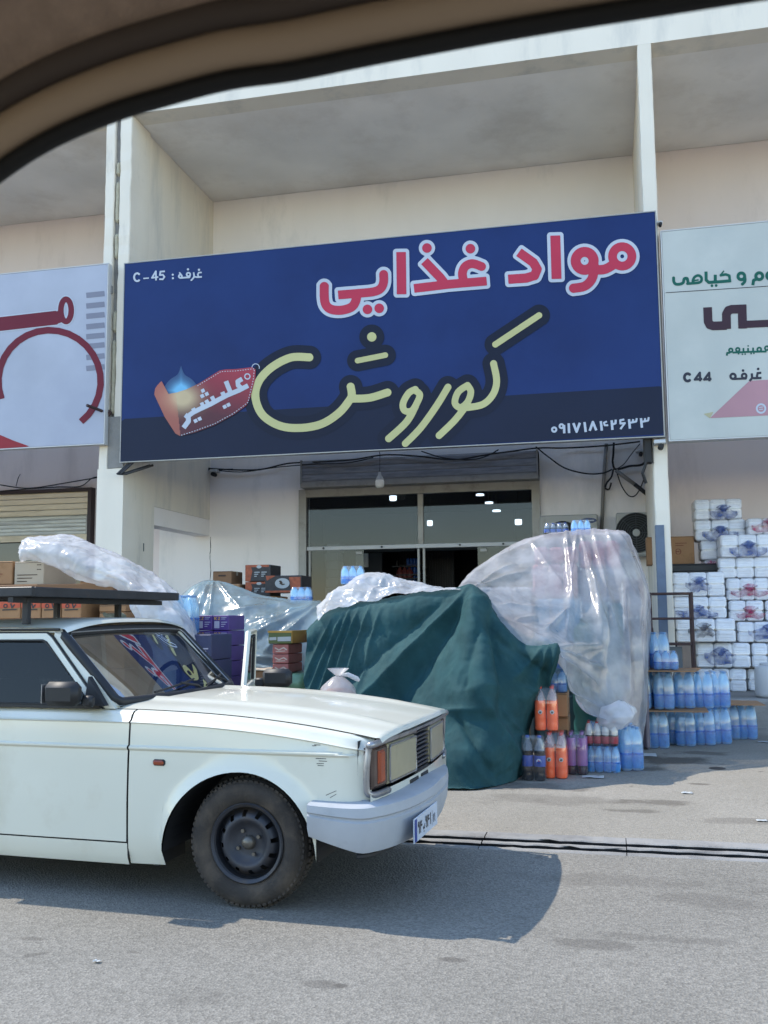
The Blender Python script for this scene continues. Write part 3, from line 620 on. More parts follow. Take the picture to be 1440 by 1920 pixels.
for dx, dy in ((0, 0), (147, -12)): E5.st([(1043+dx, 104+dy), (1055+dx, 221+dy)], 30).st([(1050+dx, 150+dy), (1088+dx, 142+dy), (1094+dx, 104+dy)], 24).st([(1092+dx, 142+dy), (1132+dx, 132+dy), (1138+dx, 92+dy)], 24)
part('phone_number', E5.mesh(plane(YS-.009), 0, .5), M['sign_white'], sg, fix=False)
F6 = Glyphs(235, 490, 9)
F6.ring((200, 268), 52, 32, 40, 320, 66).st([(303, 289), (397, 282)], 22).st([(518, 322), (515, 168), (450, 278), (556, 264)], 28).st([(668, 168), (592, 174), (583, 232), (632, 226), (660, 262), (632, 304), (572, 300)], 28).dot((800, 225), 18).dot((803, 285), 18)
F6.st([(1290, 188), (1240, 190), (1222, 225), (1235, 262)], 26).st([(1292, 262), (1200, 268)], 28).dot((1243, 143), 19).st([(1152, 190), (1158, 262), (1108, 325)], 28, sm=True).st([(1158, 258), (1210, 266)], 26).ring((1065, 222), 30, 28).st([(1095, 235), (1080, 270), (1000, 275), (930, 280)], 28).dot((1058, 135), 19).ring((928, 252), 26, 28).st([(910, 185), (945, 230)], 24)
part('unit_number', F6.mesh(plane(YS-.009), 0, .45), M['sign_white'], sg, fix=False)
# red price-tag picture with a printed glint
def colored(name, gl, Y, cell, fn, parent, mname, clip=None):
    b = gl.mesh(plane(Y), 0, cell, clip=clip); o = part(name, b, M[mname], parent, fix=False); me = o.data
    at = me.color_attributes.new('print', 'FLOAT_COLOR', 'POINT'); px = prj(np.array(b.v)); c = fn(px[:, 0], px[:, 1])
    at.data.foreach_set('color', np.concatenate([c*ALB, np.ones((len(c), 1))], 1).astype(np.float32).ravel()); return o
M['print_col'] = mat('print_col', (1, 1, 1), .42, k=1, var=.03, vcol='print', spec=.35)
D7 = Glyphs(280, 660, 6.545); TAG = [(60, 520), (70, 450), (100, 405), (150, 355), (235, 515), (340, 495), (450, 460), (600, 390), (760, 290), (860, 228), (930, 214), (1060, 210), (1260, 186), (1305, 215), (1300, 330), (1240, 560), (1190, 660), (1030, 775), (800, 900), (560, 990), (380, 1032), (320, 1000), (190, 800)]
D7.poly(TAG)
def lerp(a, b, t): return np.array(a)[None]*(1-t[:, None])+np.array(b)[None]*t[:, None]
def tagcol(x, y):
    u = (x-280)*6.545; v = (y-660)*6.545
    t = np.clip((v-250+(1200-u)*.25)/620, 0, 1); c = lerp(lin('#b8384c'), lin('#5e2434'), t)
    g = np.exp(-(((u-400)/190)**2+((v-560)/150)**2)); c = c*(1-np.clip(g*1.3, 0, 1)[:, None])+np.array(lin('#e2c9a0'))[None]*np.clip(g*1.3, 0, 1)[:, None]
    edge = np.clip((u-(150+(v-360)*.42)), 0, 130)/130; s_ = (u < 330+(v-520)*.1) & (edge < 1)
    k = np.where(s_, (1-edge)*.5, 0)[:, None]; return c*(1-k)+np.array(lin('#e88a72'))[None]*k
hl = Glyphs(280, 660, 6.545).dot((390, 480), 330)
def gfac(x, y):
    u = (x-280)*6.545-390; v = (y-660)*6.545-470; return np.clip(np.exp(-(np.hypot(u/1.2, v)/85)**2)+.55*np.exp(-(np.abs(u)/22)-(np.abs(v)/150))+.45*np.exp(-(np.abs(u)/150)-(np.abs(v)/24))+.35*np.exp(-(np.hypot(u, v)/130)), 0, 1)
def glint(x, y):
    u = (x-280)*6.545-390; v = (y-660)*6.545-470; r2 = np.hypot(u/1.15, v)
    g = gfac(x, y); base = np.array(lin('#1b3570'))[None]; low = np.array(lin('#1b2642'))[None]
    yb = 785-.0605*(x-231); base = np.where((y > yb)[:, None], low, base)
    return base*(1-g[:, None])+np.array(lin('#7fd0ff'))[None]*g[:, None]
colored('printed_glint', hl, YS-.0045, 1.0, glint, sg, 'print_col', lambda x, y: (.1-gfac(x, y))*40)
tg = colored('tag_print', D7, YS-.0145, 1.2, tagcol, sg, 'print_col')
ST_ = Glyphs(280, 660, 6.545)
def dashes(P, n):
    P = np.array(P, float); d = np.r_[0, np.cumsum(np.hypot(*np.diff(P, axis=0).T))]; t = np.linspace(0, d[-1], 2*n)
    X = np.interp(t, d, P[:, 0]); Y = np.interp(t, d, P[:, 1])
    for k in range(0, 2*n-1, 2): ST_.st([(X[k], Y[k]), (X[k+1], Y[k+1])], 9)
dashes([(590, 415), (880, 240), (1060, 232), (1285, 205)], 24); dashes([(1288, 220), (1275, 340), (1210, 620), (1030, 755), (800, 880), (560, 968), (390, 1022)], 40)
ST_.ring((1203, 300), 32, 14).ring((1305, 190), 45, 10, 180, 380)
L7 = Glyphs(280, 660, 6.545)
L7.st([(1140, 330), (1085, 362), (1090, 410), (1125, 440)], 56).st([(1212, 412), (1100, 470), (960, 528), (850, 585), (750, 640), (640, 690), (540, 740), (490, 775)], 58).st([(940, 358), (1005, 520)], 58).st([(895, 490), (925, 560)], 54).st([(765, 545), (800, 610)], 50).st([(695, 590), (730, 650)], 50).st([(640, 620), (668, 690)], 46).st([(535, 690), (560, 740)], 50).st([(440, 770), (478, 800), (480, 850), (420, 930)], 60)
for q in ((658, 475), (650, 540), (705, 515), (925, 672), (972, 648), (568, 845), (618, 820)): L7.st([(q[0]-20, q[1]+10), (q[0]+20, q[1]-10)], 44)
part('tag_stitching', ST_.mesh(plane(YS-.0165), 0, .5), M['sign_white'], tg, fix=False)
part('tag_lettering', L7.mesh(plane(YS-.0185), 0, .6), M['sign_white'], tg, fix=False)
# hanging brackets of the big sign
b = MB(); p = onY(246, 872, YS+.05)
for dx in (0, .05): b.tube([(p[0]-.02+dx, YS+.05, p[2]+.04), (p[0]-.16+dx, YS-.05, p[2]-.14), (p[0]-.1+dx, YS+.0, p[2]-.13), (p[0]+.18+dx, YP+.12, p[2]+.02)], .017, 6)
part('bracket', b, M['steel_dark'], sg)
# right-hand neighbour's sign
QX0 = onY(1247, 600, YS)[0]; QB = onY(1330, 822, YS)[2]; QT = onY(1330, 426, YS)[2]
s2 = sign_panel('shop_sign', 'pale green white shop sign with dark green and brown Persian lettering', (QX0, 8.0, QB, QT), YS, .17, vin('sign_pale', '#d8dcd6', dirt=lin('#ced4d0'), ds=.6, dth=.55), M['white_plastic'])
g7 = Glyphs(1240, 500, 7.2); M['sign_green'] = vin('sign_green', '#1d6a5c'); M['sign_brown'] = vin('sign_brown', '#4a3440'); M['sign_slate'] = vin('sign_slate', '#3d3f4c')
g7.st([(165, 145), (170, 205), (200, 236), (260, 233), (296, 212), (308, 165), (345, 158), (358, 195), (362, 230)], 40, sm=True).st([(340, 229), (450, 222), (530, 205), (542, 150), (500, 118), (450, 140), (425, 190), (435, 215)], 36, sm=True).st([(430, 190), (505, 178)], 22)
g7.st([(603, 65), (605, 180), (640, 212), (760, 205), (945, 190)], 42).st([(728, 205), (728, 108)], 42).st([(925, 190), (918, 122), (870, 104), (790, 118)], 36).st([(790, 125), (845, 55)], 20).dot((684, 257), 19).dot((740, 254), 19)
g7.ring((1080, 130), 45, 42).st([(1125, 130), (1128, 195), (1090, 240)], 40, sm=True).ring((1322, 128), 46, 42).st([(1290, 165), (1245, 185), (1235, 250)], 42).ring((1470, 122), 46, 42).st([(1515, 122), (1518, 190), (1480, 240)], 40, sm=True).st([(1620, 60), (1625, 215)], 42).st([(1625, 200), (1800, 190)], 40)
g8 = Glyphs(1240, 500, 7.2)
g8.st([(885, 1200), (888, 1165), (930, 1160)], 26).ring((938, 1128), 24, 24).st([(960, 1160), (1180, 1150), (1420, 1145)], 26).ring((1032, 1120), 24, 24).st([(1055, 1125), (1040, 1185)], 22).st([(1110, 1150), (1108, 1098)], 24).st([(1172, 1150), (1170, 1098)], 24).st([(1240, 1150), (1238, 1092)], 24).ring((1322, 1118), 26, 24).ring((1425, 1100), 26, 24)
for q in ((1095, 1182), (1132, 1180), (1212, 1174), (1250, 1170), (1172, 1070)): g8.dot(q, 11)
part('green_lettering', g7.mesh(plane(YS-.003), 0, .6), M['sign_green'], s2, fix=False); part('small_green_lettering', g8.mesh(plane(YS-.003), 0, .6), M['sign_green'], s2, fix=False)
part('rule_line', Glyphs(1240, 500, 7.2).st([(57, 352), (3600, 122)], 9).mesh(plane(YS-.003), 0, .6), M['sign_slate'], s2, fix=False)
gb = Glyphs(1240, 500, 7.2).st([(624, 548), (632, 740), (655, 785), (700, 800), (885, 793)], 118).st([(882, 840), (878, 640), (905, 590), (950, 575), (1150, 568)], 118).st([(1090, 520), (1098, 835)], 118).st([(1060, 782), (1440, 765), (2300, 722)], 98)
part('brown_lettering', gb.mesh(plane(YS-.0035), 0, .8), M['sign_brown'], s2, fix=False)
gk = Glyphs(1240, 500, 7.2).ring((355, 1494), 44, 38, 40, 320, 50)
for dx in (0, 126): gk.st([(524+dx, 1548), (520+dx, 1432), (452+dx, 1524), (552+dx, 1514)], 32)
gw = Glyphs(1240, 500, 7.2); gw.st([(1350, 1432), (1300, 1436), (1290, 1480), (1300, 1500)], 30).st([(1352, 1502), (1240, 1506)], 32).dot((1308, 1380), 18).st([(1222, 1440), (1225, 1505), (1190, 1545)], 32).ring((1118, 1475), 30, 30).st([(1150, 1480), (1140, 1510), (960, 1516)], 30).dot((1103, 1402), 18).ring((968, 1480), 34, 32)
part('unit_word', gw.mesh(plane(YS-.003), 0, .6), M['sign_slate'], s2, fix=False); part('unit_number', gk.mesh(plane(YS-.003), 0, .6), M['sign_slate'], s2, fix=False)
part('pink_triangle', Glyphs(0, 0, 1).poly([(1405, 714), (1520, 707), (1520, 775), (1331, 784)]).mesh(plane(YS-.0025), 0, 1.5), vin('sign_rose', '#c99aa4'), s2, fix=False)
part('ring_mark', Glyphs(0, 0, 1).ring((1427, 766), 8, 3.4).st([(1423, 764), (1431, 763)], 1.5).st([(1423, 768), (1431, 767)], 1.5).mesh(plane(YS-.005), 0, .7), M['sign_white'], s2, fix=False)
part('yellow_corner', Glyphs(0, 0, 1).poly([(1319, 776), (1338, 772), (1331, 784.5)]).mesh(plane(YS-.002), 0, .8), vin('sign_sand', '#c9c3a0'), s2, fix=False)
# left-hand neighbour's sign
WX1 = onY(198, 660, YS)[0]; WB = onY(100, 836, YS)[2]; WT = onY(100, 505, YS)[2]
s3 = sign_panel('shop_sign', 'pale lilac shop sign with a dark red ring, red lettering and grey bars', (-14.1, WX1, WB, WT), YS, .1, vin('sign_lilac', '#c6ccdc', dirt=lin('#bec4d6'), ds=.5, dth=.55), M['white_plastic'])
M['sign_red'] = vin('sign_red', '#7c2438'); M['sign_grey'] = vin('sign_grey', '#9497a8')
gh = Glyphs(0, 490, 5.333).st([(-900, 730), (570, 562)], 138).ring((660, 490), 52, 56, ry=112).st([(560, 565), (640, 540)], 120)
part('red_lettering', gh.mesh(plane(YS-.006), 0, 1.2), M['sign_red'], s3, fix=False); part('lettering_outline', gh.mesh(plane(YS-.003), 2.2, 1.2), M['sign_white'], s3, fix=False)
part('red_ring', Glyphs(0, 490, 5.333).ring((495, 1200), 512, 66, -200, 52).mesh(plane(YS-.0045), 0, 1.3), M['sign_red'], s3, fix=False)
gg = Glyphs(0, 490, 5.333)
for y in (330, 437, 540, 645, 745, 842, 952, 1062): gg.st([(862, y+10), (1046, y-8)], 54)
part('grey_bars', gg.mesh(plane(YS-.002), 0, .8), M['sign_grey'], s3, fix=False)
part('red_corner', Glyphs(0, 490, 5.333).poly([(-700, 1560), (0, 1735), (130, 1790), (300, 1852), (-700, 1925)]).mesh(plane(YS-.0025), 0, 1.5, clip=lambda x, y: y-(842.0-.0735*x)), vin('sign_scarlet', '#a83440'), s3, fix=False)
# steel stub through the left sign's edge
b = MB(); a0 = onY(163, 760, YS-.25); a1 = onY(203, 775, YP-.03); b.tube([a0, a1], .022, 8); b.lathe([(.05, -.02), (.055, 0), (.03, .02)], 10, tuple(a1), 'y')
single('steel_stub', b, M['steel_rust'], 'short rusty steel rod sticking out of the pillar beside the lilac sign', 'rod')
b = MB(); a0 = onY(206, 543, YP-.05); b.rbox(a0[0]-.05, a0[0]+.04, YP-.06, YP-.018, a0[2]-.06, a0[2]+.06, .01); single('bracket_plate', b, M['concrete'], 'small grey bracket plate on the pillar between the blue and lilac signs', 'bracket')
# ------------------------------------------------------------ goods: cartons, bottle packs, foam packs
def rect(x0, y0, x1, y1, Y):
    xm, ym = (x0+x1)/2, (y0+y1)/2
    return onY(x0, ym, Y)[0], onY(x1, ym, Y)[0], onY(xm, y1, Y)[2], onY(xm, y0, Y)[2]
def carton(px, Y, dep, m, label, group=None, name='carton', prints=(), tape=True, z0=None, cat='box', tapem=None, rz=0.0):
    X0, X1, Z0, Z1 = rect(*px, Y)
    if z0 is not None: Z0 = z0
    t = thing(name, label, cat, ((X0+X1)/2, Y+dep/2, Z0), rz, group)
    w, d, h = (X1-X0)/2, dep/2, Z1-Z0
    b = MB(); b.rbox(-w, w, -d, d, 0, h, .006)
    part('box_body', b, m, t, world=False)
    if tape:
        tm = tapem or M['card_pale']
        part('tape', MB().box(-w-.0015, w+.0015, -.03, .03, h-.05, h+.0015), tm, t, world=False)
        part('flap_edge', MB().box(-w+.004, w-.004, -d-.0012, -d+.002, h-.012, h-.008), M['ink'], t, world=False)
    for (gl, mm) in prints:
        part('print', gl.mesh(lambda u, v: (u*2*w-w, -d-.003, h-v*h), 0, .02), mm, t, world=False, fix=False)
        
    return t
def GL(): return Glyphs(0, 0, 1)
def lines(g, x, y, n, w, dy, th=.02):
    for k in range(n): g.st([(x, y+k*dy), (x+w*(1-.25*(k % 3)), y+k*dy)], th)
    return g
# --- bottle packs -------------------------------------------------
M['water'] = film('water', lin('#b6e4fc'), .52, .06, .7, .7, (.86, .95, 1), var=.12, k=1)
M['water_label'] = film('water_label', lin('#7cc6f8'), .66, .2, .5, .75, (.6, .82, .97), var=.25, ns=18, k=1)
M['water_print2'] = film('water_print2', lin('#4a96e2'), .6, .2, .5, .5, (.6, .8, .95), var=.6, ns=40, k=1); M['water_print'] = tint('water_print', '#2a5aa8', .5)
M['cap_blue'] = tint('cap_blue', '#5aa0dc', .4); M['cap_red'] = tint('cap_red', '#e0483c', .4); M['cap_orange'] = tint('cap_orange', '#e8543a', .4)
M['shrink'] = film('shrink', lin('#eef6fc'), .2, .08, .9, .6, (.96, .98, 1), var=.5, ns=7)
M['orange'] = tint('orange', '#f0622c', .25, spec=.6, var=.05, k=1); M['orange_clear'] = film('orange_clear', lin('#ead0c4'), .42, .08, .7, .5, (.95, .9, .88))
M['cola'] = tint('cola', '#1a1618', .15, spec=.6); M['cola_label'] = tint('cola_label', '#2553b0', .4); M['clear_pet'] = film('clear_pet', lin('#cfd6da'), .35, .08, .8, .5, (.9, .93, .95))
M['purple'] = tint('purple', '#9a66a6', .3, spec=.6); M['grape'] = tint('grape', '#33202e', .2, spec=.6); M['white_drink'] = tint('white_drink', '#d9d6d0', .35)
def bottle(parent, x, y, h, r, body, cap, label=None, lz=(.2, .42), top=None, fill=.62, capm=None, n=12, emblem=None):
    P = [(r*.72, 0), (r*.96, h*.022), (r, h*.06), (r, h*.16), (r*.965, h*.19), (r, h*.22), (r, h*.44), (r*.95, h*.48), (r*.97, h*.56), (r*.93, h*.66), (r*.74, h*.79), (r*.42, h*.9), (r*.27, h*.935), (r*.27, h*.96)]
    if top is None: bo = part('bottle', MB().lathe(P, n, (x, y, 0)), body, parent, world=False, smooth=.8)
    else:
        lo = [p for p in P if p[1] <= h*fill]; hi = [p for p in P if p[1] > h*fill]
        rf = float(np.interp(h*fill, [p[1] for p in P], [p[0] for p in P]))
        bo = part('bottle', MB().lathe(lo+[(rf, h*fill)], n, (x, y, 0)), body, parent, world=False, smooth=.8)
        part('bottle_neck', MB().lathe([(rf, h*fill+.001)]+hi, n, (x, y, 0)), top, bo, world=False, smooth=.8)
    part('cap', MB().lathe([(r*.34, h*.945), (r*.36, h*.955), (r*.36, h*.99), (r*.3, h)], 10, (x, y, 0)), capm or cap, bo, world=False, smooth=.8)
    if label:
        if label is M['water_label']: part('label_print', MB().lathe([(r*1.045, h*.36), (r*1.05, h*.365), (r*1.05, h*.405), (r*1.045, h*.41)], n, (x, y, 0)), M['water_print2'], bo, world=False, smooth=.8)
        part('label', MB().lathe([(r*1.02, h*lz[0]), (r*1.035, h*(lz[0]+.01)), (r*1.035, h*(lz[1]-.01)), (r*1.02, h*lz[1])], n, (x, y, 0)), label, bo, world=False, smooth=.8)
    return bo
M['shrink_thin'] = film('shrink_thin', lin('#eef6fc'), .05, .08, .9, .5, (.98, .98, 1), var=.6, ns=7)
def wrap(parent, w, d, h, taper=.8, top=.9, m=None):
    n = 28; G = []
    for (z, s) in ((.004, .96), (h*.05, 1), (h*.3, 1.005), (h*.6, 1.0), (h*.8, (1+taper)/2+.02), (h*.93, taper), (h*top+h*.1, taper*.93)):
        ring = []
        for k in range(n+1):
            A = 2*math.pi*k/n; c, s_ = math.cos(A), math.sin(A); e = .35
            ring.append((math.copysign(abs(c)**e, c)*w*s+.003*math.sin(k*2.3+z*40), math.copysign(abs(s_)**e, s_)*d*s+.003*math.sin(k*3.1+z*30), z))
        G.append(ring)
    G.append([(p[0]*.5, p[1]*.5, h*top+h*.105) for p in G[-1]]); G.append([(p[0]*.02, p[1]*.02, h*top+h*.1) for p in G[-2]])
    part('shrink_wrap', MB().grid(G), m or M['shrink'], parent, world=False, smooth=True)
def pack(name, label, cat, group, nx, ny, h, r, kind, loc, rz=0):
    t = thing(name, label, cat, loc, rz, group)
    for i in range(nx):
        for j in range(ny):
            x = (i-(nx-1)/2)*2.06*r; y = (j-(ny-1)/2)*2.06*r
            if kind == 'water': bottle(t, x, y, h, r, M['water'], M['cap_blue'], M['water_label'], (.06, .42) if j == 0 else (.06, .42))
            elif kind == 'orange': bottle(t, x, y, h, r, M['orange'], M['cap_orange'], None, top=M['orange_clear'], fill=.68)
            elif kind == 'cola': bottle(t, x, y, h, r, M['cola'], M['cola_label'], M['cola_label'], (.32, .56), top=M['clear_pet'], fill=.66)
            elif kind == 'grape': bottle(t, x, y, h, r, M['grape'], M['purple'], M['purple'], (.22, .88), top=None)
            elif kind == 'milk': bottle(t, x, y, h, r, M['grape'], M['cap_red'], tint('red_label', '#a83a48'), (.1, .4), top=M['white_drink'], fill=.45)
    wrap(t, nx*r*1.05, ny*r*1.05, h, .86 if nx > 1 else .7, m=None if kind == 'water' else M['shrink_thin'])
    return t
HB, RB_ = .366, .0485
wp0 = pack('water_pack', 'x', 'water pack', 'large water six-packs beside the foam stacks', 2, 3, HB, RB_, 'water', (0, 0, 0))
first = [True]
def water(px, base_y, z, label, dy=0.0, rz=0.0, Y=None):
    """front foot at the pixel (px, base_y) on a level z; the pack's centre lies half a pack behind"""
    p = onZ(px, base_y, z) if Y is None else onY(px, base_y, Y)
    loc = (p[0], p[1]+3*RB_*1.05+dy, z)
    if first[0]:
        first[0] = False; wp0.location = loc; wp0.rotation_euler = (0, 0, rz); wp0['label'] = label; return wp0
    return copy_tree(wp0, loc, rz, label)
lab = 'blue six-pack of large water bottles standing on the ground under a flat cardboard sheet'
for k, (px, y) in enumerate(((1202, 1404), (1237, 1404))): w1 = water(px, y, 0, 'sunlit blue water six-pack on the ground at the pale plastic heap\'s foot' if k == 0 else 'blue water six-pack on the ground, second from the plastic-covered heap', rz=random.uniform(-.05, .05))
water(1270, 1397, 0, 'blue water six-pack on the ground, third from the plastic-covered heap', rz=.06); water(1305, 1391, 0, 'blue water six-pack on the ground, fourth from the plastic-covered heap', rz=-.04)
for px, nm in ((1337, 'innermost of the three'), (1371, 'middle one of the three'), (1404, 'outermost of the three')): water(px, 1387, 0, 'shaded blue water six-pack on the ground, '+nm+' ending the row', rz=random.uniform(-.03, .03))
def sheet(name, pts, z, label, m=None, th=.008, seed=1):
    b = MB(); n = 8; P = [np.array(p) for p in pts]
    G = [[(*(P[0]*(1-u)*(1-v)+P[1]*u*(1-v)+P[2]*u*v+P[3]*(1-u)*v), z+.006+.005*noise.noise(Vector((u*3, v*3, seed)))) for v in np.linspace(0, 1, n)] for u in np.linspace(0, 1, n)]
    H = [[(p[0], p[1], p[2]-th) for p in r_] for r_ in G]
    b.grid(G); b.grid(H, flip=True)
    e = [(i, 0) for i in range(n)]+[(n-1, j) for j in range(1, n)]+[(i, n-1) for i in range(n-2, -1, -1)]+[(0, j) for j in range(n-2, 0, -1)]
    V = [G[i][j] for i, j in e]+[H[i][j] for i, j in e]; k = len(e); b.add(V, [(i, (i+1) % k, (i+1) % k+k, i+k) for i in range(k)])
    return single(name, b, m or M['card'], label, 'cardboard')
Yr = onZ(1202, 1404)[1]; Yr2 = onZ(1371, 1387)[1]; ZL = HB+.014
sheet('cardboard_sheet', [(.17, Yr-.05), (.93, Yr-.05), (.95, Yr+.5), (.17, Yr+.5)], HB+.006, 'thin brown cardboard sheet between the two tiers of water packs', seed=2)
sheet('cardboard_sheet', [(1.04, Yr2-.12), (1.58, Yr2-.1), (1.56, Yr2+.42), (1.06, Yr2+.42)], HB+.006, 'cardboard sheet lying on the shaded end of the water pack row', seed=3)
X2 = [onY(1203, 1335, Yr)[0], onY(1247, 1337, Yr)[0]]
for k, x in enumerate(X2): copy_tree(wp0, (x, Yr+.16, ZL+.006), random.uniform(-.05, .05), ('upper-tier blue water six-pack on the cardboard, next to the pale plastic heap', 'upper-tier blue water six-pack on the cardboard with a bright sunlit front')[k])
for k, (x, y, nm) in enumerate(((.46, .38, 'dark blue water six-pack tucked between two sunlit upper-tier packs'), (.73, .34, 'upper-tier blue water six-pack in shade with two label bands showing'), (.93, .5, 'upper-tier blue water six-pack standing apart beside the foam packs'), (1.1, .62, 'outermost upper-tier blue water six-pack, in front of the foam packs'))): copy_tree(wp0, (x, Yr+y, (HB+.004) if k > 1 else ZL+.004), random.uniform(-.06, .06), nm)
for k, (x, y) in enumerate(((.93, .5), (1.1, .62))): copy_tree(wp0, (x, Yr+y, 0), 0, ('shaded water six-pack on the ground carrying the pack set apart beside the foam', 'shaded water six-pack on the ground carrying the outermost upper-tier pack')[k])
for k, (x, y) in enumerate(((.46, .38), (.73, .40))): copy_tree(wp0, (x, Yr+y, 0), 0, 'shaded water six-pack on the ground, hidden '+('behind the two sunlit front packs', 'behind the third front pack')[k])
Z3 = ZL+.02+HB
sheet('cardboard_sheet', [(.12, Yr-.1), (.82, Yr-.12), (.92, Yr+.45), (.16, Yr+.5)], Z3+.002, 'bent brown cardboard sheet on top of the upper water tier', seed=5)
copy_tree(wp0, (onY(1236, 1262, Yr+.32)[0], Yr+.36, Z3+.016), .1, 'topmost tall water six-pack standing on the bent cardboard sheet')
ps0 = pack('water_pack', 'pack of small water bottles lying on the bent cardboard sheet', 'water pack', None, 3, 2, .2, .032, 'water', (0, 0, 0))
ps0.location = (onY(1250, 1270, Yr)[0], Yr+.06, Z3+.016); ps0.scale = (1.2, 1.2, .92)
# --- soft drinks beside the green sheet ----------------------------
def at(px, py, z, dy=0): p = onZ(px, py, z); return (p[0], p[1]+dy, z)
op = pack('orange_drink_pack', 'pack of orange drink bottles on the ground beside the purple bottles', 'drink pack', 'orange drink packs', 2, 3, .365, .0475, 'orange', at(1042, 1460, 0, .13))
op2 = copy_tree(op, (op.location.x-.075, op.location.y+.1, .372), .04, 'pack of orange drink bottles stacked on another, against the green sheet')
def sticker(t, x, z, y, m1, m2, r=.02):
    part('emblem', MB().lathe([(r, 0), (r, -.003)], 14, (x, y, z), 'y'), m1, t, world=False); part('emblem_mark', MB().prism([(x-r*.6, z-r*.5), (x-r*.1, z+r*.7), (x+r*.1, z+.1*r), (x+r*.6, z+r*.5), (x+r*.2, z-r*.7)], lambda a, c, d: (a, y-d, c), .0032, .0045), m2, t, world=False)
for t in (op, op2):
    for s_ in (-1, 1): sticker(t, s_*.049, .155, -.149, M['white_drink'], tint('emblem_dark', '#30281f'), .017)
cl = pack('cola_bottles', 'two dark cola bottles with blue labels on the ground by the green sheet', 'drink pack', None, 2, 1, .36, .047, 'cola', at(1001, 1465, 0, .05), -.1)
sticker(cl, .049, .158, -.0505, M['sign_white'], tint('emblem_red', '#c8303c'), .021); part('emblem_mark', MB().prism([(.03, .157), (.068, .160), (.064, .142), (.05, .137), (.035, .142)], lambda a, c, d: (a, -.0505-d, c), .0035, .005), tint('emblem_blue', '#1f4aa0'), cl, world=False)
gp_ = pack('grape_drink_pack', 'pack of dark grape drink bottles with purple wrappers on the ground', 'drink pack', None, 2, 3, .345, .044, 'grape', at(1082, 1453, 0, .12))
sp = pack('water_pack', 'pack of small water bottles on the ground below the white drink pack', 'water pack', None, 4, 3, .215, .034, 'water', at(1132, 1449, 0, .1))
mp_ = pack('white_drink_pack', 'pack of small white drink bottles with red caps on a water pack', 'drink pack', None, 4, 3, .2, .034, 'milk', (sp.location.x-.01, sp.location.y+.02, .219))
tw = copy_tree(wp0, (sp.location.x+.21, sp.location.y+.18, 0), .3, 'water six-pack beside the small white drink pack under loose plastic')
copy_tree(wp0, (sp.location.x-.05, sp.location.y+.42, 0), .1, 'water six-pack behind the small white drink pack')
copy_tree(wp0, (sp.location.x+.17, sp.location.y+.5, 0), .2, 'water six-pack half hidden by the loose end of the clear plastic')
# cartons and water at the tarp's end
carton((1044, 1345, 1066, 1382), 8.55, .4, M['card'], 'small brown carton with black print behind the orange drinks', prints=[(lines(GL().st([(.6, .3), (.9, .3)], .14).st([(.62, .45), (.62, .75)], .14), .6, .9, 1, .3, .1), M['ink'])], z0=.0)
zc = onY(1055, 1345, 8.5)[2]
carton((1040, 1300, 1064, 1344), 8.5, .42, M['card'], 'brown carton under the small water bottles at the green sheet\'s edge', z0=zc+.004)
zc2 = onY(1052, 1300, 8.5)[2]
for k in range(2):
    q = copy_tree(ps0, (onY(1046, 1300, 8.62)[0], 8.66, zc2+.004+k*.2), 1.57, ('lower pack of small water bottles at the green sheet\'s edge', 'upper pack of small water bottles under the green sheet\'s corner')[k])
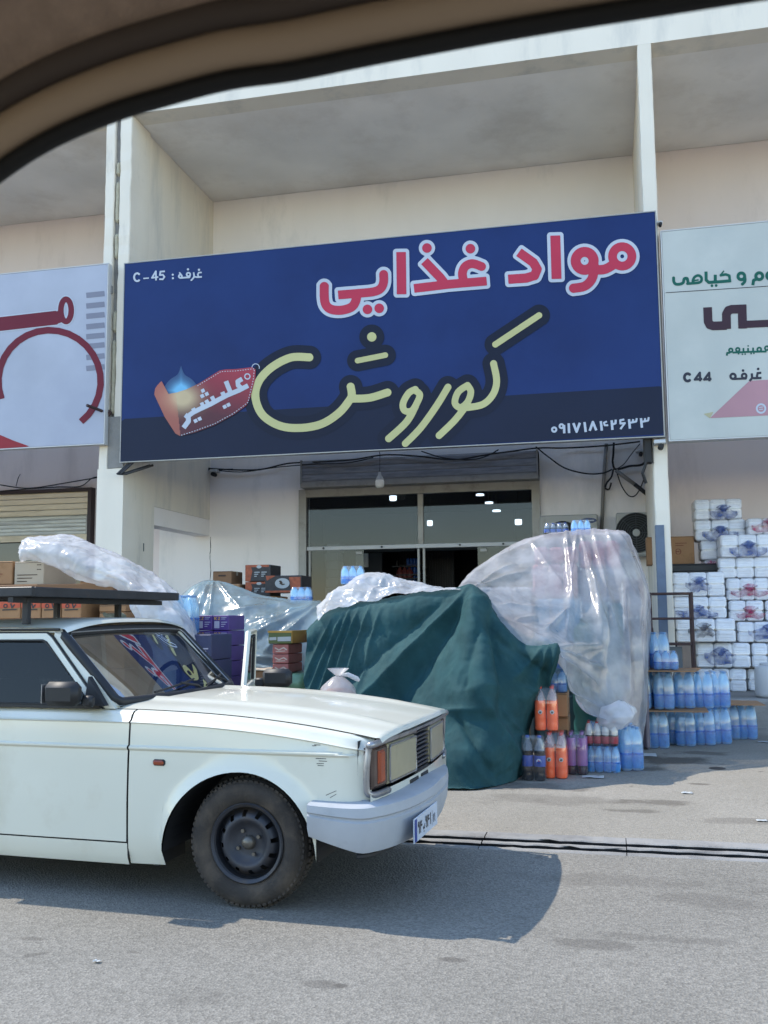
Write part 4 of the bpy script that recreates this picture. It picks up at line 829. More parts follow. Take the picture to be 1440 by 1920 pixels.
# --- foam container packs ------------------------------------------
M['foam'] = mat('foam', lin('#f0f2f4'), .6, k=1, var=.025, vs_=6, bump=.08, bs=120); M['bag'] = film('bag', lin('#eef1f5'), .16, .12, .7, .5, (.98, .98, 1), var=.7, ns=6)
BAGC = {'b': tint('bag_blue', '#4a66a8', .4, var=.3, vs_=30), 'r': tint('bag_red', '#c2557c', .4, var=.3, vs_=30), 'k': tint('bag_grey', '#6f6a72', .4, var=.3, vs_=30)}
BAGF = {k: film('bagprint_'+k, lin(c), .42, .2, .5, .4, (1, 1, 1), var=1.0, ns=11) for k, c in (('b', '#4262aa'), ('r', '#c4406c'), ('k', '#5c565e'))}
def foam_pack(px, Y, dep, col, label, cols=3, tiers=2, rz=0, knot=(.5, .75), z0=None):
    X0, X1, Z0, Z1 = rect(*px, Y)
    if z0 is not None: Z0 = z0
    w, h = X1-X0, Z1-Z0
    t = thing('foam_container_pack', label, 'foam boxes', ((X0+X1)/2, Y+dep/2, Z0), rz, 'bagged packs of white foam containers')
    cw = w/cols; th = h/tiers
    for i in range(cols):
        for j in range(tiers):
            x0 = -w/2+i*cw; z = j*th; G = []
            b = MB(); jx = random.uniform(-.004, .004)
            o_ = random.uniform(0, .006); b.rbox(x0+.003+jx, x0+cw-.003+jx, -dep/2+.016+o_, dep/2-.01, z+.001, z+th-.001, .022)
            b.rbox(x0+.022+jx, x0+cw-.022+jx, -dep/2+.007+o_, -dep/2+.05, z+th*.56, z+th*.93, .016)
            for q in range(3): b.rbox(x0+.018+jx, x0+cw-.018+jx, -dep/2+.011+o_, -dep/2+.05, z+th*(.06+.155*q), z+th*(.18+.155*q), .008)
            part('container', b, M['foam'], t, world=False, smooth=.5)
    # clear bag pulled over the block
    n = 40; G = []
    for (z, s) in ((-.0, .985), (.04*h, 1.01), (.5*h, 1.016), (.96*h, 1.01), (1.015*h, .96), (1.02*h, .4)):
        ring = []
        for k in range(n+1):
            A = 2*math.pi*k/n; c, s_ = math.cos(A), math.sin(A); e = .22
            x = math.copysign(abs(c)**e, c)*w/2*s; y = math.copysign(abs(s_)**e, s_)*dep/2*s
            wv = .007*noise.noise(Vector((x*9, z*14, y*5+X0))); ring.append((x*(1+wv*2), y-abs(wv), z))
        G.append(ring)
    bg = part('bag', MB().grid(G), M['bag'], t, world=False, smooth=True)
    # printed, twisted bag mouth hanging over the front
    if col:
        kx, kz = -w/2+knot[0]*w, h*(1-knot[1]); G = []
        R0 = min(w*.34, .2)*random.uniform(.7, 1.15)
        asp = random.uniform(.3, .75)
        for i, a in enumerate(np.linspace(-1, 1, 22)):
            row = []
            for j, c in enumerate(np.linspace(-1, 1, 12)):
                rr = R0*(1-.35*abs(a)); u = kx+a*R0*1.15; v = kz+c*R0*asp*(1-.7*abs(a)**1.3)+.02*math.sin(a*5+X0)
                d = .035*noise.noise(Vector((a*4+X0*3, c*3, Z0*5)))+.02*noise.noise(Vector((a*10, c*8, X0)))
                row.append((u, -dep/2-.012-.03*math.exp(-(a*a+c*c)*1.5)-abs(d), v+d*.5))
            G.append(row)
        part('bag_print', MB().grid(G), BAGF[col], bg, world=False, smooth=True)
        G = []
        for i in range(9):
            A = i/8; rr = .012+.05*A+.012*math.sin(i*2); G.append([(kx+rr*math.cos(k*.785+A)*(1.3+.3*math.sin(k*3)), -dep/2-.05-.03*(1-A)+.0*k, kz+.02+A*.07+rr*.5*math.sin(k*.785+A)) for k in range(9)])
        part('bag_knot', MB().grid(G), BAGF[col], bg, world=False, smooth=True)
    return t
FY = 13.36
def fz(y, Y, x): return onY(x, y, Y)[2]
FP = [((1308, 1254, 1400, 1296), FY-.15, None, 'foam pack on the platform behind the water packs, partly hidden', 3),
 ((1403, 1255, 1470, 1296), FY+.05, None, 'foam pack on the platform behind the white drum', 2),
 ((1306, 1206, 1408, 1252), FY-.2, 'b', 'foam pack with a blue and purple bag mouth just above the platform pack', 3),
 ((1411, 1206, 1500, 1252), FY-.1, None, 'foam pack beside the blue and purple bag pack, second from the platform', 3),
 ((1268, 1160, 1380, 1204), FY-.35, 'k', 'wide cloudy foam pack with a grey torn bag, behind the steel rack', 3),
 ((1383, 1166, 1480, 1204), FY-.1, 'b', 'foam pack with a blue-edged bag under the red-bagged packs', 3),
 ((1264, 1119, 1364, 1159), FY-.3, 'b', 'foam pack with a small blue bag flap, above the cloudy pack', 3),
 ((1368, 1126, 1433, 1164), FY-.05, 'r', 'foam pack under crumpled pink bag mouth, lower of the red-bagged pair', 2),
 ((1436, 1126, 1510, 1164), FY+.0, None, 'foam pack with plain bag at the end of the red-bagged tier', 2),
 ((1260, 1073, 1359, 1118), FY-.3, 'b', 'foam pack with a large dark blue bag mouth beside the pillar', 3),
 ((1362, 1084, 1442, 1125), FY+.0, 'r', 'foam pack with a bright red twisted bag, upper of the red-bagged pair', 3),
 ((1445, 1084, 1520, 1125), FY+.05, None, 'foam pack with plain bag beside the bright red twisted bag', 2),
 ((1348, 1045, 1450, 1083), FY+.02, None, 'plain foam pack of three columns under the wavy blue-rimmed bag', 3),
 ((1350, 1002, 1455, 1044), FY-.02, 'b', 'foam pack with a wavy blue-rimmed open bag near the top', 3),
 ((1320, 1050, 1347, 1082), FY+.35, 'r', 'narrow foam pack with a dark red scrap, set back beside the carton', 1),
 ((1314, 1013, 1347, 1049), FY+.33, None, 'narrow plain foam pack set back under the two topmost packs', 1),
 ((1304, 974, 1399, 1012), FY+.3, 'b', 'foam pack with a blue bag, second from the top of the stack', 3),
 ((1302, 936, 1392, 973), FY+.28, 'b', 'topmost foam pack with a bright blue knotted bag', 3),
 ((1402, 971, 1490, 1001), FY+.1, 'r', 'foam pack with a pink-red bag beside the top of the stack', 3)]
for px, Y, c_, lb, cols in FP: foam_pack(px, Y, .5, c_, lb, cols, 2, random.uniform(-.03, .03), (random.uniform(.4, .65), random.uniform(.5, .8)), z0=PZ+.002 if px[3] >= 1296 else None)
# what carries the set-back column behind the front packs
for k, (y0, y1) in enumerate(((1083, 1130), (1131, 1190), (1191, 1240))):
    pass
b = MB(); a_ = onY(1372, 1083, FY+.55); single('foam_container_pack', MB().rbox(1.25, 2.3, FY+.52, FY+.95, PZ+.001, a_[2]-.01, .02), M['foam'], 'plain white foam block behind the bagged packs, under the set-back column', 'foam boxes', 'bagged packs of white foam containers')
p = onZ(1432, 1306, PZ); X_ = p[0]
dm = thing('plastic_drum', 'round white plastic drum at the platform edge beside the foam packs', 'drum', (X_+.06, 12.45, PZ))
part('drum_body', MB().lathe([(.14, 0), (.165, .02), (.17, .05), (.17, .3), (.155, .36), (.1, .385)], 28, (0, 0, 0)), M['white_plastic'], dm, world=False, smooth=.8); part('lid', MB().lathe([(.1, .384), (.105, .39), (.1, .41), (.03, .415)], 20), M['white_plastic'], dm, world=False, smooth=.8)
# --- carton and junk behind the narrow pillar ----------------------
ct = carton((1213, 1006, 1302, 1058), 13.75, .42, M['card'], 'brown carton with a ring emblem on a dark table behind the narrow pillar', prints=[(GL().ring((.66, .55), .055, .02, ry=.1).st([(.63, .55), (.69, .55)], .03), tint('ink_red', '#8a4a32')), (lines(GL(), .6, .25, 2, .25, .08, .025), tint('ink_red', '#8a4a32'))])
zt_ = ct.location.z
tb = thing('side_table', 'low table covered by a dark grey sheet under the brown carton', 'table', (.95, 13.9, PZ))
part('cover', MB().rbox(.82, 1.62, 13.62, 14.3, zt_-.13, zt_-.003, .03), tint('cover_grey', '#3a3d3f'), tb)
for x in (.86, 1.54):
    for y in (13.68, 14.22): part('leg', MB().rbox(x, x+.04, y, y+.04, PZ, zt_-.12, .004), M['steel_dark'], tb)
bag_ = MB(); G = []
for i, z in enumerate(np.linspace(0, 1, 9)):
    rr = .2*(1-abs(z-.4)**2*1.2); G.append([(rr*math.cos(A)*(1+.25*noise.noise(Vector((A, z*3, 1)))), rr*.8*math.sin(A)*(1+.2*noise.noise(Vector((A*2, z*4, 5)))), z*.5) for A in np.linspace(0, 2*math.pi, 20)])
o = single('sack', MB().grid(G), tint('sack', '#6d625c'), 'crumpled brown plastic sack beside the heap, under the table edge', 'sack', smooth=True, loc=(0, 0, 0)); o.location = (.36, 12.5, PZ+.45)
single('crate', MB().rbox(.16, .56, 12.3, 12.75, PZ+.001, PZ+.452, .01), tint('crate_dark', '#3a332f'), 'dark crate under the crumpled brown sack', 'crate')
# rusty steel rack in front of the pillar
YR = 11.85; r0 = rect(1217, 1112, 1297, 1208, YR)
rk2 = thing('steel_rack', 'rusty brown steel rack frame in front of the narrow pillar', 'rack', ((r0[0]+r0[1])/2, YR, 0))
zr = [onY(1250, y, YR)[2] for y in (1113, 1160, 1208, 1256)]
xl = onY(1218, 1160, YR)[0]; xr = onY(1296, 1160, YR)[0]
for x in (xl, xr):
    for y in (YR, YR+.24): part('upright', MB().rbox(x, x+.032, y, y+.032, 0, zr[0]+.016, .004), M['steel_rust'], rk2)
for z in zr:
    for y in (YR, YR+.24): part('rung', MB().rbox(xl+.033, xr-.001, y+.002, y+.03, z-.014, z+.014, .004), M['steel_rust'], rk2)
    for x in (xl, xr): part('side_bar', MB().rbox(x+.003, x+.029, YR+.033, YR+.239, z-.013, z+.013, .004), M['steel_rust'], rk2)
single('grey_panel', MB().rbox(xl+.06, xl+.36, YR+.06, YR+.09, zr[3]+.016, zr[2]-.03, .004), tint('panel_grey', '#6d757a'), 'grey metal panel standing on the lowest rack rung', 'panel'); 
for z in (zr[3],): part('shelf', MB().box(xl+.033, xr-.001, YR+.031, YR+.239, z+.002, z+.015), M['steel_rust'], rk2)
# ------------------------------------------------------------ white pickup (built along its own axes, then turned 3.5 degrees)
M['car_paint'] = mat('car_paint', lin('#f0eedd'), .3, var=.025, vs_=1.5, coat=.5, spec=.5, dirt=lin('#e0d8c2'), ds=1.3, dth=.62)
M['bumper_paint'] = mat('bumper_paint', lin('#bcc0c6'), .55, var=.06, vs_=5, dirt=lin('#aab0b4'), ds=6, dth=.66, bump=.06, bs=40)
M['glass_car'] = film('glass_car', lin('#1a1d22'), .35, .02, .85, .2, (.22, .24, .26), var=.2, g0=.035)
M['glass_ws'] = film('glass_ws', lin('#1a1d22'), .25, .01, 1.0, .2, (.32, .35, .37), var=.2, g0=.42)
M['chrome_dull'] = mat('chrome_dull', lin('#b3b3b6'), .35, metal=.7, var=.1, vs_=12, dirt=lin('#8c8a88'), ds=9, dth=.58)
M['lens_amber'] = mat('lens_amber', lin('#b8491c'), .25, var=.12, vs_=14, spec=.6, trans=.25)
M['lens_cloudy'] = mat('lens_cloudy', lin('#b3a98a'), .3, var=.1, vs_=5, spec=.5, dirt=lin('#938a70'), ds=5, dth=.6)
M['lens_smoke'] = mat('lens_smoke', lin('#5b4a44'), .25, var=.2, vs_=9)
M['trim_black'] = mat('trim_black', lin('#26272a'), .55, var=.1)
M['tyre'] = mat('tyre', lin('#3e3935'), .88, var=.16, vs_=9, dirt=lin('#5d5349'), ds=7, dth=.55, bump=.3, bs=90)
M['wheel_steel'] = mat('wheel_steel', lin('#41434a'), .5, metal=.35, var=.14, vs_=9, dirt=lin('#5a5048'), ds=6, dth=.6)
M['hub'] = mat('hub', lin('#7a756e'), .4, metal=.6, var=.15, vs_=12)
M['seat'] = mat('seat', lin('#2b2a2c'), .85, var=.15)
CT = R(-3.5); PIV = (-1.065, 4.25, 0)
car = thing('pickup_truck', 'white old pickup truck with grey steel wheel, boxy hood and black roof rack', 'pickup truck', PIV, CT)
def cp(name, mb, m, parent=car, **k): return part(name, mb, m, parent, world=False, **k)
W_ = 1.50   # body width, y from 0 (near side) to W_
BELT = .885
def zt(x): return BELT if x < -1.21 else BELT-.022*((x+1.21)/1.21)-.085*max(0, (x+1.21)/1.21)**2.4
ARC = (-.615, .405, .385)   # centre x, half width, height above .235
def zb(x):
    d = (x-ARC[0])/(ARC[1] if x < ARC[0] else .375)
    return None if abs(d) >= 1 else .235+ARC[2]*math.sqrt(max(0, 1-d*d))
def side_cols(x0, x1, n, arch=False):
    xs = list(np.linspace(x0, x1, n))
    if arch:
        a = list(ARC[0]+ARC[1]*np.cos(np.linspace(math.pi, math.pi/2, 16))) + list(ARC[0]+.375*np.cos(np.linspace(math.pi/2, 0, 16)))[1:]
        xs = sorted(set([x for x in xs if x < a[0]-.004 or x > a[-1]+.004]+[x+1e-4*(i == 0)-1e-4*(i == len(a)-1) for i, x in enumerate(a)]+[a[0]-2e-4, a[-1]+2e-4]))
    return xs
def inset(z, x, top):
    k = [( .13, .06), (.19, .022), (.26, .006), (.45, .0), (.66, .002), (.698, .004), (.709, -.007), (.716, -.007), (.724, .006), (top-.085, .010), (top-.06, .012), (top-.053, .004), (top-.045, .02), (top-.02, .034), (top-.006, .05), (top, .075)]
    return float(np.interp(z, [a for a, _ in k], [b for _, b in k]))
def side_panel(x0, x1, n, arch=False, ztop=None, zlow=.165, nose=False, rear=False):
    G = []
    for x in side_cols(x0, x1, n, arch):
        top = ztop if ztop else zt(x); z0 = zlow+(.02*(x+1.2) if x > -1.2 else 0)
        if arch:
            q = zb(x); z0 = q if q is not None else (.36 if x > -.3 else z0)
        rows = list(np.linspace(0, 1, 7))
        mids = [.66, .698, .709, .716, .724, top-.085, top-.06, top-.053, top-.045, top-.02, top-.006, top]
        zz = [z0+(.63-z0)*r_ for r_ in rows]+[m for m in mids]
        col = []
        for z in zz:
            y = inset(z, x, top)+.0022*noise.noise(Vector((x*2.6, z*3.1, 4)))*(1 if z < .69 else .4)
            if nose and x > -.14: y += .05*((x+.14)/.14)**2
            if arch:    # flared lip
                d = math.hypot((x-ARC[0])/.405, (z-.235)/.385)
                if d < 1.14 and z > .2: y -= .018*max(0, 1-(d-1)/.14)
            col.append((x, y, z))
        G.append(col)
    return G
def mirror_y(G): return [[(x, W_-y, z) for x, y, z in c] for c in G]
for far in (0, 1):
    for nm, G in (('fender', side_panel(-1.207, 0, 40, True, nose=True)), ('door', side_panel(-2.21, -1.217, 12, zlow=.27)), ('sill', None), ('cab_side', side_panel(-2.46, -2.218, 6, zlow=.165))):
        if nm == 'sill': G = [[(x, .075, .15), (x, .03, .16), (x, .012, .2), (x, .006, .263)] for x in np.linspace(-2.215, -1.212, 8)]
        if nm == 'door' and far: continue
        b = MB(); b.grid(mirror_y(G) if far else G); 
        if nm == 'door': near_door = cp(nm, b, M['car_paint'], smooth=.6)
        else:
            q = cp(nm, b, M['car_paint'], smooth=.6)
            if nm == 'fender':
                near_fender = q if not far else near_fender
                # arch lining
                L_ = []
                for t in np.linspace(math.pi, 0, 24):
                    x = ARC[0]+(ARC[1] if t > math.pi/2 else .375)*math.cos(t); z = .235+ARC[2]*math.sin(t); L_.append([(x, y if not far else W_-y, z) for y in (.004, .03, .34)])
                cp('arch_liner', MB().grid(L_), M['trim_black'], q)
# dark gaps around the door
cp('panel_gap', MB().box(-1.2165, -1.2075, .012, .05, .2, .84).box(-2.2175, -2.2105, .012, .05, .2, .84).box(-2.21, -1.217, .02, .05, .264, .2695), M['trim_black'])
# hood
def hood_z(x, y):
    t = (x+1.21)/1.25; c = (y-W_/2)/(W_/2-.1)
    z = BELT+.012-.02*t-.088*max(0, t)**2.6+.028*(1-c*c)*(1-.35*t)
    z += .014*math.exp(-((abs(y-W_/2)-.40)/.035)**2)*min(1, (1.0-t)*4+.2)
    return z
G = []
for x in list(np.linspace(-1.32, -.06, 26))+[-.03, .0, .02, .032]:
    row = []
    for y in np.linspace(.081, W_-.081, 41):
        bow = .05*(1-((y-W_/2)/(W_/2))**2)*max(0, (x+1.2)/1.2); z = hood_z(min(x, .02), y)-(.022 if x > .03 else 0)
        e = min(y-.081, W_-.081-y); k = max(0, 1-e/.10); xx = min(x, 0); z = z*(1-k*k)+(zt(xx)+.003-(.022 if x > .03 else 0))*k*k
        row.append((x+bow, y, z))
    G.append(row)
hd = cp('hood', MB().grid(G), M['car_paint'], smooth=1.0)
for y0 in (.0735, W_-.085):
    cp('panel_gap', MB().grid([[(x, y0, zt(x)-.001), (x, y0+.0115, zt(x)-.001)] for x in np.linspace(-1.2, 0, 20)]), M['trim_black'], hd)
# cowl between hood and windscreen
cp('cowl', MB().grid([[(x, y, .895+.02*(1-((y-W_/2)/.75)**2)-.3*abs(x+1.36)*0) for y in np.linspace(.085, W_-.085, 16)] for x in np.linspace(-1.46, -1.31, 4)]), M['car_paint'])
# nose panel with lamps and grille
def nose_x(y): return .012+.05*(1-((y-W_/2)/(W_/2))**2)
def front_sheet(y0, y1, z0, z1, off, ny=10, nz=3, rake=0.0):
    return [[(nose_x(y)+off-rake*(z-z0), y, z) for z in np.linspace(z0, z1, nz)] for y in np.linspace(y0, y1, ny)]
def front_block(y0, y1, z0, z1, o0, o1, ny=8, b_=.012):
    b = MB(); ys = np.linspace(y0, y1, ny)
    P = lambda o, g: [(nose_x(y)+o, min(max(y, y0+g), y1-g), z) for y in ys for z in (z0+g, z1-g)]
    rings = []
    for o, g in ((o0, 0), (o1-b_, 0), (o1, b_)):
        ring = [(nose_x(y)+o, min(max(y, y0+g), y1-g), z0+g) for y in ys]+[(nose_x(y)+o, min(max(y, y0+g), y1-g), z1-g) for y in ys[::-1]]; rings.append(ring)
    n = len(rings[0]); V = [p for r_ in rings for p in r_]; fs = []
    for i in range(2):
        for k in range(n): fs.append((i*n+k, i*n+(k+1) % n, (i+1)*n+(k+1) % n, (i+1)*n+k))
    for k in range(ny-1): fs.append((2*n+k, 2*n+k+1, 2*n+n-2-k, 2*n+n-1-k))
    b.add(V, fs); return b
NZ0, NZ1 = .545, .752
cp('grille_back', MB().grid(front_sheet(.02, W_-.02, NZ0-.02, NZ1+.02, -.07)), M['trim_black'])
cp('front_apron', MB().grid(front_sheet(.0, W_, .40, NZ0-.004, -.002, 16, 4)), M['car_paint'], smooth=.6)
for y in (.50, .70): cp('air_slot', front_block(y, y+.16, .478, .535, -.01, .003, 4), M['trim_black'])
def lamp_set(far):
    f_ = (lambda a, c: (a, c)) if not far else (lambda a, c: (W_-c, W_-a))
    y0, y1 = f_(.205, .60); hl_ = cp('headlight', front_block(y0, y1, NZ0+.012, NZ1-.012, -.05, .008, 6, .016), M['lens_cloudy'], smooth=.5)
    cp('headlight_rim', MB().tube([(nose_x(y)+.006, y, z) for y, z in [(y0+.01, NZ0+.02), (y1-.01, NZ0+.02), (y1-.004, NZ0+.03), (y1-.004, NZ1-.03), (y1-.01, NZ1-.02), (y0+.01, NZ1-.02), (y0+.004, NZ1-.03), (y0+.004, NZ0+.03)]], .005, 6, True), M['chrome_dull'], hl_)
    y0, y1 = f_(.04, .205); s_ = 1
    tl_ = cp('turn_signal', front_block(y0, y1, NZ0+.012, NZ1-.012, -.05, -.004, 5, .012), M['lens_smoke'])
    y0, y1 = f_(.085, .15); far or cp('amber_lens', front_block(y0, y1, NZ0+.03, NZ1-.03, -.01, .008, 4, .01), M['lens_amber'], tl_)
    # dull chrome frame round the lamps, open toward the grille
    y0, y1 = f_(-.002, .60); yo, yi = (y0, y1) if not far else (y1, y0); sg_ = 1 if not far else -1
    pth = [(nose_x(yi)-.005, yi, NZ1+.008), (nose_x(yo+sg_*.05)+.004, yo+sg_*.05, NZ1+.008), (nose_x(yo)-.012, yo+sg_*.012, NZ1-.012), (nose_x(yo)-.022, yo+sg_*.008, NZ0+.03), (nose_x(yo)-.005, yo+sg_*.04, NZ0-.01), (nose_x(yo+sg_*.2)+.002, yo+sg_*.2, NZ0-.012)]
    cp('lamp_frame', MB().tube(smooth_path(pth, 5), .0155, 8), M['chrome_dull'], hl_, smooth=True)
lamp_set(0); lamp_set(1)
gr = cp('grille', front_block(.612, W_-.612, NZ0-.004, NZ0+.012, -.05, .004, 4), M['trim_black'])
cp('grille', MB().tube([(nose_x(y)+.0, y, NZ1+.014) for y in np.linspace(.1, W_-.1, 14)], .012, 6), M['chrome_dull'], gr)
M['grille_grey'] = mat('grille_grey', lin('#4a4a52'), .5, metal=.3, var=.12)
for k in range(9):
    z = NZ0+.022+k*.0212; b = front_block(.612, W_-.612, z, z+.0105, -.04, -.002+.003*math.sin(k*2.1), 5, .003); cp('grille_bar', b, M['grille_grey'], gr)
# bumper
BP = [(-.262, -.052), (-.12, -.058), (-.01, -.05), (.035, -.012), (.066, .06), (.11, .25), (.137, .5), (.136, .7), (.115, .95), (.06, 1.22), (.005, 1.40), (-.045, 1.48), (-.10, 1.53), (-.18, 1.55), (-.29, 1.552)]
BPs = smooth_path(BP, 4); G = []
PRF = [(-.085, .512), (.0, .507), (.022, .496), (.026, .455), (.016, .446), (.016, .440), (.025, .432), (.02, .355), (.004, .302), (-.05, .29)]
for i, p in enumerate(BPs):
    t = np.array(BPs[min(i+1, len(BPs)-1)])-np.array(BPs[max(i-1, 0)]); n = np.array((t[1], -t[0])); n /= np.linalg.norm(n)
    tail = max(0, min(1, (-.02-p[0])/.24)) if p[1] < .3 else 0; fe = max(0, min(1, (p[1]-.75)/.75))
    G.append([(p[0]+n[0]*o, p[1]+n[1]*o, z-.003*math.sin(i*.37)+(.508-z)/.218*(.062*tail+.085*fe)-.03*fe) for o, z in PRF])
bmp = cp('bumper', MB().grid(G), M['bumper_paint'], smooth=.7)
cp('lower_lip', MB().tube([(p[0]*.9-.03, p[1], .287) for p in BPs[8:-8]], .012, 6), M['trim_black'], bmp)
# number plate under the bumper's middle
PL0, PL1 = .15, .60; plx = .164
pl = cp('number_plate', MB().rbox(plx, plx+.006, PL0, PL1, .305, .415, .003), M['sign_white'], bmp)
cp('plate_band', MB().box(plx+.0065, plx+.008, PL0+.006, PL0+.045, .311, .409), tint('plate_blue', '#2f4a9c'), pl)
gp = Glyphs(0, 0, 1)   # plate coordinates: mm along y, mm down
gp.ring((88, 34), 9, 9).st([(98, 32), (98, 78)], 10).st([(122, 22), (125, 78)], 10).st([(155, 26), (136, 36), (142, 48), (160, 46)], 8).st([(182, 60), (190, 70), (212, 66), (214, 52)], 8, sm=True).dot((198, 84), 5)
gp.ring((244, 34), 9, 9).st([(254, 32), (254, 78)], 10).st([(278, 22), (281, 78)], 10).st([(311, 26), (292, 36), (298, 48), (316, 46)], 8).st([(342, 22), (345, 78)], 10).st([(385, 18), (385, 92)], 3).st([(410, 40), (413, 80)], 9).st([(440, 40), (443, 80)], 9)
cp('plate_digits', gp.mesh(lambda u, v: (plx+.0085, PL0+u*.88/1000, .412-v/1000), 0, 2.0), M['trim_black'], pl, fix=False)
cp('tow_bracket', MB().rbox(.06, .15, .66, .685, .285, .31, .004), M['bumper_paint'], bmp)
# side repeater, scratches
sr = cp('side_lamp', MB().rbox(-1.078, -1.012, -.008, .01, .632, .662, .008), M['trim_black'])
cp('amber_lens', MB().rbox(-1.073, -1.017, -.014, .0, .636, .658, .008), M['lens_amber'], sr)
b = MB()
for (x, z, l, t) in ((-.26, .75, .03, 0), (-.27, .745, .02, .2), (-.25, .69, .05, .05), (-.235, .68, .04, 0), (-.245, .668, .035, .1), (-.24, .66, .03, 0), (-.2, .53, .05, .9), (-.18, .52, .03, 1.2)):
    y = inset(z, x, zt(x))-.0012; b.add([(x, y, z), (x+l, y-.0, z+l*t*.5), (x+l, y, z+l*t*.5+.003), (x, y, z+.004)], [(0, 1, 2, 3)])
cp('scratches', b, tint('scratch', '#6f6c68'), near_fender)
# cab: roof, pillars, windscreen, side glass
RZ = 1.318
def roof_z(x, y): return 1.278+.052*(1-abs((y-W_/2)/(W_/2-.12))**3.0)+.01*(1-((x+2.1)/.55)**2)
G = [[(x, y, roof_z(x, y)-(.022 if x > -1.67 else .006 if x > -1.69 else 0)) for y in np.linspace(.125, W_-.125, 25)] for x in [-2.5, -2.44, -2.3, -2.1, -1.95, -1.84, -1.76, -1.71, -1.68, -1.665]]
for i, x in enumerate([-2.5, -2.44, -2.3, -2.1, -1.95, -1.84, -1.76, -1.71, -1.68, -1.665]):
    for j in range(25): p = G[i][j]; bow = .03*(1-((p[1]-W_/2)/(W_/2))**2)*max(0, (x+2.3)/.7); G[i][j] = (p[0]+bow, p[1], p[2])
cp('roof', MB().grid(G), M['car_paint'], smooth=True)
def upy(z): return .06+(z-BELT)/(1.285-BELT)*.075     # the cabin leans inward
def wall(pts, th=.03, far=False):
    """polygon (x, z) on the leaning side of the cab with thickness"""
    b = MB(); f_ = (lambda y: W_-y) if far else (lambda y: y)
    b.prism(pts, lambda x, z, d: (x, f_(upy(z)+d), z), 0, th); return b
AP = (-1.318, .889); AT = (-1.632, 1.268)       # A-pillar foot and head
for far in (False, True):
    cp('pillar', wall([(-1.325, .888), (-1.385, .888), (-1.402, .905), (-1.735, 1.243), (-1.735, 1.284), (-1.695, 1.272)], .05, far), M['car_paint'])
    cp('roof_rail', wall([(-1.695, 1.25), (-1.74, 1.262), (-2.49, 1.262), (-2.49, 1.288), (-1.695, 1.286)], .04, far), M['car_paint'])
    cp('rain_gutter', MB().tube([((x, upy(1.28)-.012, 1.277) if not far else (x, W_-upy(1.28)+.012, 1.277)) for x in np.linspace(-2.49, -1.70, 8)], .006, 6), M['trim_black'])
    cp('rear_pillar', wall([(-2.49, .888), (-2.24, .888), (-2.24, 1.267), (-2.49, 1.267)], .05, far), M['car_paint'])
# near door's window frame, glass and mirror
fr = [(-2.225, .888), (-1.398, .888), (-1.742, 1.236), (-1.775, 1.258), (-2.225, 1.258)]; ins_ = [(-2.18, .906), (-1.455, .906), (-1.765, 1.212), (-1.79, 1.222), (-2.18, 1.222)]
b = MB(); n = 5
for d, fl in ((-.012, 0), (.02, 1)):
    pass
V = [(x, upy(z)-.014, z) for x, z in fr]+[(x, upy(z)-.014, z) for x, z in ins_]+[(x, upy(z)+.02, z) for x, z in fr]+[(x, upy(z)+.02, z) for x, z in ins_]
fs = []
for k in range(n):
    j = (k+1) % n; fs += [(k, j, n+j, n+k), (2*n+k, 3*n+k, 3*n+j, 2*n+j), (k, 2*n+k, 2*n+j, j), (n+k, n+j, 3*n+j, 3*n+k)]
b.add(V, fs); cp('window_frame', b, M['car_paint'], near_door)
cp('window_seal', MB().tube([(x, upy(z)-.016, z) for x, z in ins_]+[(ins_[0][0], upy(ins_[0][1])-.016, ins_[0][1])], .006, 6), M['trim_black'], near_door)
cp('belt_seal', MB().box(-2.21, -1.40, upy(.897)-.03, upy(.897)-.008, .888, .903), M['trim_black'], near_door)
cp('frame_gap', MB().tube([(x+.004, upy(z)-.006, z+.003) for x, z in fr[1:]], .0055, 6), M['trim_black'], near_door)
cp('side_glass', MB().add([(x, upy(z)+.004, z) for x, z in ins_], [tuple(range(5))]), M['glass_car'], near_door)
mr = cp('door_mirror', MB().rbox(-1.615, -1.425, -.135, -.055, .912, 1.028, .026).rbox(-1.43, -1.375, -.075, -.03, .905, .96, .012), M['trim_black'], near_door, smooth=.7)
cp('mirror_mount', MB().prism([(-1.475, .905), (-1.355, .905), (-1.42, .985), (-1.47, 1.045)], lambda x, z, d: (x, upy(z)+d, z), -.05, -.015), M['trim_black'], mr)
cp('mirror_glass', MB().box(-1.619, -1.6155, -.128, -.062, .925, 1.016), M['chrome_dull'], mr)
# windscreen with rubber seal, visor strip, sticker, wipers
def ws(u, v):   # u across 0..1, v up 0..1
    y = .115+u*(W_-.23); yy = (y-W_/2)/(W_/2-.1); y += (.012-.024*u)*v*2.2
    x = -1.352+(-1.70+1.352)*v+.10*(1-yy*yy)*(1-.7*v); z = .915+(1.262-.915)*v+.012*(1-yy*yy)*v
    return (x, y, z)
cp('windscreen', MB().grid([[ws(u, v) for v in np.linspace(0, 1, 8)] for u in np.linspace(0, 1, 20)]), M['glass_ws'], smooth=True)
loop = [ws(u, 0) for u in np.linspace(.02, .98, 18)]+[ws(1, v) for v in np.linspace(.06, .94, 8)]+[ws(u, 1) for u in np.linspace(.98, .02, 18)]+[ws(0, v) for v in np.linspace(.94, .06, 8)]
sl = cp('windscreen_seal', MB().tube([(x+.006, y+(-.012 if y < .3 else .012 if y > 1.2 else 0), z) for x, y, z in loop], .025, 8, True), M['trim_black'], smooth=True)
loop2 = [(x+.03, .75+(y-.75)*.985, z-.002) for x, y, z in loop]
cp('seal_insert', MB().tube(loop2, .0035, 6, True), M['chrome_dull'], sl)
st = Glyphs(0, 0, 1)
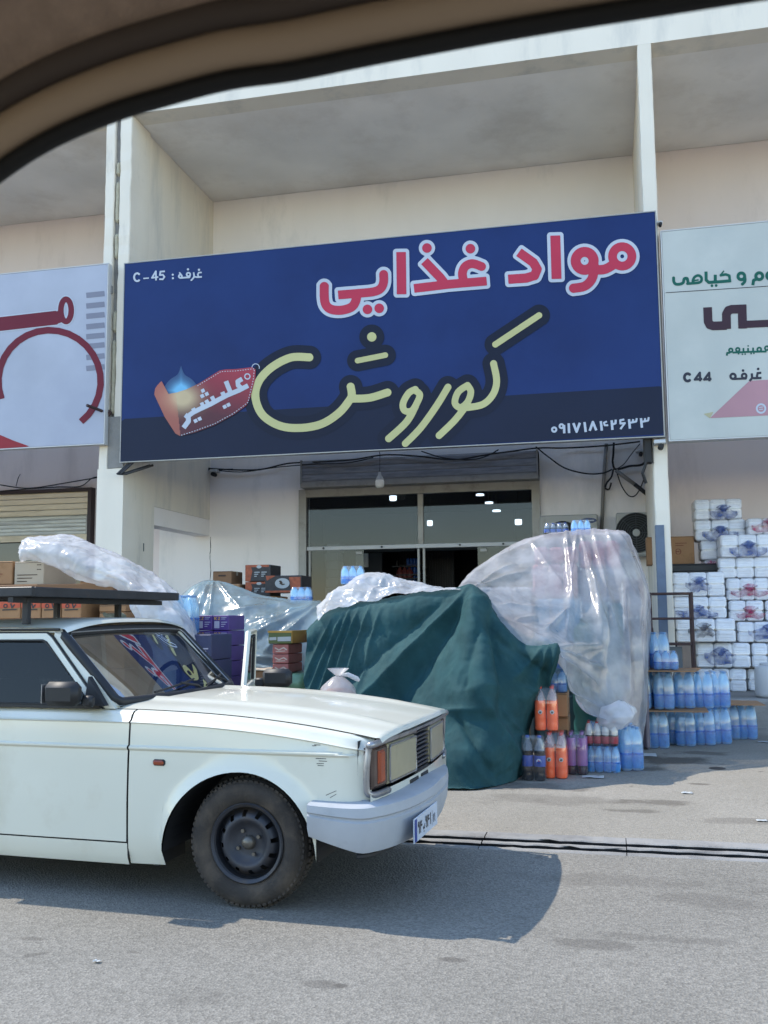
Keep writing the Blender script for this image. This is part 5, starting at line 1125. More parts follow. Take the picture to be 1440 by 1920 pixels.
st.st([(10, 20), (16, 40), (30, 62), (55, 78), (85, 86), (112, 88)], 5, True, True).st([(40, 30), (52, 48), (70, 56)], 5, True, True).st([(58, 24), (66, 40), (84, 48), (96, 46)], 4, True, True).st([(20, 8), (26, 20), (40, 22)], 5, True, True).st([(80, 60), (100, 66), (118, 78)], 6, True, True).dot((60, 10), 4).dot((74, 16), 4).dot((96, 30), 4)
def wsp(u, v): p = ws(.66+u/1000*.9, .93-v/1000*2.9*1.0); return (p[0]+.004, p[1], p[2]+.003)
cp('windscreen_sticker', st.mesh(wsp, 0, 2.0), M['sign_white'], fix=False)
for (u0, u1, v1) in ((.20, .56, .12), (.62, .93, .12)):
    a = ws(u0+.02, 0); wb = [ws(u, .05+.11*((u-u0)/(u1-u0))) for u in np.linspace(u0, u1, 8)]
    wp = cp('wiper', MB().tube([(p[0]+.02, p[1], p[2]+.014) for p in wb], .006, 6).tube([(wb[-1][0]+.075, wb[-1][1]+.03, wb[-1][2]-.055), (wb[-1][0]+.06, wb[-1][1]-.02, wb[-1][2]-.02), (wb[4][0]+.028, wb[4][1], wb[4][2]+.022)], .007, 6), M['trim_black'])
    cp('wiper_boss', MB().lathe([(.018, 0), (.018, .02), (.01, .028)], 10, (wb[-1][0]+.075, wb[-1][1]+.03, wb[-1][2]-.075)), M['trim_black'], wp)
# cabin inside
cp('dashboard', MB().rbox(-1.52, -1.30, .12, W_-.12, .6, .888, .03), M['trim_black'])
cp('cab_floor', MB().box(-2.47, -1.2, .08, W_-.08, .2, .24), M['trim_black'])
for y in (.3, .95):
    s_ = cp('seat', MB().rbox(-2.25, -1.75, y, y+.42, .35, .55, .06).rbox(-2.33, -2.17, y, y+.42, .5, 1.0, .06), M['seat'], smooth=.8)
    cp('headrest', MB().rbox(-2.31, -2.2, y+.1, y+.32, 1.01, 1.17, .045), M['seat'], s_, smooth=.8)
sw = cp('steering_wheel', MB().tube([(-1.66+.10*math.sin(t)*.5, 1.14+.18*math.cos(t), .9+.16*math.sin(t)) for t in np.linspace(0, 2*math.pi, 28, endpoint=False)], .014, 8, True), M['trim_black'], smooth=True)
cp('rear_wall', MB().box(-2.49, -2.46, .06, W_-.06, .3, .9).box(-2.49, -2.46, .1, .22, .9, 1.28).box(-2.49, -2.46, W_-.22, W_-.1, .9, 1.28).box(-2.49, -2.46, .22, W_-.22, 1.2, 1.28), M['car_paint'])
cp('rear_window', MB().box(-2.478, -2.472, .22, W_-.22, .9, 1.2), M['glass_car'])
cp('underbody_light_block', MB().box(-4.2, -1.08, .2, W_-.2, .22, .42).box(-1.08, -.2, .36, W_-.36, .24, .62).box(-.2, -.05, .1, W_-.1, .3, .5), M['trim_black'])  # plain dark boxes added under the body to block light
cp('mud_guard', MB().box(-1.082, -1.06, .04, .3, .16, .42), M['trim_black'])
cp('firewall', MB().box(-1.24, -1.2, .05, W_-.05, .3, .86), M['trim_black'])
# load bed behind the cab
for far in (0, 1):
    y0, y1 = (.0, .05) if not far else (W_-.05, W_)
    cp('bed_side', MB().rbox(-4.35, -2.52, y0, y1, .5, .93, .012).rbox(-4.35, -3.72, y0, y1, .2, .5, .012).rbox(-2.98, -2.52, y0, y1, .2, .5, .012), M['car_paint'])
cp('bed_floor', MB().box(-4.35, -2.52, .05, W_-.05, .5, .54), M['car_paint']); cp('tailgate', MB().rbox(-4.38, -4.352, .0, W_, .5, .92, .01), M['car_paint']); cp('bed_front', MB().box(-2.55, -2.52, .05, W_-.05, .54, .93), M['car_paint'])
# wheels
def wheel(cx, y_out, far=False):
    s = 1 if not far else -1; Yw = y_out
    RO = .292
    prof = [(.178, .03), (.2, .012), (.235, .004), (.262, .010), (.278, .024), (.288, .04), (RO, .06), (RO, .125), (.284, .15), (.262, .17), (.2, .178), (.178, .16)]
    wh = cp('wheel', MB().lathe([(.165, .02), (.178, .012), (.183, .018), (.180, .03), (.165, .036), (.162, .10), (.16, .15)], 40, (cx, Yw, RO), 'y', caps=False) if not far else MB().lathe([(.165, -.02), (.178, -.012), (.183, -.018), (.16, -.15)], 40, (cx, Yw, RO), 'y', caps=False), M['wheel_steel'], smooth=.7)
    cp('tyre', MB().lathe([(r_, s*d) for r_, d in prof], 56, (cx, Yw, RO), 'y', caps=False), M['tyre'], wh, smooth=.8)
    b = MB()
    for k in range(64):
        A = 2*math.pi*k/64
        for (d0, d1, sk, dr) in ((.022, .055, .0, -.012), (.062, .09, .03, 0), (.096, .124, .05, 0), (.13, .158, .03, -.008)):
            for aa in [A+sk]:
                c, s_ = math.cos(aa), math.sin(aa); c2, s2 = math.cos(aa+.062), math.sin(aa+.062)
                ri, ro = RO-.03+dr, RO+.0055+dr+(.004 if d0 > .05 and d0 < .1 else 0)
                V = [(cx+c*ri, Yw+s*d0, RO+s_*ri), (cx+c2*ri, Yw+s*d0, RO+s2*ri), (cx+c2*ri, Yw+s*d1, RO+s2*ri), (cx+c*ri, Yw+s*d1, RO+s_*ri)]
                V += [(cx+c*ro, Yw+s*d0, RO+s_*ro), (cx+c2*ro, Yw+s*d0, RO+s2*ro), (cx+c2*ro, Yw+s*d1, RO+s2*ro), (cx+c*ro, Yw+s*d1, RO+s_*ro)]
                b.add(V, [(4, 5, 6, 7), (0, 1, 5, 4), (1, 2, 6, 5), (2, 3, 7, 6), (3, 0, 4, 7)])
    cp('tread', b, M['tyre'], wh, kind='stuff')
    # pressed steel disc with ring of holes
    n = 120; rad = [.03, .055, .075, .09, .099, .106, .113, .120, .128, .136, .145, .153, .162]; dep = [.05, .05, .046, .032, .024, .021, .021, .023, .028, .037, .055, .07, .075]
    holes = [(2*math.pi*k/12+.13) for k in range(12)]
    V = []; fs = []
    for r_, d in zip(rad, dep):
        for k in range(n): A = 2*math.pi*k/n; V.append((cx+r_*math.cos(A), Yw+s*d, RO+r_*math.sin(A)))
    for i in range(len(rad)-1):
        rm = (rad[i]+rad[i+1])/2
        for k in range(n):
            A = 2*math.pi*(k+.5)/n
            if any(math.hypot(rm*math.cos(A)-.133*math.cos(h), rm*math.sin(A)-.133*math.sin(h)) < .0115 for h in holes): continue
            fs.append((i*n+k, i*n+(k+1) % n, (i+1)*n+(k+1) % n, (i+1)*n+k))
    cp('wheel_disc', MB().add(V, fs), M['wheel_steel'], wh, smooth=.9)
    cp('brake_drum', MB().lathe([(.16, s*.11), (.16, s*.1), (.0, s*.1)], 24, (cx, Yw, RO), 'y'), M['trim_black'], wh)
    cp('hub_cap', MB().lathe([(.0005, s*.018), (.02, s*.021), (.03, s*.03), (.034, s*.052)], 20, (cx, Yw, RO), 'y', caps=False), M['hub'], wh, smooth=True)
    for k in range(4):
        A = k*math.pi/2+.5; cp('wheel_nut', MB().lathe([(.009, s*.034), (.009, s*.05)], 6, (cx+.058*math.cos(A), Yw, RO+.058*math.sin(A)), 'y'), M['hub'], wh)
wheel(-.602, .012); wheel(-.602, W_-.012, True); wheel(-3.35, .012); wheel(-3.35, W_-.012, True)
# far door standing open
HX, HY = -1.34, W_-.02
ang = R(70); dv = np.array((-math.cos(ang), math.sin(ang))); dn = np.array((dv[1], -dv[0]))
def dpt(l, t, z): return (HX+dv[0]*l+dn[0]*t, HY+dv[1]*l+dn[1]*t, z)
fd = cp('door', MB().prism([(0, .27), (.98, .27), (.98, .875), (0, .875)], lambda l, z, d: dpt(l, d, z), 0, .07), M['car_paint'], label='far door standing open')
poly = [(.02, .875), (.20, .875), (.42, 1.19), (.98, 1.19)]
b = MB()
for t0, t1, mm in ((.0, .045, 0),): b.tube([dpt(.16, .03, .88), dpt(.445, .035, 1.225), dpt(.95, .04, 1.235), dpt(.965, .03, .88)], .021, 6)
cp('window_frame', b, M['car_paint'], fd)
cp('window_seal', MB().tube([dpt(.2, .03, .885), dpt(.455, .035, 1.19), dpt(.92, .04, 1.2), dpt(.93, .03, .885)], .013, 6), M['trim_black'], fd)
cp('side_glass', MB().add([dpt(.2, .03, .885), dpt(.455, .035, 1.19), dpt(.92, .04, 1.2), dpt(.93, .03, .885)], [(0, 1, 2, 3)]), M['glass_car'], fd)
c = dpt(.12, .20, .9); fm = cp('door_mirror', MB().rbox(c[0]-.04, c[0]+.155, c[1]-.045, c[1]+.035, .885, 1.0, .025).rbox(c[0]-.1, c[0]-.03, c[1]-.02, c[1]+.02, .885, .94, .01), M['trim_black'], fd, smooth=.7)
# roof rack
rk = thing('roof_rack', 'black steel roof rack standing on the white pickup cab', 'roof rack', PIV, CT)
RB, RT_ = 1.447, 1.497
def rp(name, mb, m=None): return part(name, mb, m or M['steel_dark'], rk, world=False)
RX0_, RX1_ = -2.9, -1.80; RY0, RY1 = .02, 1.56
rp('side_rail', MB().rbox(RX0_, RX1_, RY0, RY0+.03, RB, RT_, .004)); rp('side_rail', MB().rbox(RX0_, RX1_, RY1-.03, RY1, RB, RT_, .004))
rp('end_rail', MB().rbox(RX1_-.03, RX1_, RY0+.031, RY1-.031, RB, RT_, .004)); rp('end_rail', MB().rbox(RX0_, RX0_+.03, RY0+.031, RY1-.031, RB, RT_, .004))
for y in np.linspace(.24, 1.33, 5): rp('cross_bar', MB().box(RX0_+.031, RX1_-.031, y, y+.025, RB+.008, RB+.028))
rp('deck', MB().box(RX0_+.031, RX1_-.031, RY0+.031, RY1-.031, RB+.029, RB+.034))
for x, y in ((-1.95, .16), (-2.4, .16), (-2.14, W_-.16), (-2.6, W_-.16)): rp('post', MB().rbox(x, x+.035, y-.017, y+.017, 1.305 if y < .5 else 1.30, RB-.001, .003))
rp('cross_bar', MB().box(-1.95, -1.92, .03, 1.55, RB-.03, RB-.002)); 
# ------------------------------------------------------------ sheets over the heaps
M['tarp_green'] = mat('tarp_green', lin('#2b5256'), .8, var=.16, vs_=5, bump=.5, bs=130, spec=.15, dirt=lin('#3d6062'), ds=3.2, dth=.58)
M['clear_sheet'] = film('clear_sheet', lin('#dcdcdf'), .58, .2, .7, .5, (.97, .97, .97), var=.35, ns=4, bump=.1, bs=9, g0=.04)
M['white_sheet'] = film('white_sheet', lin('#eeeff2'), .68, .22, .6, .45, (.97, .97, .98), var=.25, ns=5, bump=.12, bs=9, g0=.05)
M['blue_sheet'] = film('blue_sheet', lin('#a8c2cc'), .58, .18, .85, .4, (.7, .8, .84), var=.3, ns=3, bump=.1, bs=8, g0=.05)
def P3(q):
    if len(q) == 4: return np.array(q[:3], float)      # (X, Y, Z, 0): a point given in metres
    return onY(q[0], q[1], q[2])
def sheet3(name, rows, nu, nv, m, label, cat='sheet', folds=(), wr=.01, ws=3, seed=0, aniso=(1, 1, 1), group=None, **kw):
    G = cloth_grid([[P3(q) for q in r_] for r_ in rows], nu, nv, folds, wr, ws, seed, aniso, **kw)
    G[..., 2] = np.maximum(G[..., 2], .004+.003*np.abs(np.sin(G[..., 0]*40)))
    return single(name, MB().grid(G), m, label, cat, group, smooth=True)
rows = [[(578, 1190, 9.4), (640, 1150, 9.6), (760, 1128, 9.6), (880, 1116, 9.3), (960, 1180, 9.2), (1042, 1216, 9.0)],
 [(577, 1188, 8.62), (600, 1160, 8.7), (660, 1138, 8.75), (760, 1120, 8.68), (820, 1114, 8.63), (878, 1109, 8.58), (905, 1135, 8.5), (940, 1180, 8.42), (968, 1206, 8.38), (1000, 1214, 8.34), (1038, 1212, 8.3), (1047, 1222, 8.34)],
 [(574, 1230, 8.5), (610, 1215, 8.5), (680, 1200, 8.5), (780, 1190, 8.42), (860, 1185, 8.28), (895, 1200, 8.2), (930, 1230, 8.22), (975, 1250, 8.24), (1010, 1255, 8.24), (1040, 1258, 8.28)],
 [(572, 1280, 8.38), (620, 1275, 8.34), (700, 1270, 8.28), (790, 1270, 8.18), (870, 1275, 8.0), (908, 1285, 7.96), (940, 1300, 8.05), (980, 1310, 8.18), (1003, 1312, 8.34), (1016, 1312, 8.5)],
 [(572, 1335, 8.28), (640, 1345, 8.18), (720, 1355, 8.08), (800, 1360, 7.95), (870, 1362, 7.82), (910, 1365, 7.8), (942, 1368, 7.92), (968, 1368, 8.1), (984, 1366, 8.28), (992, 1362, 8.45)],
 [(-2.95, 8.2, .3, 0), (-2.4, 8.08, .3, 0), (-1.9, 7.9, .28, 0), (-1.5, 7.74, .25, 0), (-1.18, 7.62, .24, 0), (-.99, 7.68, .26, 0), (-.85, 7.84, .28, 0), (-.76, 8.05, .3, 0), (-.71, 8.4, .3, 0)],
 [(-2.95, 8.15, .012, 0), (-2.4, 8.0, .012, 0), (-1.9, 7.8, .012, 0), (-1.5, 7.62, .012, 0), (-1.2, 7.55, .012, 0), (-1.0, 7.6, .012, 0), (-.87, 7.78, .012, 0), (-.79, 7.98, .012, 0), (-.74, 8.35, .012, 0)],
 [(-2.95, 8.0, .006, 0), (-2.4, 7.9, .006, 0), (-1.9, 7.7, .006, 0), (-1.5, 7.5, .006, 0), (-1.2, 7.46, .006, 0), (-1.0, 7.52, .006, 0), (-.88, 7.72, .006, 0), (-.82, 7.94, .006, 0), (-.77, 8.3, .006, 0)]]
folds = [(883, 1112, 910, 1330, 46, .10), (872, 1122, 716, 1338, 34, -.095), (868, 1116, 655, 1335, 13, .06), (830, 1125, 610, 1310, 16, -.035), (895, 1190, 880, 1310, 9, -.03),
 (912, 1150, 940, 1340, 20, -.05), (655, 1150, 588, 1335, 4.5, .035), (670, 1152, 606, 1335, 4.5, .035), (640, 1160, 577, 1310, 4, .03), (692, 1145, 628, 1330, 5, .032), (620, 1168, 572, 1280, 4, .03), (712, 1150, 660, 1320, 6, .02),
 (1040, 1216, 1012, 1330, 6, .045), (1030, 1218, 985, 1310, 7, .04), (1022, 1218, 955, 1280, 9, .03), (960, 1215, 1035, 1270, 12, -.03), (900, 1140, 990, 1260, 12, .03), (930, 1200, 1000, 1255, 9, -.03),
 (905, 1320, 985, 1440, 14, .03), (720, 1335, 900, 1335, 6, .02), (700, 1350, 760, 1420, 10, .03), (860, 1350, 930, 1460, 9, -.03), (940, 1330, 1000, 1410, 8, .025)]
folds = [f_[:5]+(f_[5]*1.5,) for f_ in folds]
sheet3('green_sheet', rows, 230, 190, M['tarp_green'], 'dark green fabric sheet draped over the heap in front of the shop', folds=folds, wr=.014, ws=3.6, seed=1, aniso=(1.3, 1.3, .4), cr=.005, cs=5, sharp=1.25)
# goods the green sheet hangs over
for k, (x0, x1, y0, y1, z1) in enumerate(((-2.75, -1.75, 8.75, 9.5, .62), (-1.7, -.75, 8.6, 9.3, .62), (-2.6, -1.8, 8.85, 9.5, 1.2), (-1.7, -1.0, 8.75, 9.3, 1.2))):
    single('carton', MB().rbox(x0, x1, y0, y1, .001 if z1 < 1 else .624, z1, .01), M['card'], 'large brown carton under the green sheet, '+('bottom tier left', 'bottom tier right', 'upper tier left', 'upper tier right')[k].replace('left', 'toward the purple cartons').replace('right', 'toward the orange drinks'), 'box')
# clear sheet lying over the top of the green one
rows = [[(600, 1150, 9.5), (640, 1112, 9.5), (690, 1080, 9.5), (740, 1085, 9.4), (800, 1102, 9.2), (885, 1108, 9.0)],
 [(597, 1140, 9.0), (640, 1105, 9.1), (695, 1077, 9.1), (745, 1088, 9.0), (800, 1100, 8.9), (882, 1106, 8.72)],
 [(596, 1152, 8.72), (640, 1122, 8.8), (700, 1100, 8.85), (750, 1105, 8.8), (810, 1108, 8.72), (880, 1108, 8.6)],
 [(598, 1166, 8.56), (625, 1146, 8.62), (655, 1140, 8.68), (675, 1132, 8.7), (700, 1131, 8.69), (760, 1118, 8.63), (820, 1112, 8.58), (880, 1108, 8.54)]]
sheet3('plastic_sheet', rows, 150, 70, M['white_sheet'], 'crumpled clear plastic sheet lying over the top of the green sheet', folds=[(700, 1082, 620, 1130, 7, .03), (720, 1085, 690, 1125, 5, .025), (860, 1108, 660, 1112, 4, .02), (870, 1110, 700, 1125, 4, .02), (640, 1112, 600, 1160, 6, .03), (690, 1095, 780, 1100, 6, -.03)], wr=.022, ws=5, seed=3, cr=.006, cs=6, sharp=1.2)
# tall heap under clear plastic
rows = [[(860, 1104, 9.6), (905, 1064, 10.4), (960, 1030, 10.8), (1020, 1008, 10.9), (1080, 1004, 10.9), (1168, 1003, 10.9), (1172, 1004, 11.0)],
 [(858, 1104, 9.2), (900, 1062, 9.75), (955, 1028, 9.9), (1018, 1003, 9.95), (1080, 999, 9.95), (1162, 997, 10.0), (1172, 1002, 10.75)],
 [(868, 1106, 8.9), (915, 1085, 9.4), (975, 1060, 9.6), (1040, 1045, 9.65), (1110, 1045, 9.7), (1178, 1045, 9.8), (1195, 1046, 10.7)],
 [(880, 1109, 8.6), (930, 1120, 8.95), (990, 1115, 9.2), (1060, 1110, 9.35), (1130, 1110, 9.45), (1196, 1110, 9.65), (1214, 1110, 10.6)],
 [(925, 1160, 8.46), (968, 1180, 8.5), (1015, 1170, 8.75), (1070, 1165, 9.0), (1135, 1168, 9.2), (1200, 1170, 9.5), (1218, 1172, 10.55)],
 [(975, 1208, 8.36), (1005, 1213, 8.33), (1042, 1210, 8.36), (1090, 1225, 8.75), (1140, 1235, 9.0), (1200, 1235, 9.4), (1218, 1236, 10.5)],
 [(1046, 1222, 8.3), (1058, 1262, 8.36), (1078, 1285, 8.5), (1110, 1290, 8.75), (1150, 1295, 8.95), (1200, 1295, 9.35), (1216, 1290, 10.45)],
 [(1068, 1298, 8.36), (1080, 1318, 8.4), (1100, 1334, 8.5), (1125, 1340, 8.65), (1158, 1352, 8.8), (1196, 1360, 9.3), (1212, 1340, 10.4)],
 [(1088, 1322, 8.3), (1100, 1336, 8.33), (1118, 1344, 8.4), (1140, 1352, 8.55), (1168, 1368, 8.72), (1192, 1405, 9.25), (1208, 1380, 10.4)]]
folds = [(882, 1110, 960, 1062, 5, .04), (884, 1110, 985, 1075, 5, .04), (1000, 1020, 1060, 1110, 9, .03), (1062, 1000, 1075, 1150, 7, .05), (1082, 1000, 1060, 1190, 9, .05), (1060, 1150, 1020, 1188, 7, .05), (1090, 1005, 1140, 1210, 8, .06), (1115, 1005, 1165, 1240, 10, .05), (1140, 1002, 1195, 1150, 8, .05), (1160, 1002, 1212, 1130, 8, .04),
 (1045, 1216, 1130, 1215, 8, .05), (1045, 1217, 1125, 1240, 6, -.03), (1048, 1220, 1135, 1255, 7, .05), (1052, 1235, 1120, 1290, 7, .045), (1130, 1215, 1100, 1245, 6, -.03), (1140, 1130, 1140, 1300, 9, -.04), (1170, 1100, 1175, 1330, 9, .05), (1110, 1080, 1125, 1200, 6, .04), (1190, 1110, 1200, 1350, 8, .04), (930, 1160, 1040, 1212, 8, .04), (940, 1135, 1015, 1145, 5, .03), (965, 1165, 1005, 1160, 4, .03), (1065, 1300, 1150, 1345, 6, .04)]
sheet3('plastic_sheet', rows, 230, 200, M['clear_sheet'], 'large clear plastic sheet hanging in folds over the tall heap of goods', folds=folds, wr=.012, ws=3.0, seed=5, aniso=(1.4, 1.4, .3), cr=.003, cs=5, sharp=1.15)
# loose bunched end of the plastic
G = []
c0 = onY(1150, 1345, 8.62)
for i, v in enumerate(np.linspace(0, 1, 26)):
    row = []
    for A in np.linspace(0, 2*math.pi, 34):
        rr = (.15*math.sin(math.pi*(.1+.86*v))**.7)*(1+.35*noise.noise(Vector((math.cos(A)*1.6, math.sin(A)*1.6, v*3)))); row.append((c0[0]+rr*1.05*math.cos(A)+.06*v, c0[1]+rr*.8*math.sin(A), c0[2]-.1+v*.24+.02*noise.noise(Vector((A, v*5, 2)))))
    G.append(row)
single('plastic_bundle', MB().grid(G), M['white_sheet'], 'bunched loose end of clear plastic hanging over the water packs', 'plastic', smooth=True)
# what stands under the tall sheet
inner = [((-1.3, -.75, 9.75, 10.3), [(0, .5, '#8a9a9c'), (.5, .95, '#7fa0a6'), (.95, 1.32, '#cfa58c'), (1.32, 1.62, '#d9dadd')]), ((-.73, -.28, 9.85, 10.4), [(0, .55, '#6f9aa0'), (.55, 1.05, '#79a8b4'), (1.05, 1.5, '#8ec4e8'), (1.5, 1.85, '#d8a0a4'), (1.85, 2.02, '#c98c92')]), ((-.26, .14, 9.95, 10.5), [(0, .55, '#b8848a'), (.55, 1.0, '#8c8a96'), (1.0, 1.45, '#4f8486'), (1.45, 1.8, '#c8b8b0'), (1.8, 2.08, '#cf7f86')]), ((.16, .36, 10.0, 10.6), [(0, .7, '#6d6672'), (.7, 1.3, '#7a7280'), (1.3, 1.7, '#a08a90')])]
nm = {'#cfa58c': 'peach', '#d9dadd': 'white', '#8ec4e8': 'light blue', '#d8a0a4': 'pink', '#c98c92': 'rose', '#b8848a': 'dusty red', '#4f8486': 'teal', '#c8b8b0': 'cream', '#cf7f86': 'coral', '#8a9a9c': 'grey', '#7fa0a6': 'blue-grey', '#6f9aa0': 'sea-blue', '#79a8b4': 'pale teal', '#8c8a96': 'slate', '#6d6672': 'dark grey', '#7a7280': 'mauve grey', '#a08a90': 'faded pink'}
for (x0, x1, y0, y1), L_ in inner:
    for (z0, z1, c) in L_:
        t = thing('goods_bundle', nm[c]+' wrapped bundle of goods under the tall clear plastic', 'bundle', ((x0+x1)/2, (y0+y1)/2, z0+.001), random.uniform(-.06, .06))
        n = 3; ww = (x1-x0)/n
        for i in range(n): part('packet', MB().rbox(-(x1-x0)/2+i*ww+.003, -(x1-x0)/2+(i+1)*ww-.003, -(y1-y0)/2, (y1-y0)/2, .001, z1-z0-.003, .025), tint('goods_'+c[1:], c, .5, var=.14, vs_=9), t, world=False)
t = thing('barrel', 'teal plastic barrel under the tall clear plastic', 'barrel', (-.12, 9.55, 0)); part('barrel_body', MB().lathe([(.2, 0), (.22, .03), (.235, .3), (.22, .36), (.235, .42), (.235, .75), (.22, .8), (.23, .86), (.21, 1.2), (.15, 1.26)], 28), tint('barrel_teal', '#2f6a6c', .5), t, world=False, smooth=.8); part('lid', MB().lathe([(.15, 1.262), (.155, 1.27), (.15, 1.3), (.05, 1.305)], 20), tint('barrel_teal', '#2f6a6c'), t, world=False, smooth=.8)
copy_tree(op, (onY(1128, 1310, 9.5)[0], 9.55, .37), .2, 'pack of red-orange bottles glimpsed through the clear plastic'); copy_tree(op, (onY(1128, 1310, 9.5)[0]+.02, 9.56, 0), .1, 'pack of red-orange bottles on the ground deep under the clear plastic')
# packs on top of the heap
ztop = onY(1080, 1003, 10.15)[2]
q = copy_tree(ps0, (onY(1089, 1003, 10.1)[0], 10.15, ztop+.0), .05, 'light blue pack of small water bottles on top of the tall heap'); q.scale = (1.0, 1.1, .75)
dk = pack('dark_drink_pack', 'dark pack of small drink bottles on top of the tall heap', 'drink pack', None, 4, 3, .15, .031, 'cola', (onY(1043, 1000, 10.25)[0], 10.3, ztop-.01))
# --- heap under bluish plastic, left of centre ----------------------
rows = [[(318, 1150, 10.9), (345, 1118, 10.9), (380, 1097, 10.9), (408, 1096, 10.9), (445, 1106, 10.8), (510, 1126, 10.7), (600, 1132, 10.6)],
 [(318, 1152, 10.4), (345, 1116, 10.45), (382, 1093, 10.5), (408, 1092, 10.5), (445, 1103, 10.4), (510, 1124, 10.3), (602, 1130, 10.2)],
 [(316, 1190, 10.1), (350, 1155, 10.1), (385, 1135, 10.1), (415, 1135, 10.05), (470, 1150, 9.9), (530, 1156, 9.8), (604, 1150, 9.75)],
 [(318, 1235, 9.95), (360, 1205, 9.9), (400, 1195, 9.85), (440, 1195, 9.75), (490, 1195, 9.6), (540, 1195, 9.55), (604, 1195, 9.5)],
 [(320, 1290, 9.85), (400, 1280, 9.7), (480, 1270, 9.5), (540, 1270, 9.4), (604, 1275, 9.35)],
 [(-5.2, 9.7, .02, 0), (-4.4, 9.6, .02, 0), (-3.8, 9.4, .02, 0), (-3.2, 9.3, .02, 0), (-2.7, 9.25, .02, 0)]]
folds = [(383, 1095, 340, 1160, 4, .05), (392, 1094, 365, 1165, 4, .045), (400, 1093, 395, 1165, 4, .04), (408, 1094, 450, 1140, 5, .03), (375, 1098, 330, 1145, 4, .04), (600, 1132, 470, 1185, 5, .05), (600, 1136, 460, 1200, 4, .045), (598, 1140, 500, 1220, 6, .05), (590, 1132, 440, 1145, 4, .03), (470, 1165, 560, 1150, 4, .03), (460, 1230, 560, 1240, 5, .03), (440, 1120, 550, 1140, 5, .03), (480, 1250, 560, 1262, 5, .03)]
sheet3('plastic_sheet', rows, 170, 130, M['blue_sheet'], 'bluish translucent plastic sheet over the low heap behind the purple cartons', folds=folds, wr=.012, ws=3.5, seed=8, cr=.003, cs=5, sharp=1.15)
for k, (x0, x1, z0, z1, c) in enumerate(((-4.9, -4.2, 0, .75, 'card'), (-4.75, -4.15, .752, 1.5, 'card_dark'), (-4.1, -3.4, 0, .7, 'card'), (-4.0, -3.45, .702, 1.3, 'card_dark'), (-3.35, -2.75, 0, .7, 'card_dark'), (-3.3, -2.8, .702, 1.25, 'card'))):
    single('carton', MB().rbox(x0, x1, 10.35, 10.95, z0+.001, z1, .01), M[c], ('wide', 'tall')[k % 2]+' brown carton under the bluish plastic, '+('at its peaked end', 'in its middle', 'at its low end')[k//2], 'box')
# boxes stacked against the shop wall behind it
for k, (x, zt2) in enumerate(((onY(416, 1095, 11.4)[0], onY(416, 1095, 11.4)[2]), (onY(484, 1118, 11.4)[0], onY(484, 1118, 11.4)[2]), (onY(532, 1125, 11.4)[0], onY(532, 1125, 11.4)[2]))):
    n = 3
    for j in range(n): single('carton', MB().rbox(x-.24, x+.24, 11.4, 11.85, j*(zt2/n)+.002, (j+1)*zt2/n-.001, .008), M['card'], ('lowest', 'middle', 'third')[j]+' carton of the column carrying '+('the plain brown box', 'the two charcoal cartons', 'the round-emblem carton')[k], 'box')
carton((399, 1071, 434, 1095), 11.42, .38, M['card_dark'], 'plain brown box on top of the bluish plastic heap', prints=[(lines(GL(), .3, .35, 1, .4, .2, .12), M['ink'])])
M['char'] = tint('char', '#3c3838', .5, var=.2, vs_=14); M['char_or'] = tint('char_or', '#b05a38', .5, var=.25, vs_=20); M['char_lab'] = tint('char_lab', '#bfc3c2', .5)
for k, (y0, y1) in enumerate(((1091, 1118), (1059, 1090))):
    t = carton((460, y0, 507, y1), 11.42, .4, M['char'], ('lower black and orange charcoal carton against the shop wall', 'upper black and orange charcoal carton against the shop wall')[k], tape=False, prints=[(GL().poly([(0, 0), (.2, 0), (.28, .4), (.2, 1), (0, 1)]).poly([(.0, .0), (.95, 0), (.95, .14), (0, .14)]), M['char_or']), ])
    X0, X1, Z0, Z1 = rect(460, y0, 507, y1, 11.42); w = (X1-X0)/2; h = Z1-Z0
    g_ = lines(lines(GL().dot((.55, .12), .1), .36, .45, 3, .22, .12, .05), .64, .45, 3, .22, .12, .05); part('print', g_.mesh(lambda u, v: (u*2*w-w, -.2-.005, h-v*h), 0, .02), M['char_lab'], t, world=False, fix=False)
t = carton((497, 1079, 565, 1111), 11.3, .42, M['char'], 'black carton with a white round emblem against the shop wall', tape=False, prints=[(GL().poly([(.0, .88), (1, .88), (1, 1), (0, 1)]).poly([(.66, .1), (.98, .1), (.98, .8), (.72, .8)]).poly([(.02, 0), (.3, 0), (.05, .3)]), M['char_or'])])
X0, X1, Z0, Z1 = rect(497, 1079, 565, 1111, 11.3); w = (X1-X0)/2; h = Z1-Z0
part('emblem', GL().ring((.48, .46), .1, .2, ry=.2).dot((.48, .46), .12).mesh(lambda u, v: (u*2*w-w, -.216, h-v*h), 0, .02), M['char_lab'], t, world=False, fix=False); part('emblem_print', GL().st([(.42, .3), (.46, .45), (.42, .5)], .07).st([(.46, .55), (.55, .5)], .06).mesh(lambda u, v: (u*2*w-w, -.219, h-v*h), 0, .02), tint('emblem_brown', '#4a3a2a'), t, world=False, fix=False)
copy_tree(ps0, (onY(585, 1130, 10.9)[0], 10.5, onY(585, 1131, 10.4)[2]), .1, 'light blue small water pack on the bluish plastic by the shop door'); copy_tree(ps0, (onY(664, 1090, 9.6)[0], 9.55, onY(664, 1095, 9.5)[2]), .2, 'light blue small water pack on the crumpled plastic before the shop door')
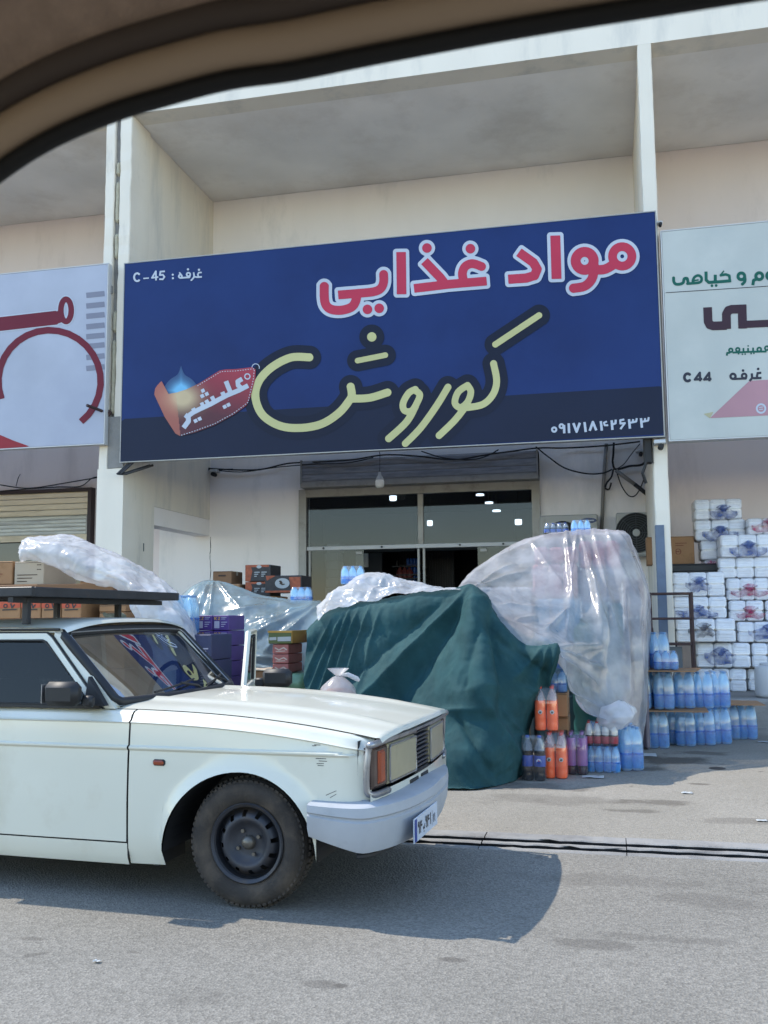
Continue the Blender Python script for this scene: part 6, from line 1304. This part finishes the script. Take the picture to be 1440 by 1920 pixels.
# --- purple and navy cartons ----------------------------------------
M['violet'] = tint('violet', '#5b3f8c', .45, var=.1, vs_=5); M['navy'] = tint('navy', '#3d4468', .5, var=.1, vs_=5); M['lav'] = tint('lav', '#c9c4d8', .5)
zz = [onY(410, y, 8.9)[2] for y in (1154, 1183, 1212, 1241, 1270, 1299, 1328, 1357)]
def vprint(): return [(lines(GL().poly([(.1, .38), (.42, .38), (.42, .85), (.1, .85)]), .52, .45, 3, .38, .14, .05), M['lav']), (GL().st([(.12, .1), (.12, .3)], .06).st([(.26, .1), (.15, .2), (.26, .3)], .05).st([(.34, .12), (.46, .12), (.34, .28), (.46, .28)], .045), tint('gold_ink', '#d8a860')), (lines(GL(), .52, .14, 2, .35, .1, .04), M['lav'])]
for k, (y0, y1) in enumerate(((1154, 1182), (1183, 1211), (1212, 1240), (1241, 1269), (1270, 1298), (1299, 1327), (1328, 1356), (1357, 1392))):
    for i, (x0, x1) in enumerate(((368, 398), (399, 429))):
        if k < 5 or i == 1: carton((x0, y0, x1, y1), 8.9, .42, M['violet'], ('top', 'second', 'third', 'fourth', 'fifth', 'sixth', 'seventh', 'lowest')[k]+' purple printed carton in the column '+('behind the navy cartons', 'beside the pink boxes')[i], group='purple cartons', tape=False, prints=vprint(), z0=.001 if k == 7 else None)
for i in (0,):
    X0, X1, _, Z1 = rect(368, 1299, 398, 1300, 8.9); single('carton', MB().rbox(X0, X1, 8.9, 9.3, .001, Z1-.004, .006), M['violet'], 'large purple carton on the ground under the column behind the navy cartons', 'box')
for k, (y0, y1) in enumerate(((1190, 1238), (1239, 1288), (1289, 1338), (1339, 1410))): carton((330, y0, 396, y1), 8.35, .5, M['navy'], ('topmost', 'second', 'third', 'lowest')[k]+' navy carton of the stack behind the open far door', group='navy cartons', tape=False, prints=[(GL().poly([(.42, .38), (.58, .36), (.58, .52), (.42, .54)]), tint('gold_ink', '#d8a860')), (lines(GL(), .7, .55, 4, .22, .1, .05), M['lav'])], z0=.001 if k == 3 else None)
copy_tree(wp0, (onY(338, 1188, 8.5)[0], 8.62, onY(352, 1189, 8.36)[2]), .1, 'water six-pack on the navy cartons beside the white plastic')
# --- stack of snack boxes -------------------------------------------
Ysn = 8.75
t = carton((503, 1184, 547, 1207), Ysn, .5, tint('box_olive', '#5f6b3c', .5), 'open green and yellow fruit carton on top of the pink boxes', tape=False, prints=[(GL().poly([(.05, .48), (.35, .45), (.35, .7), (.05, .72)]).poly([(.4, .45), (.97, .42), (.97, .78), (.4, .8)]), M['char_lab'])])
X0, X1, Z0, Z1 = rect(503, 1184, 547, 1207, Ysn); w = (X1-X0)/2; h = Z1-Z0
part('end_panel', MB().box(w-.002, w+.004, -.25, .25, .004, h), tint('box_yellow', '#c99a48', .6), t, world=False); part('rim', MB().box(-w-.004, w+.006, -.256, -.244, h-.012, h+.008).box(w-.006, w+.006, -.243, .25, h-.012, h+.008), tint('box_yellow', '#c99a48'), t, world=False)
M['pinkbox'] = tint('pinkbox', '#b8706a', .5, var=.14, vs_=10)
for k, (y0, y1) in enumerate(((1208, 1226), (1227, 1244), (1245, 1262))): carton((511, y0, 541, y1), Ysn+.02, .42, M['pinkbox'], ('upper', 'middle', 'lower')[k]+' pink snack box in the stack under the fruit carton', group='pink snack boxes', tape=False, prints=[(GL().st([(.15, .35), (.4, .6), (.7, .35), (.9, .6)], .1), tint('cream_ink', '#dcc8ba')), (GL().st([(.2, .75), (.8, .7)], .08), tint('cream_ink', '#dcc8ba'))])
M['greenbag'] = mat('greenbag', lin('#8db68e'), .35, var=.16, vs_=8, spec=.5)
zb0 = onY(530, 1263, Ysn)[2]
for k in range(4):
    z1 = zb0-.002-k*.19; G = []
    for v in np.linspace(0, 1, 12):
        row = []
        for A in np.linspace(0, 2*math.pi, 26):
            c, s_ = math.cos(A), math.sin(A); e = .5; bulge = .82+.18*math.sin(math.pi*v)**.6; row.append((math.copysign(abs(c)**e, c)*.2*bulge+.012*noise.noise(Vector((A*2, v*3, k))), math.copysign(abs(s_)**e, s_)*.24*bulge+.012*noise.noise(Vector((A*2, v*3, k+9))), v*.188))
        G.append(row)
    G.insert(0, [(p[0]*.05, p[1]*.05, p[2]) for p in G[0]]); G.append([(p[0]*.05, p[1]*.05, p[2]) for p in G[-1]])
    o = single('snack_bag', MB().grid(G), M['greenbag'], ('topmost', 'second', 'third', 'lowest')[k]+' pale green snack bag under the pink boxes', 'bag', 'green snack bags', smooth=True, loc=(0, 0, 0)); o.location = (onY(531, 1290, Ysn)[0]+.04+.01*k, Ysn+.22, z1-.188)
zz = zb0-.002-3*.19-.188
single('carton', MB().rbox(onY(508, 1300, Ysn)[0], onY(560, 1300, Ysn)[0], Ysn, Ysn+.45, .001, zz-.002, .008), M['card'], 'brown carton on the ground under the green snack bags', 'box')
sheet('cardboard_sheet', [(onY(468, 1250, 8.6)[0], 8.5), (onY(512, 1250, 8.6)[0], 8.5), (onY(512, 1250, 8.9)[0], 8.9), (onY(462, 1250, 8.9)[0], 8.9)], onY(490, 1256, 8.6)[2], 'pale open carton flap beside the far door mirror', M['card_pale'], seed=9)
single('carton', MB().rbox(onY(468, 1250, 8.55)[0]+.02, onY(510, 1250, 8.55)[0]-.0, 8.52, 8.88, .001, onY(490, 1256, 8.6)[2]-.006, .008), M['card_dark'], 'tall brown carton under the pale open flap', 'box')
# --- knotted bag of orange food on the heap's left foot -------------
b = MB(); G = []; c0 = onY(634, 1303, 7.85)
for v in np.linspace(0, 1, 18):
    rr = .15*(1-v)**.55*(.9+.3*math.sin(v*3)) + .014
    G.append([(c0[0]+rr*math.cos(A)*(1+.12*noise.noise(Vector((A*1.5, v*3, 1)))), c0[1]+rr*.9*math.sin(A), c0[2]-.03+v*.19) for A in np.linspace(0, 2*math.pi, 26)])
for k in range(6): G.append([(c0[0]+(.018+.012*k)*math.cos(A)*1.2, c0[1]+(.018+.012*k)*math.sin(A), c0[2]+.16+.012*k) for A in np.linspace(0, 2*math.pi, 26)])
bgx = thing('food_bag', 'knotted clear plastic bag of orange food in front of the green sheet', 'bag', (c0[0], c0[1], c0[2]-.03)); part('bag', MB().grid(G), M['clear_sheet'], bgx, smooth=True)
part('handle', MB().tube([(c0[0]+.02, c0[1], c0[2]+.165), (c0[0]+.09, c0[1]-.02, c0[2]+.17), (c0[0]+.17, c0[1]-.02, c0[2]+.135), (c0[0]+.19, c0[1]-.02, c0[2]+.12)], [.012, .02, .022, .01], 8, sq=(.5, 1)), M['white_sheet'], bgx, smooth=True)
part('food', MB().lathe([(.13, 0), (.142, .02), (.13, .05), (.09, .075), (.0, .085)], 20, (c0[0], c0[1], c0[2]-.025)), tint('food_orange', '#c9814a', .7, var=.25, vs_=30, bump=.8, bs=60), bgx, smooth=True)
single('crate', MB().rbox(c0[0]-.2, c0[0]+.2, c0[1]-.16, c0[1]+.22, .001, c0[2]-.033, .01), M['card_dark'], 'brown crate under the knotted bag of orange food', 'crate')
# --- cartons behind the pickup and the white plastic over them ------
YC = 8.4
def col_boxes(x0, x1, Y, dep, ztop, n, what):
    for j in range(n): single('carton', MB().rbox(x0, x1, Y, Y+dep, j*ztop/n+.002, (j+1)*ztop/n-.001, .008), M['card'], ('ground', 'second', 'third', 'fourth')[j]+' tier brown carton '+what, 'box')
zA = onY(60, 1096, YC)[2]
a = carton((-45, 1053, 23, 1096), YC, .5, M['card'], 'brown carton with faint red print at the end of the row behind the rack', prints=[(lines(GL(), .45, .55, 3, .3, .1, .04), tint('ink_red', '#8a4a32'))])
a2 = carton((27, 1053, 82, 1096), YC, .6, M['card_pale'], 'pale carton with lines of print behind the black roof rack', prints=[(lines(GL(), .1, .58, 3, .7, .14, .035), M['ink']), (GL().st([(.8, .1), (.8, .4)], .02).st([(.88, .1), (.88, .4)], .02).st([(.76, .15), (.92, .15)], .02).st([(.76, .35), (.92, .35)], .02), M['ink'])])
b_ = carton((150, 1088, 216, 1118), YC+.15, .5, M['card'], 'brown carton under the drooping white plastic behind the rack')
M['chips'] = tint('chips', '#d65a38', .45, var=.12, vs_=12); M['chips_dark'] = tint('chips_dark', '#3a3638', .5)
zO = [onY(60, y, YC-.2)[2] for y in (1120, 1158)]
for k, (x0, x1) in enumerate(((-42, -3), (-1, 38), (40, 76), (78, 114), (116, 152))):
    t = carton((x0, 1119, x1, 1160), YC-.2, .5, M['card'], ('first', 'second', 'third', 'fourth', 'fifth')[k]+' orange-topped snack carton of the row seen under the rack, counting toward the windscreen', tape=False, group='orange snack cartons', prints=[(GL().poly([(0, 0), (1, 0), (1, .5), (0, .52)]), M['chips'])])
    X0, X1, Z0, Z1 = rect(x0, 1119, x1, 1160, YC-.2); w = (X1-X0)/2; h = Z1-Z0
    part('print', GL().ring((.3, .42), .08, .05).st([(.55, .3), (.62, .5), (.75, .35)], .07).st([(.15, .6), (.85, .58)], .06).mesh(lambda u, v: (u*2*w-w, -.256, h-v*h), 0, .02), M['chips_dark'], t, world=False, fix=False)
zz0 = rect(-42, 1119, -3, 1160, YC-.2)[2]
xA, xB = rect(-42, 1119, -3, 1160, YC-.2)[0], rect(116, 1119, 152, 1160, YC-.2)[1]
for i in range(3):
    u0 = xA+(xB-xA)*i/3; u1 = xA+(xB-xA)*(i+1)/3; col_boxes(u0+.004, u1-.004, YC-.2, .6, zz0-.003, 3, 'carrying the orange snack cartons, '+('outer', 'middle', 'inner')[i]+' column')
zo1 = rect(-42, 1119, -3, 1160, YC-.2)[3]
single('board', MB().rbox(xA-.1, xB+.3, YC-.15, YC+.6, zo1+.004, zA-.004, .01), M['card_dark'], 'flat brown boards between the orange cartons and the cartons above', 'board')
for k, (y0, y1) in enumerate(((1134, 1147), (1148, 1166))): carton((186, y0, 236, y1), YC-.1, .5, M['card'], ('upper', 'lower')[k]+' flat brown carton beside the orange row, near the windscreen')
zl = rect(186, 1148, 236, 1166, YC-.1)[2]; xx = rect(186, 1148, 236, 1166, YC-.1)
col_boxes(xx[0], xx[1], YC-.1, .5, zl-.003, 3, 'under the flat cartons near the windscreen')
rows = [[(38, 1040, 8.9), (60, 1016, 9.1), (120, 1008, 9.2), (175, 1026, 9.2), (240, 1056, 9.1), (300, 1090, 8.9), (340, 1130, 8.8), (362, 1180, 8.7), (375, 1240, 8.6)],
 [(38, 1030, 8.6), (52, 1012, 8.7), (85, 1009, 8.8), (122, 1006, 8.85), (170, 1022, 8.85), (235, 1051, 8.8), (296, 1086, 8.65), (336, 1124, 8.55), (360, 1172, 8.45), (372, 1235, 8.4)],
 [(37, 1040, 8.35), (60, 1030, 8.3), (110, 1035, 8.25), (165, 1055, 8.2), (222, 1080, 8.2), (275, 1115, 8.15), (312, 1150, 8.1), (335, 1195, 8.08), (345, 1250, 8.05)],
 [(39, 1051, 8.38), (65, 1050, 8.36), (100, 1060, 8.32), (140, 1083, 8.28), (185, 1097, 8.26), (220, 1104, 8.24), (240, 1130, 8.2), (258, 1165, 8.15), (285, 1215, 8.1), (300, 1265, 8.08)]]
folds = [(45, 1018, 130, 1030, 5, .035), (70, 1025, 175, 1040, 5, .03), (60, 1035, 140, 1075, 5, .03), (50, 1020, 42, 1050, 4, .03), (130, 1012, 250, 1070, 7, .03), (170, 1070, 250, 1100, 6, -.03), (230, 1085, 300, 1140, 6, .035), (250, 1110, 285, 1180, 6, .035), (300, 1100, 345, 1190, 7, .03), (260, 1090, 330, 1150, 5, -.025), (120, 1060, 200, 1090, 5, .025)]
sheet3('plastic_sheet', rows, 190, 90, M['white_sheet'], 'white plastic sheet thrown over the cartons behind the pickup', folds=folds, wr=.016, ws=5.5, seed=12, cr=.006, cs=5, sharp=1.2)
for k, (x, y, z, r_) in enumerate(((265, 1100, 8.55, .16), (310, 1140, 8.4, .15), (215, 1072, 8.7, .15), (330, 1195, 8.35, .16))):
    c = onY(x, y, z); single('goods_bundle', MB().rbox(c[0]-r_, c[0]+r_, z+.02, z+.35, c[2]-1.0 if False else .002, c[2]-.02, .04), tint('goods_pale%d' % k, ('#c9b49c', '#c8d4dc', '#cbb9a4', '#b8cfe0')[k], .5, var=.15, vs_=8), ('beige bundle under the white plastic near the rack corner', 'pale bundle under the white plastic beside the windscreen', 'tan bundle under the white plastic behind the rack', 'blue-white bundle under the white plastic\'s lower end')[k], 'bundle')
single('rag', MB().grid([[(onY(190+6*i, 1156, 7.9)[0], 7.9+.02*j, onY(200, 1150, 7.9)[2]+.03*noise.noise(Vector((i*.6, j*.6, 3)))-.012*j) for j in range(7)] for i in range(8)]), tint('rag', '#8d9a94', .8, var=.3, vs_=20), 'striped rag lying on the flat cartons behind the cab roof', 'rag', smooth=True)
# ------------------------------------------------------------ wall fittings: air conditioners, cables, lamp, cameras
M['ac_white'] = mat('ac_white', lin('#cfcfca'), .5, var=.03, dirt=lin('#b5b2aa'), ds=4, dth=.62); M['ac_grille'] = mat('ac_grille', lin('#4b5054'), .5, var=.1)
def ac(px, fanpx, fr, label, logo):
    Y = 15.05; X0, X1, Z0, Z1 = rect(*px, Y); t = thing('air_conditioner', label, 'air conditioner', ((X0+X1)/2, Y+.17, Z0), 0, 'outdoor air conditioner units on the back wall')
    part('casing', MB().rbox(X0, X1, Y, Y+.33, Z0, Z1, .02), M['ac_white'], t)
    c = onY(*fanpx, Y); 
    part('fan_recess', MB().lathe([(fr, -.003), (fr, -.0015), (.001, -.001)], 40, (c[0], Y, c[2]), 'y'), tint('fan_dark', '#26292c'), t)
    for r_ in np.linspace(fr, fr*.2, 8): part('guard_ring', MB().tube([(c[0]+r_*math.cos(A), Y-.018, c[2]+r_*math.sin(A)) for A in np.linspace(0, 2*math.pi, 40, endpoint=False)], .0075, 5, True), M['ac_grille'], t)
    b = MB()
    for k in range(8): A = k*math.pi/4; b.tube([(c[0]+.05*math.cos(A), Y-.014, c[2]+.05*math.sin(A)), (c[0]+fr*math.cos(A), Y-.012, c[2]+fr*math.sin(A))], .006, 5)
    part('guard_spokes', b, M['ac_grille'], t)
    part('fan_hub', MB().lathe([(.055, -.008), (.055, -.026), (.04, -.03)], 20, (c[0], Y, c[2]), 'y'), M['ac_white'], t)
    if logo: e = onY(*logo, Y); part('badge', MB().lathe([(.115, -.006), (.12, -.002)], 24, (e[0], Y, e[2]), 'y', ell=.36), tint('badge_blue', '#26427c', .3), t)
    if logo: part('badge_print', GL().st([(-.07, 0), (.07, 0)], .018, True).mesh(lambda u, v: (e[0]+u, Y-.0075, e[2]-v), 0, .006), M['sign_white'], t, fix=False)
    part('bracket', MB().box(X0+.05, X0+.09, Y-.02, YB, Z0-.05, Z0-.004).box(X1-.09, X1-.05, Y-.02, YB, Z0-.05, Z0-.004).box(X0+.05, X0+.09, YB-.04, YB-.002, Z0-.4, Z0-.05).box(X1-.09, X1-.05, YB-.04, YB-.002, Z0-.4, Z0-.05), M['steel_dark'], t)
ac((1012, 965, 1122, 1042), (1055, 1008), .25, 'outdoor air conditioner with a blue oval badge beside the shutter', (1104, 976))
X1a = RX0-.05
t_ = ac((1156, 960, 1236, 1042), (1193, 999), .3, 'outdoor air conditioner with a large round fan guard beside the narrow pillar', None)
def cable(pts, r, label, m=None, name='cable', sm=True, cat='cable', n=6):
    P = [onY(*p) for p in pts]; P = smooth_path(P, 6) if sm else P
    return single(name, MB().tube(P, r, n), m or M['cable'], label, cat, smooth=True)
Yc = YB-.08
cable([(386, 878, Yc), (440, 881, Yc), (490, 880, Yc), (540, 869, Yc), (600, 866, YB-.33), (660, 862, YB-.36), (720, 853, YB-.36), (780, 855, YB-.36), (850, 862, YB-.36), (910, 853, YB-.36), (960, 846, YB-.36), (1010, 840, YB-.33), (1060, 840, Yc), (1130, 836, Yc), (1200, 828, Yc)], .013, 'thick black cable slung along under the blue sign')
cable([(386, 879, Yc), (450, 885, Yc), (520, 876, Yc), (580, 871, YB-.34), (650, 868, YB-.36), (700, 858, YB-.36)], .009, 'thin black cable drooping along the wall beside the shutter box')
cable([(790, 846, YB-.36), (830, 858, YB-.36), (880, 862, YB-.36), (910, 856, YB-.36), (935, 843, YB-.36)], .01, 'black cable looping in front of the shutter box')
cable([(1005, 838, YB-.34), (1030, 858, Yc), (1060, 878, Yc), (1100, 888, Yc), (1130, 887, Yc), (1148, 880, Yc)], .012, 'black cable curving down the wall right of the shutter box')
cable([(1151, 830, Yc), (1150, 850, Yc), (1149, 868, Yc), (1155, 880, Yc), (1180, 874, Yc), (1208, 868, Yc), (1218, 830, Yc)], .018, 'thick black cable bent round above the air conditioners')
cable([(1155, 880, Yc), (1165, 910, Yc), (1180, 930, Yc), (1195, 925, Yc), (1210, 890, Yc), (1216, 850, Yc)], .009, 'thin black cable hanging in a loop above the round fan')
cable([(1200, 832, Yc), (1185, 850, Yc), (1170, 870, Yc), (1155, 880, Yc)], .008, 'thin grey wire slanting to the cable knot', tint('wire_grey', '#5a5a5c'))
cable([(1150, 880, Yc), (1146, 895, Yc), (1138, 905, Yc), (1135, 915, Yc), (1142, 917, Yc), (1146, 905, Yc)], .014, 'bundle of black cable twisted on the conduit')
cable([(1137, 832, Yc+.03), (1134, 870, Yc+.03), (1131, 915, Yc+.03), (1128, 995, Yc+.03)], .03, 'grey vertical conduit pipe on the wall above the air conditioners', tint('pipe_grey', '#9a9894'), 'conduit_pipe', False, 'pipe')
cable([(1155, 882, Yc-.05), (1190, 908, Yc-.05)], .03, 'grey slanting pipe above the round fan unit', tint('pipe_grey', '#9a9894'), 'conduit_pipe', False, 'pipe')
cable([(1190, 908, Yc-.06), (1226, 937, Yc-.06)], .032, 'black insulated pipe slanting down behind the narrow pillar', M['cable'], 'insulated_pipe', False, 'pipe')
cable([(0, 909, Yc), (40, 915, Yc), (70, 914, Yc), (120, 906, Yc), (185, 895, Yc)], .01, 'black cable sagging over the left roller shutter')
cable([(0, 921, Yc-.06), (50, 917, Yc-.06), (110, 913, Yc), (150, 912, Yc), (172, 897, Yc), (185, 894, Yc)], .01, 'black cable lying on the dark shutter frame')
cable([(30, 912, Yc), (34, 897, Yc), (38, 889, Yc+.04)], .007, 'short wire rising to a hole above the left shutter')
# hanging lamp
Yl = 14.6; c = onY(712, 900, Yl)
lp = thing('hanging_bulb', 'unlit white bulb hanging on a cord in front of the shutter box', 'light bulb', (c[0], Yl, c[2]-.14))
part('bulb', MB().lathe([(.001, -.125), (.05, -.12), (.068, -.1), (.07, -.02), (.062, 0)], 20, (c[0], Yl, c[2])), tint('bulb_glass', '#f4f6f4', .3, k=1), lp, smooth=.8)
part('bulb_neck', MB().lathe([(.062, .001), (.064, .01), (.05, .04), (.025, .08), (.023, .125), (.012, .13)], 20, (c[0], Yl, c[2])), M['white_plastic'], lp, smooth=.8)
part('cord', MB().tube([(c[0], Yl, c[2]+.125), (c[0]+.004, Yl+.01, c[2]+.4), (c[0], Yl-.05, SB+.5)], .006, 6), M['cable'], lp)
# security cameras and small wall things
def seccam(px, py, Y, label, sc=1.0):
    c = onY(px, py, Y); t = thing('security_camera', label, 'camera', tuple(c))
    part('mount', MB().rbox(c[0]-.07*sc, c[0]+.07*sc, Y-.06*sc, Y+.1*sc, c[2], c[2]+.05*sc, .01), M['white_plastic'], t); part('camera_body', MB().lathe([(.03*sc, -.1*sc), (.035*sc, -.08*sc), (.035*sc, .04*sc)], 14, (c[0]+.01, Y-.02, c[2]-.04*sc), 'y'), M['black_rubber'], t, smooth=.7)
    return t
seccam(402, 886, YB-.12, 'small dome security camera on the wall left of the shutter box')
seccam(1237, 833, YP-.1, 'black security camera on the top of the narrow pillar under the signs')
seccam(1236, 420, YP-.06, 'tiny dark camera on the pillar above the pale green sign', .6)
seccam(1200, 848, YB-.12, 'small black security camera among the cables above the fan unit', .9)
c = onY(1215, 838, YP+.02); single('cable_box', MB().rbox(c[0]-.06, c[0]+.05, YP-.05, YP+.05, c[2]-.22, c[2]+.16, .02).tube([(c[0]-.03, YP-.04, c[2]-.2), (c[0]-.08, YP-.03, c[2]-.34), (c[0]-.04, YP, c[2]-.46)], .02, 6), M['cable'], 'dark clump of cables tied at the blue sign\'s lower corner by the pillar', 'cable')
c = onY(259, 1026, 12.95); single('wall_socket', MB().rbox(XP1, XP1+.012, 12.86, 13.0, c[2]-.06, c[2]+.06, .004), tint('socket_dark', '#5c6a70'), 'small grey switch plate on the side wall by the opening', 'switch')
b = MB(); c = onY(386, 880, Yc); b.tube([(c[0]-.02, Yc+.02, c[2]+.06), (c[0]-.015, Yc, c[2]-.01), (c[0]+.5, Yc, c[2]-.02)], .012, 6); single('cable_hook', b, M['steel_dark'], 'small steel hook carrying the cables on the wall under the sign', 'hook')
# litter on the ground
def litter(px, py, s, label, hx='#c9ccca'):
    c = onZ(px, py); G = [[(c[0]+s*(i/5-.5)*1.6, c[1]+s*(j/4-.5), .006+.012*abs(noise.noise(Vector((i*.7, j*.8, px))))) for j in range(5)] for i in range(6)]
    single('litter', MB().grid(G), tint('litter_'+hx[1:], hx, .7), label, 'litter')
litter(1112, 1458, .11, 'flat white scrap of paper on the ground before the grape drinks'); litter(1198, 1416, .2, 'crushed white foam piece on the ground beside the sunlit water pack', '#dcdedd'); litter(1433, 1392, .08, 'white scrap on the ground at the end of the water row'); litter(182, 1805, .018, 'tiny white fleck on the asphalt below the pickup')
litter(1288, 1488, .05, 'small pale scrap on the forecourt between the water packs and the drain'); litter(1428, 1540, .04, 'tiny pale scrap near the drain')
c = onZ(1345, 1441); single('manhole_cap', MB().lathe([(.06, 0), (.07, .003), (.06, .006)], 20, (c[0], c[1], 0)), tint('cap_dark', '#4a4642', .8), 'small dark round cap set in the forecourt', 'cap')
# ------------------------------------------------------------ the car the photograph is taken from
M['headliner'] = mat('headliner', lin('#947f6e'), .95, k=1, var=.12, vs_=60, bump=.3, bs=300); M['trim_beige'] = mat('trim_beige', lin('#96816a'), .6, k=1, var=.05); M['seal'] = mat('seal', lin('#0c0c0d'), .7, var=.1)
M['body_out'] = mat('body_out', lin('#3a3d42'), .3, var=.03, coat=.5)
oc = thing('car_interior', 'brown headliner and dark curved window surround of the car in front', 'car', (.2, .1, 0))
YW = .50
edge = [(-330, 900), (-300, 700), (-240, 545), (-130, 430), (0, 326), (100, 264), (210, 217), (310, 186), (430, 155), (550, 138), (720, 104), (970, 58), (1220, 18), (1500, -24), (1850, -60), (2250, -80), (2600, -80), (2800, 40), (2880, 250), (2900, 600), (2900, 1000)]
def curve(off, Y): 
    P = [onY(x, y, YW) for x, y in edge]; P = smooth_path(P, 5); out = []
    for i, p in enumerate(P):
        t = P[min(i+1, len(P)-1)]-P[max(i-1, 0)]; n = np.array((-t[2], 0, t[0])); n /= np.linalg.norm(n); q = p+n*off; out.append((q[0], Y, q[2]))
    return out
part('window_seal', MB().tube(curve(.0015, YW), .0055, 10), M['seal'], oc, smooth=True)
part('seal_lip', MB().grid(list(zip(curve(.004, YW+.01), curve(.012, YW+.0)))), M['seal'], oc, smooth=True)
part('frame_backing', MB().grid(list(zip(curve(.004, YW+.012), curve(.03, YW+.014), curve(.09, YW-.0)))), M['seal'], oc, smooth=True)
part('frame_trim', MB().tube(curve(.017, YW-.004), .0115, 12), M['trim_beige'], oc, smooth=True)
part('inner_seal', MB().tube(curve(.034, YW-.012), .0085, 10), mat('seal_brown', lin('#5a4d44'), .85, var=.1), oc, smooth=True)
c0 = curve(.040, YW-.014); c1 = curve(.075, YW-.05); c2 = curve(.13, YW-.14)
roofz = 1.84
G = []
for a, b_, c_ in zip(c0, c1, c2):
    row = [a, b_, c_]
    if a[2] > 1.40: row += [(c_[0]*.97, YW-.32, max(c_[2], min(roofz, c_[2]+.05))), (c_[0]*.95, -.2, max(c_[2]+.05, 1.72)), (c_[0]*.93, -.9, max(c_[2]+.05, 1.72))]
    else: row += [(c_[0], YW-.2, c_[2]), (c_[0], YW-.22, c_[2]), (c_[0], YW-.24, c_[2])]
    G.append(row)
part('headliner', MB().grid(G), M['headliner'], oc, smooth=True)
part('roof_skin', MB().grid([[(x, y, 1.90-.12*((y+.2)/.75)**2-.05*((x-.1)/1.2)**2) for y in np.linspace(-1.0, .55, 8)] for x in np.linspace(-1.1, 1.5, 8)]), M['body_out'], oc, smooth=True)
part('door_panel', MB().rbox(-.75, 1.1, YW-.03, YW+.05, .3, .90, .03), M['body_out'], oc)
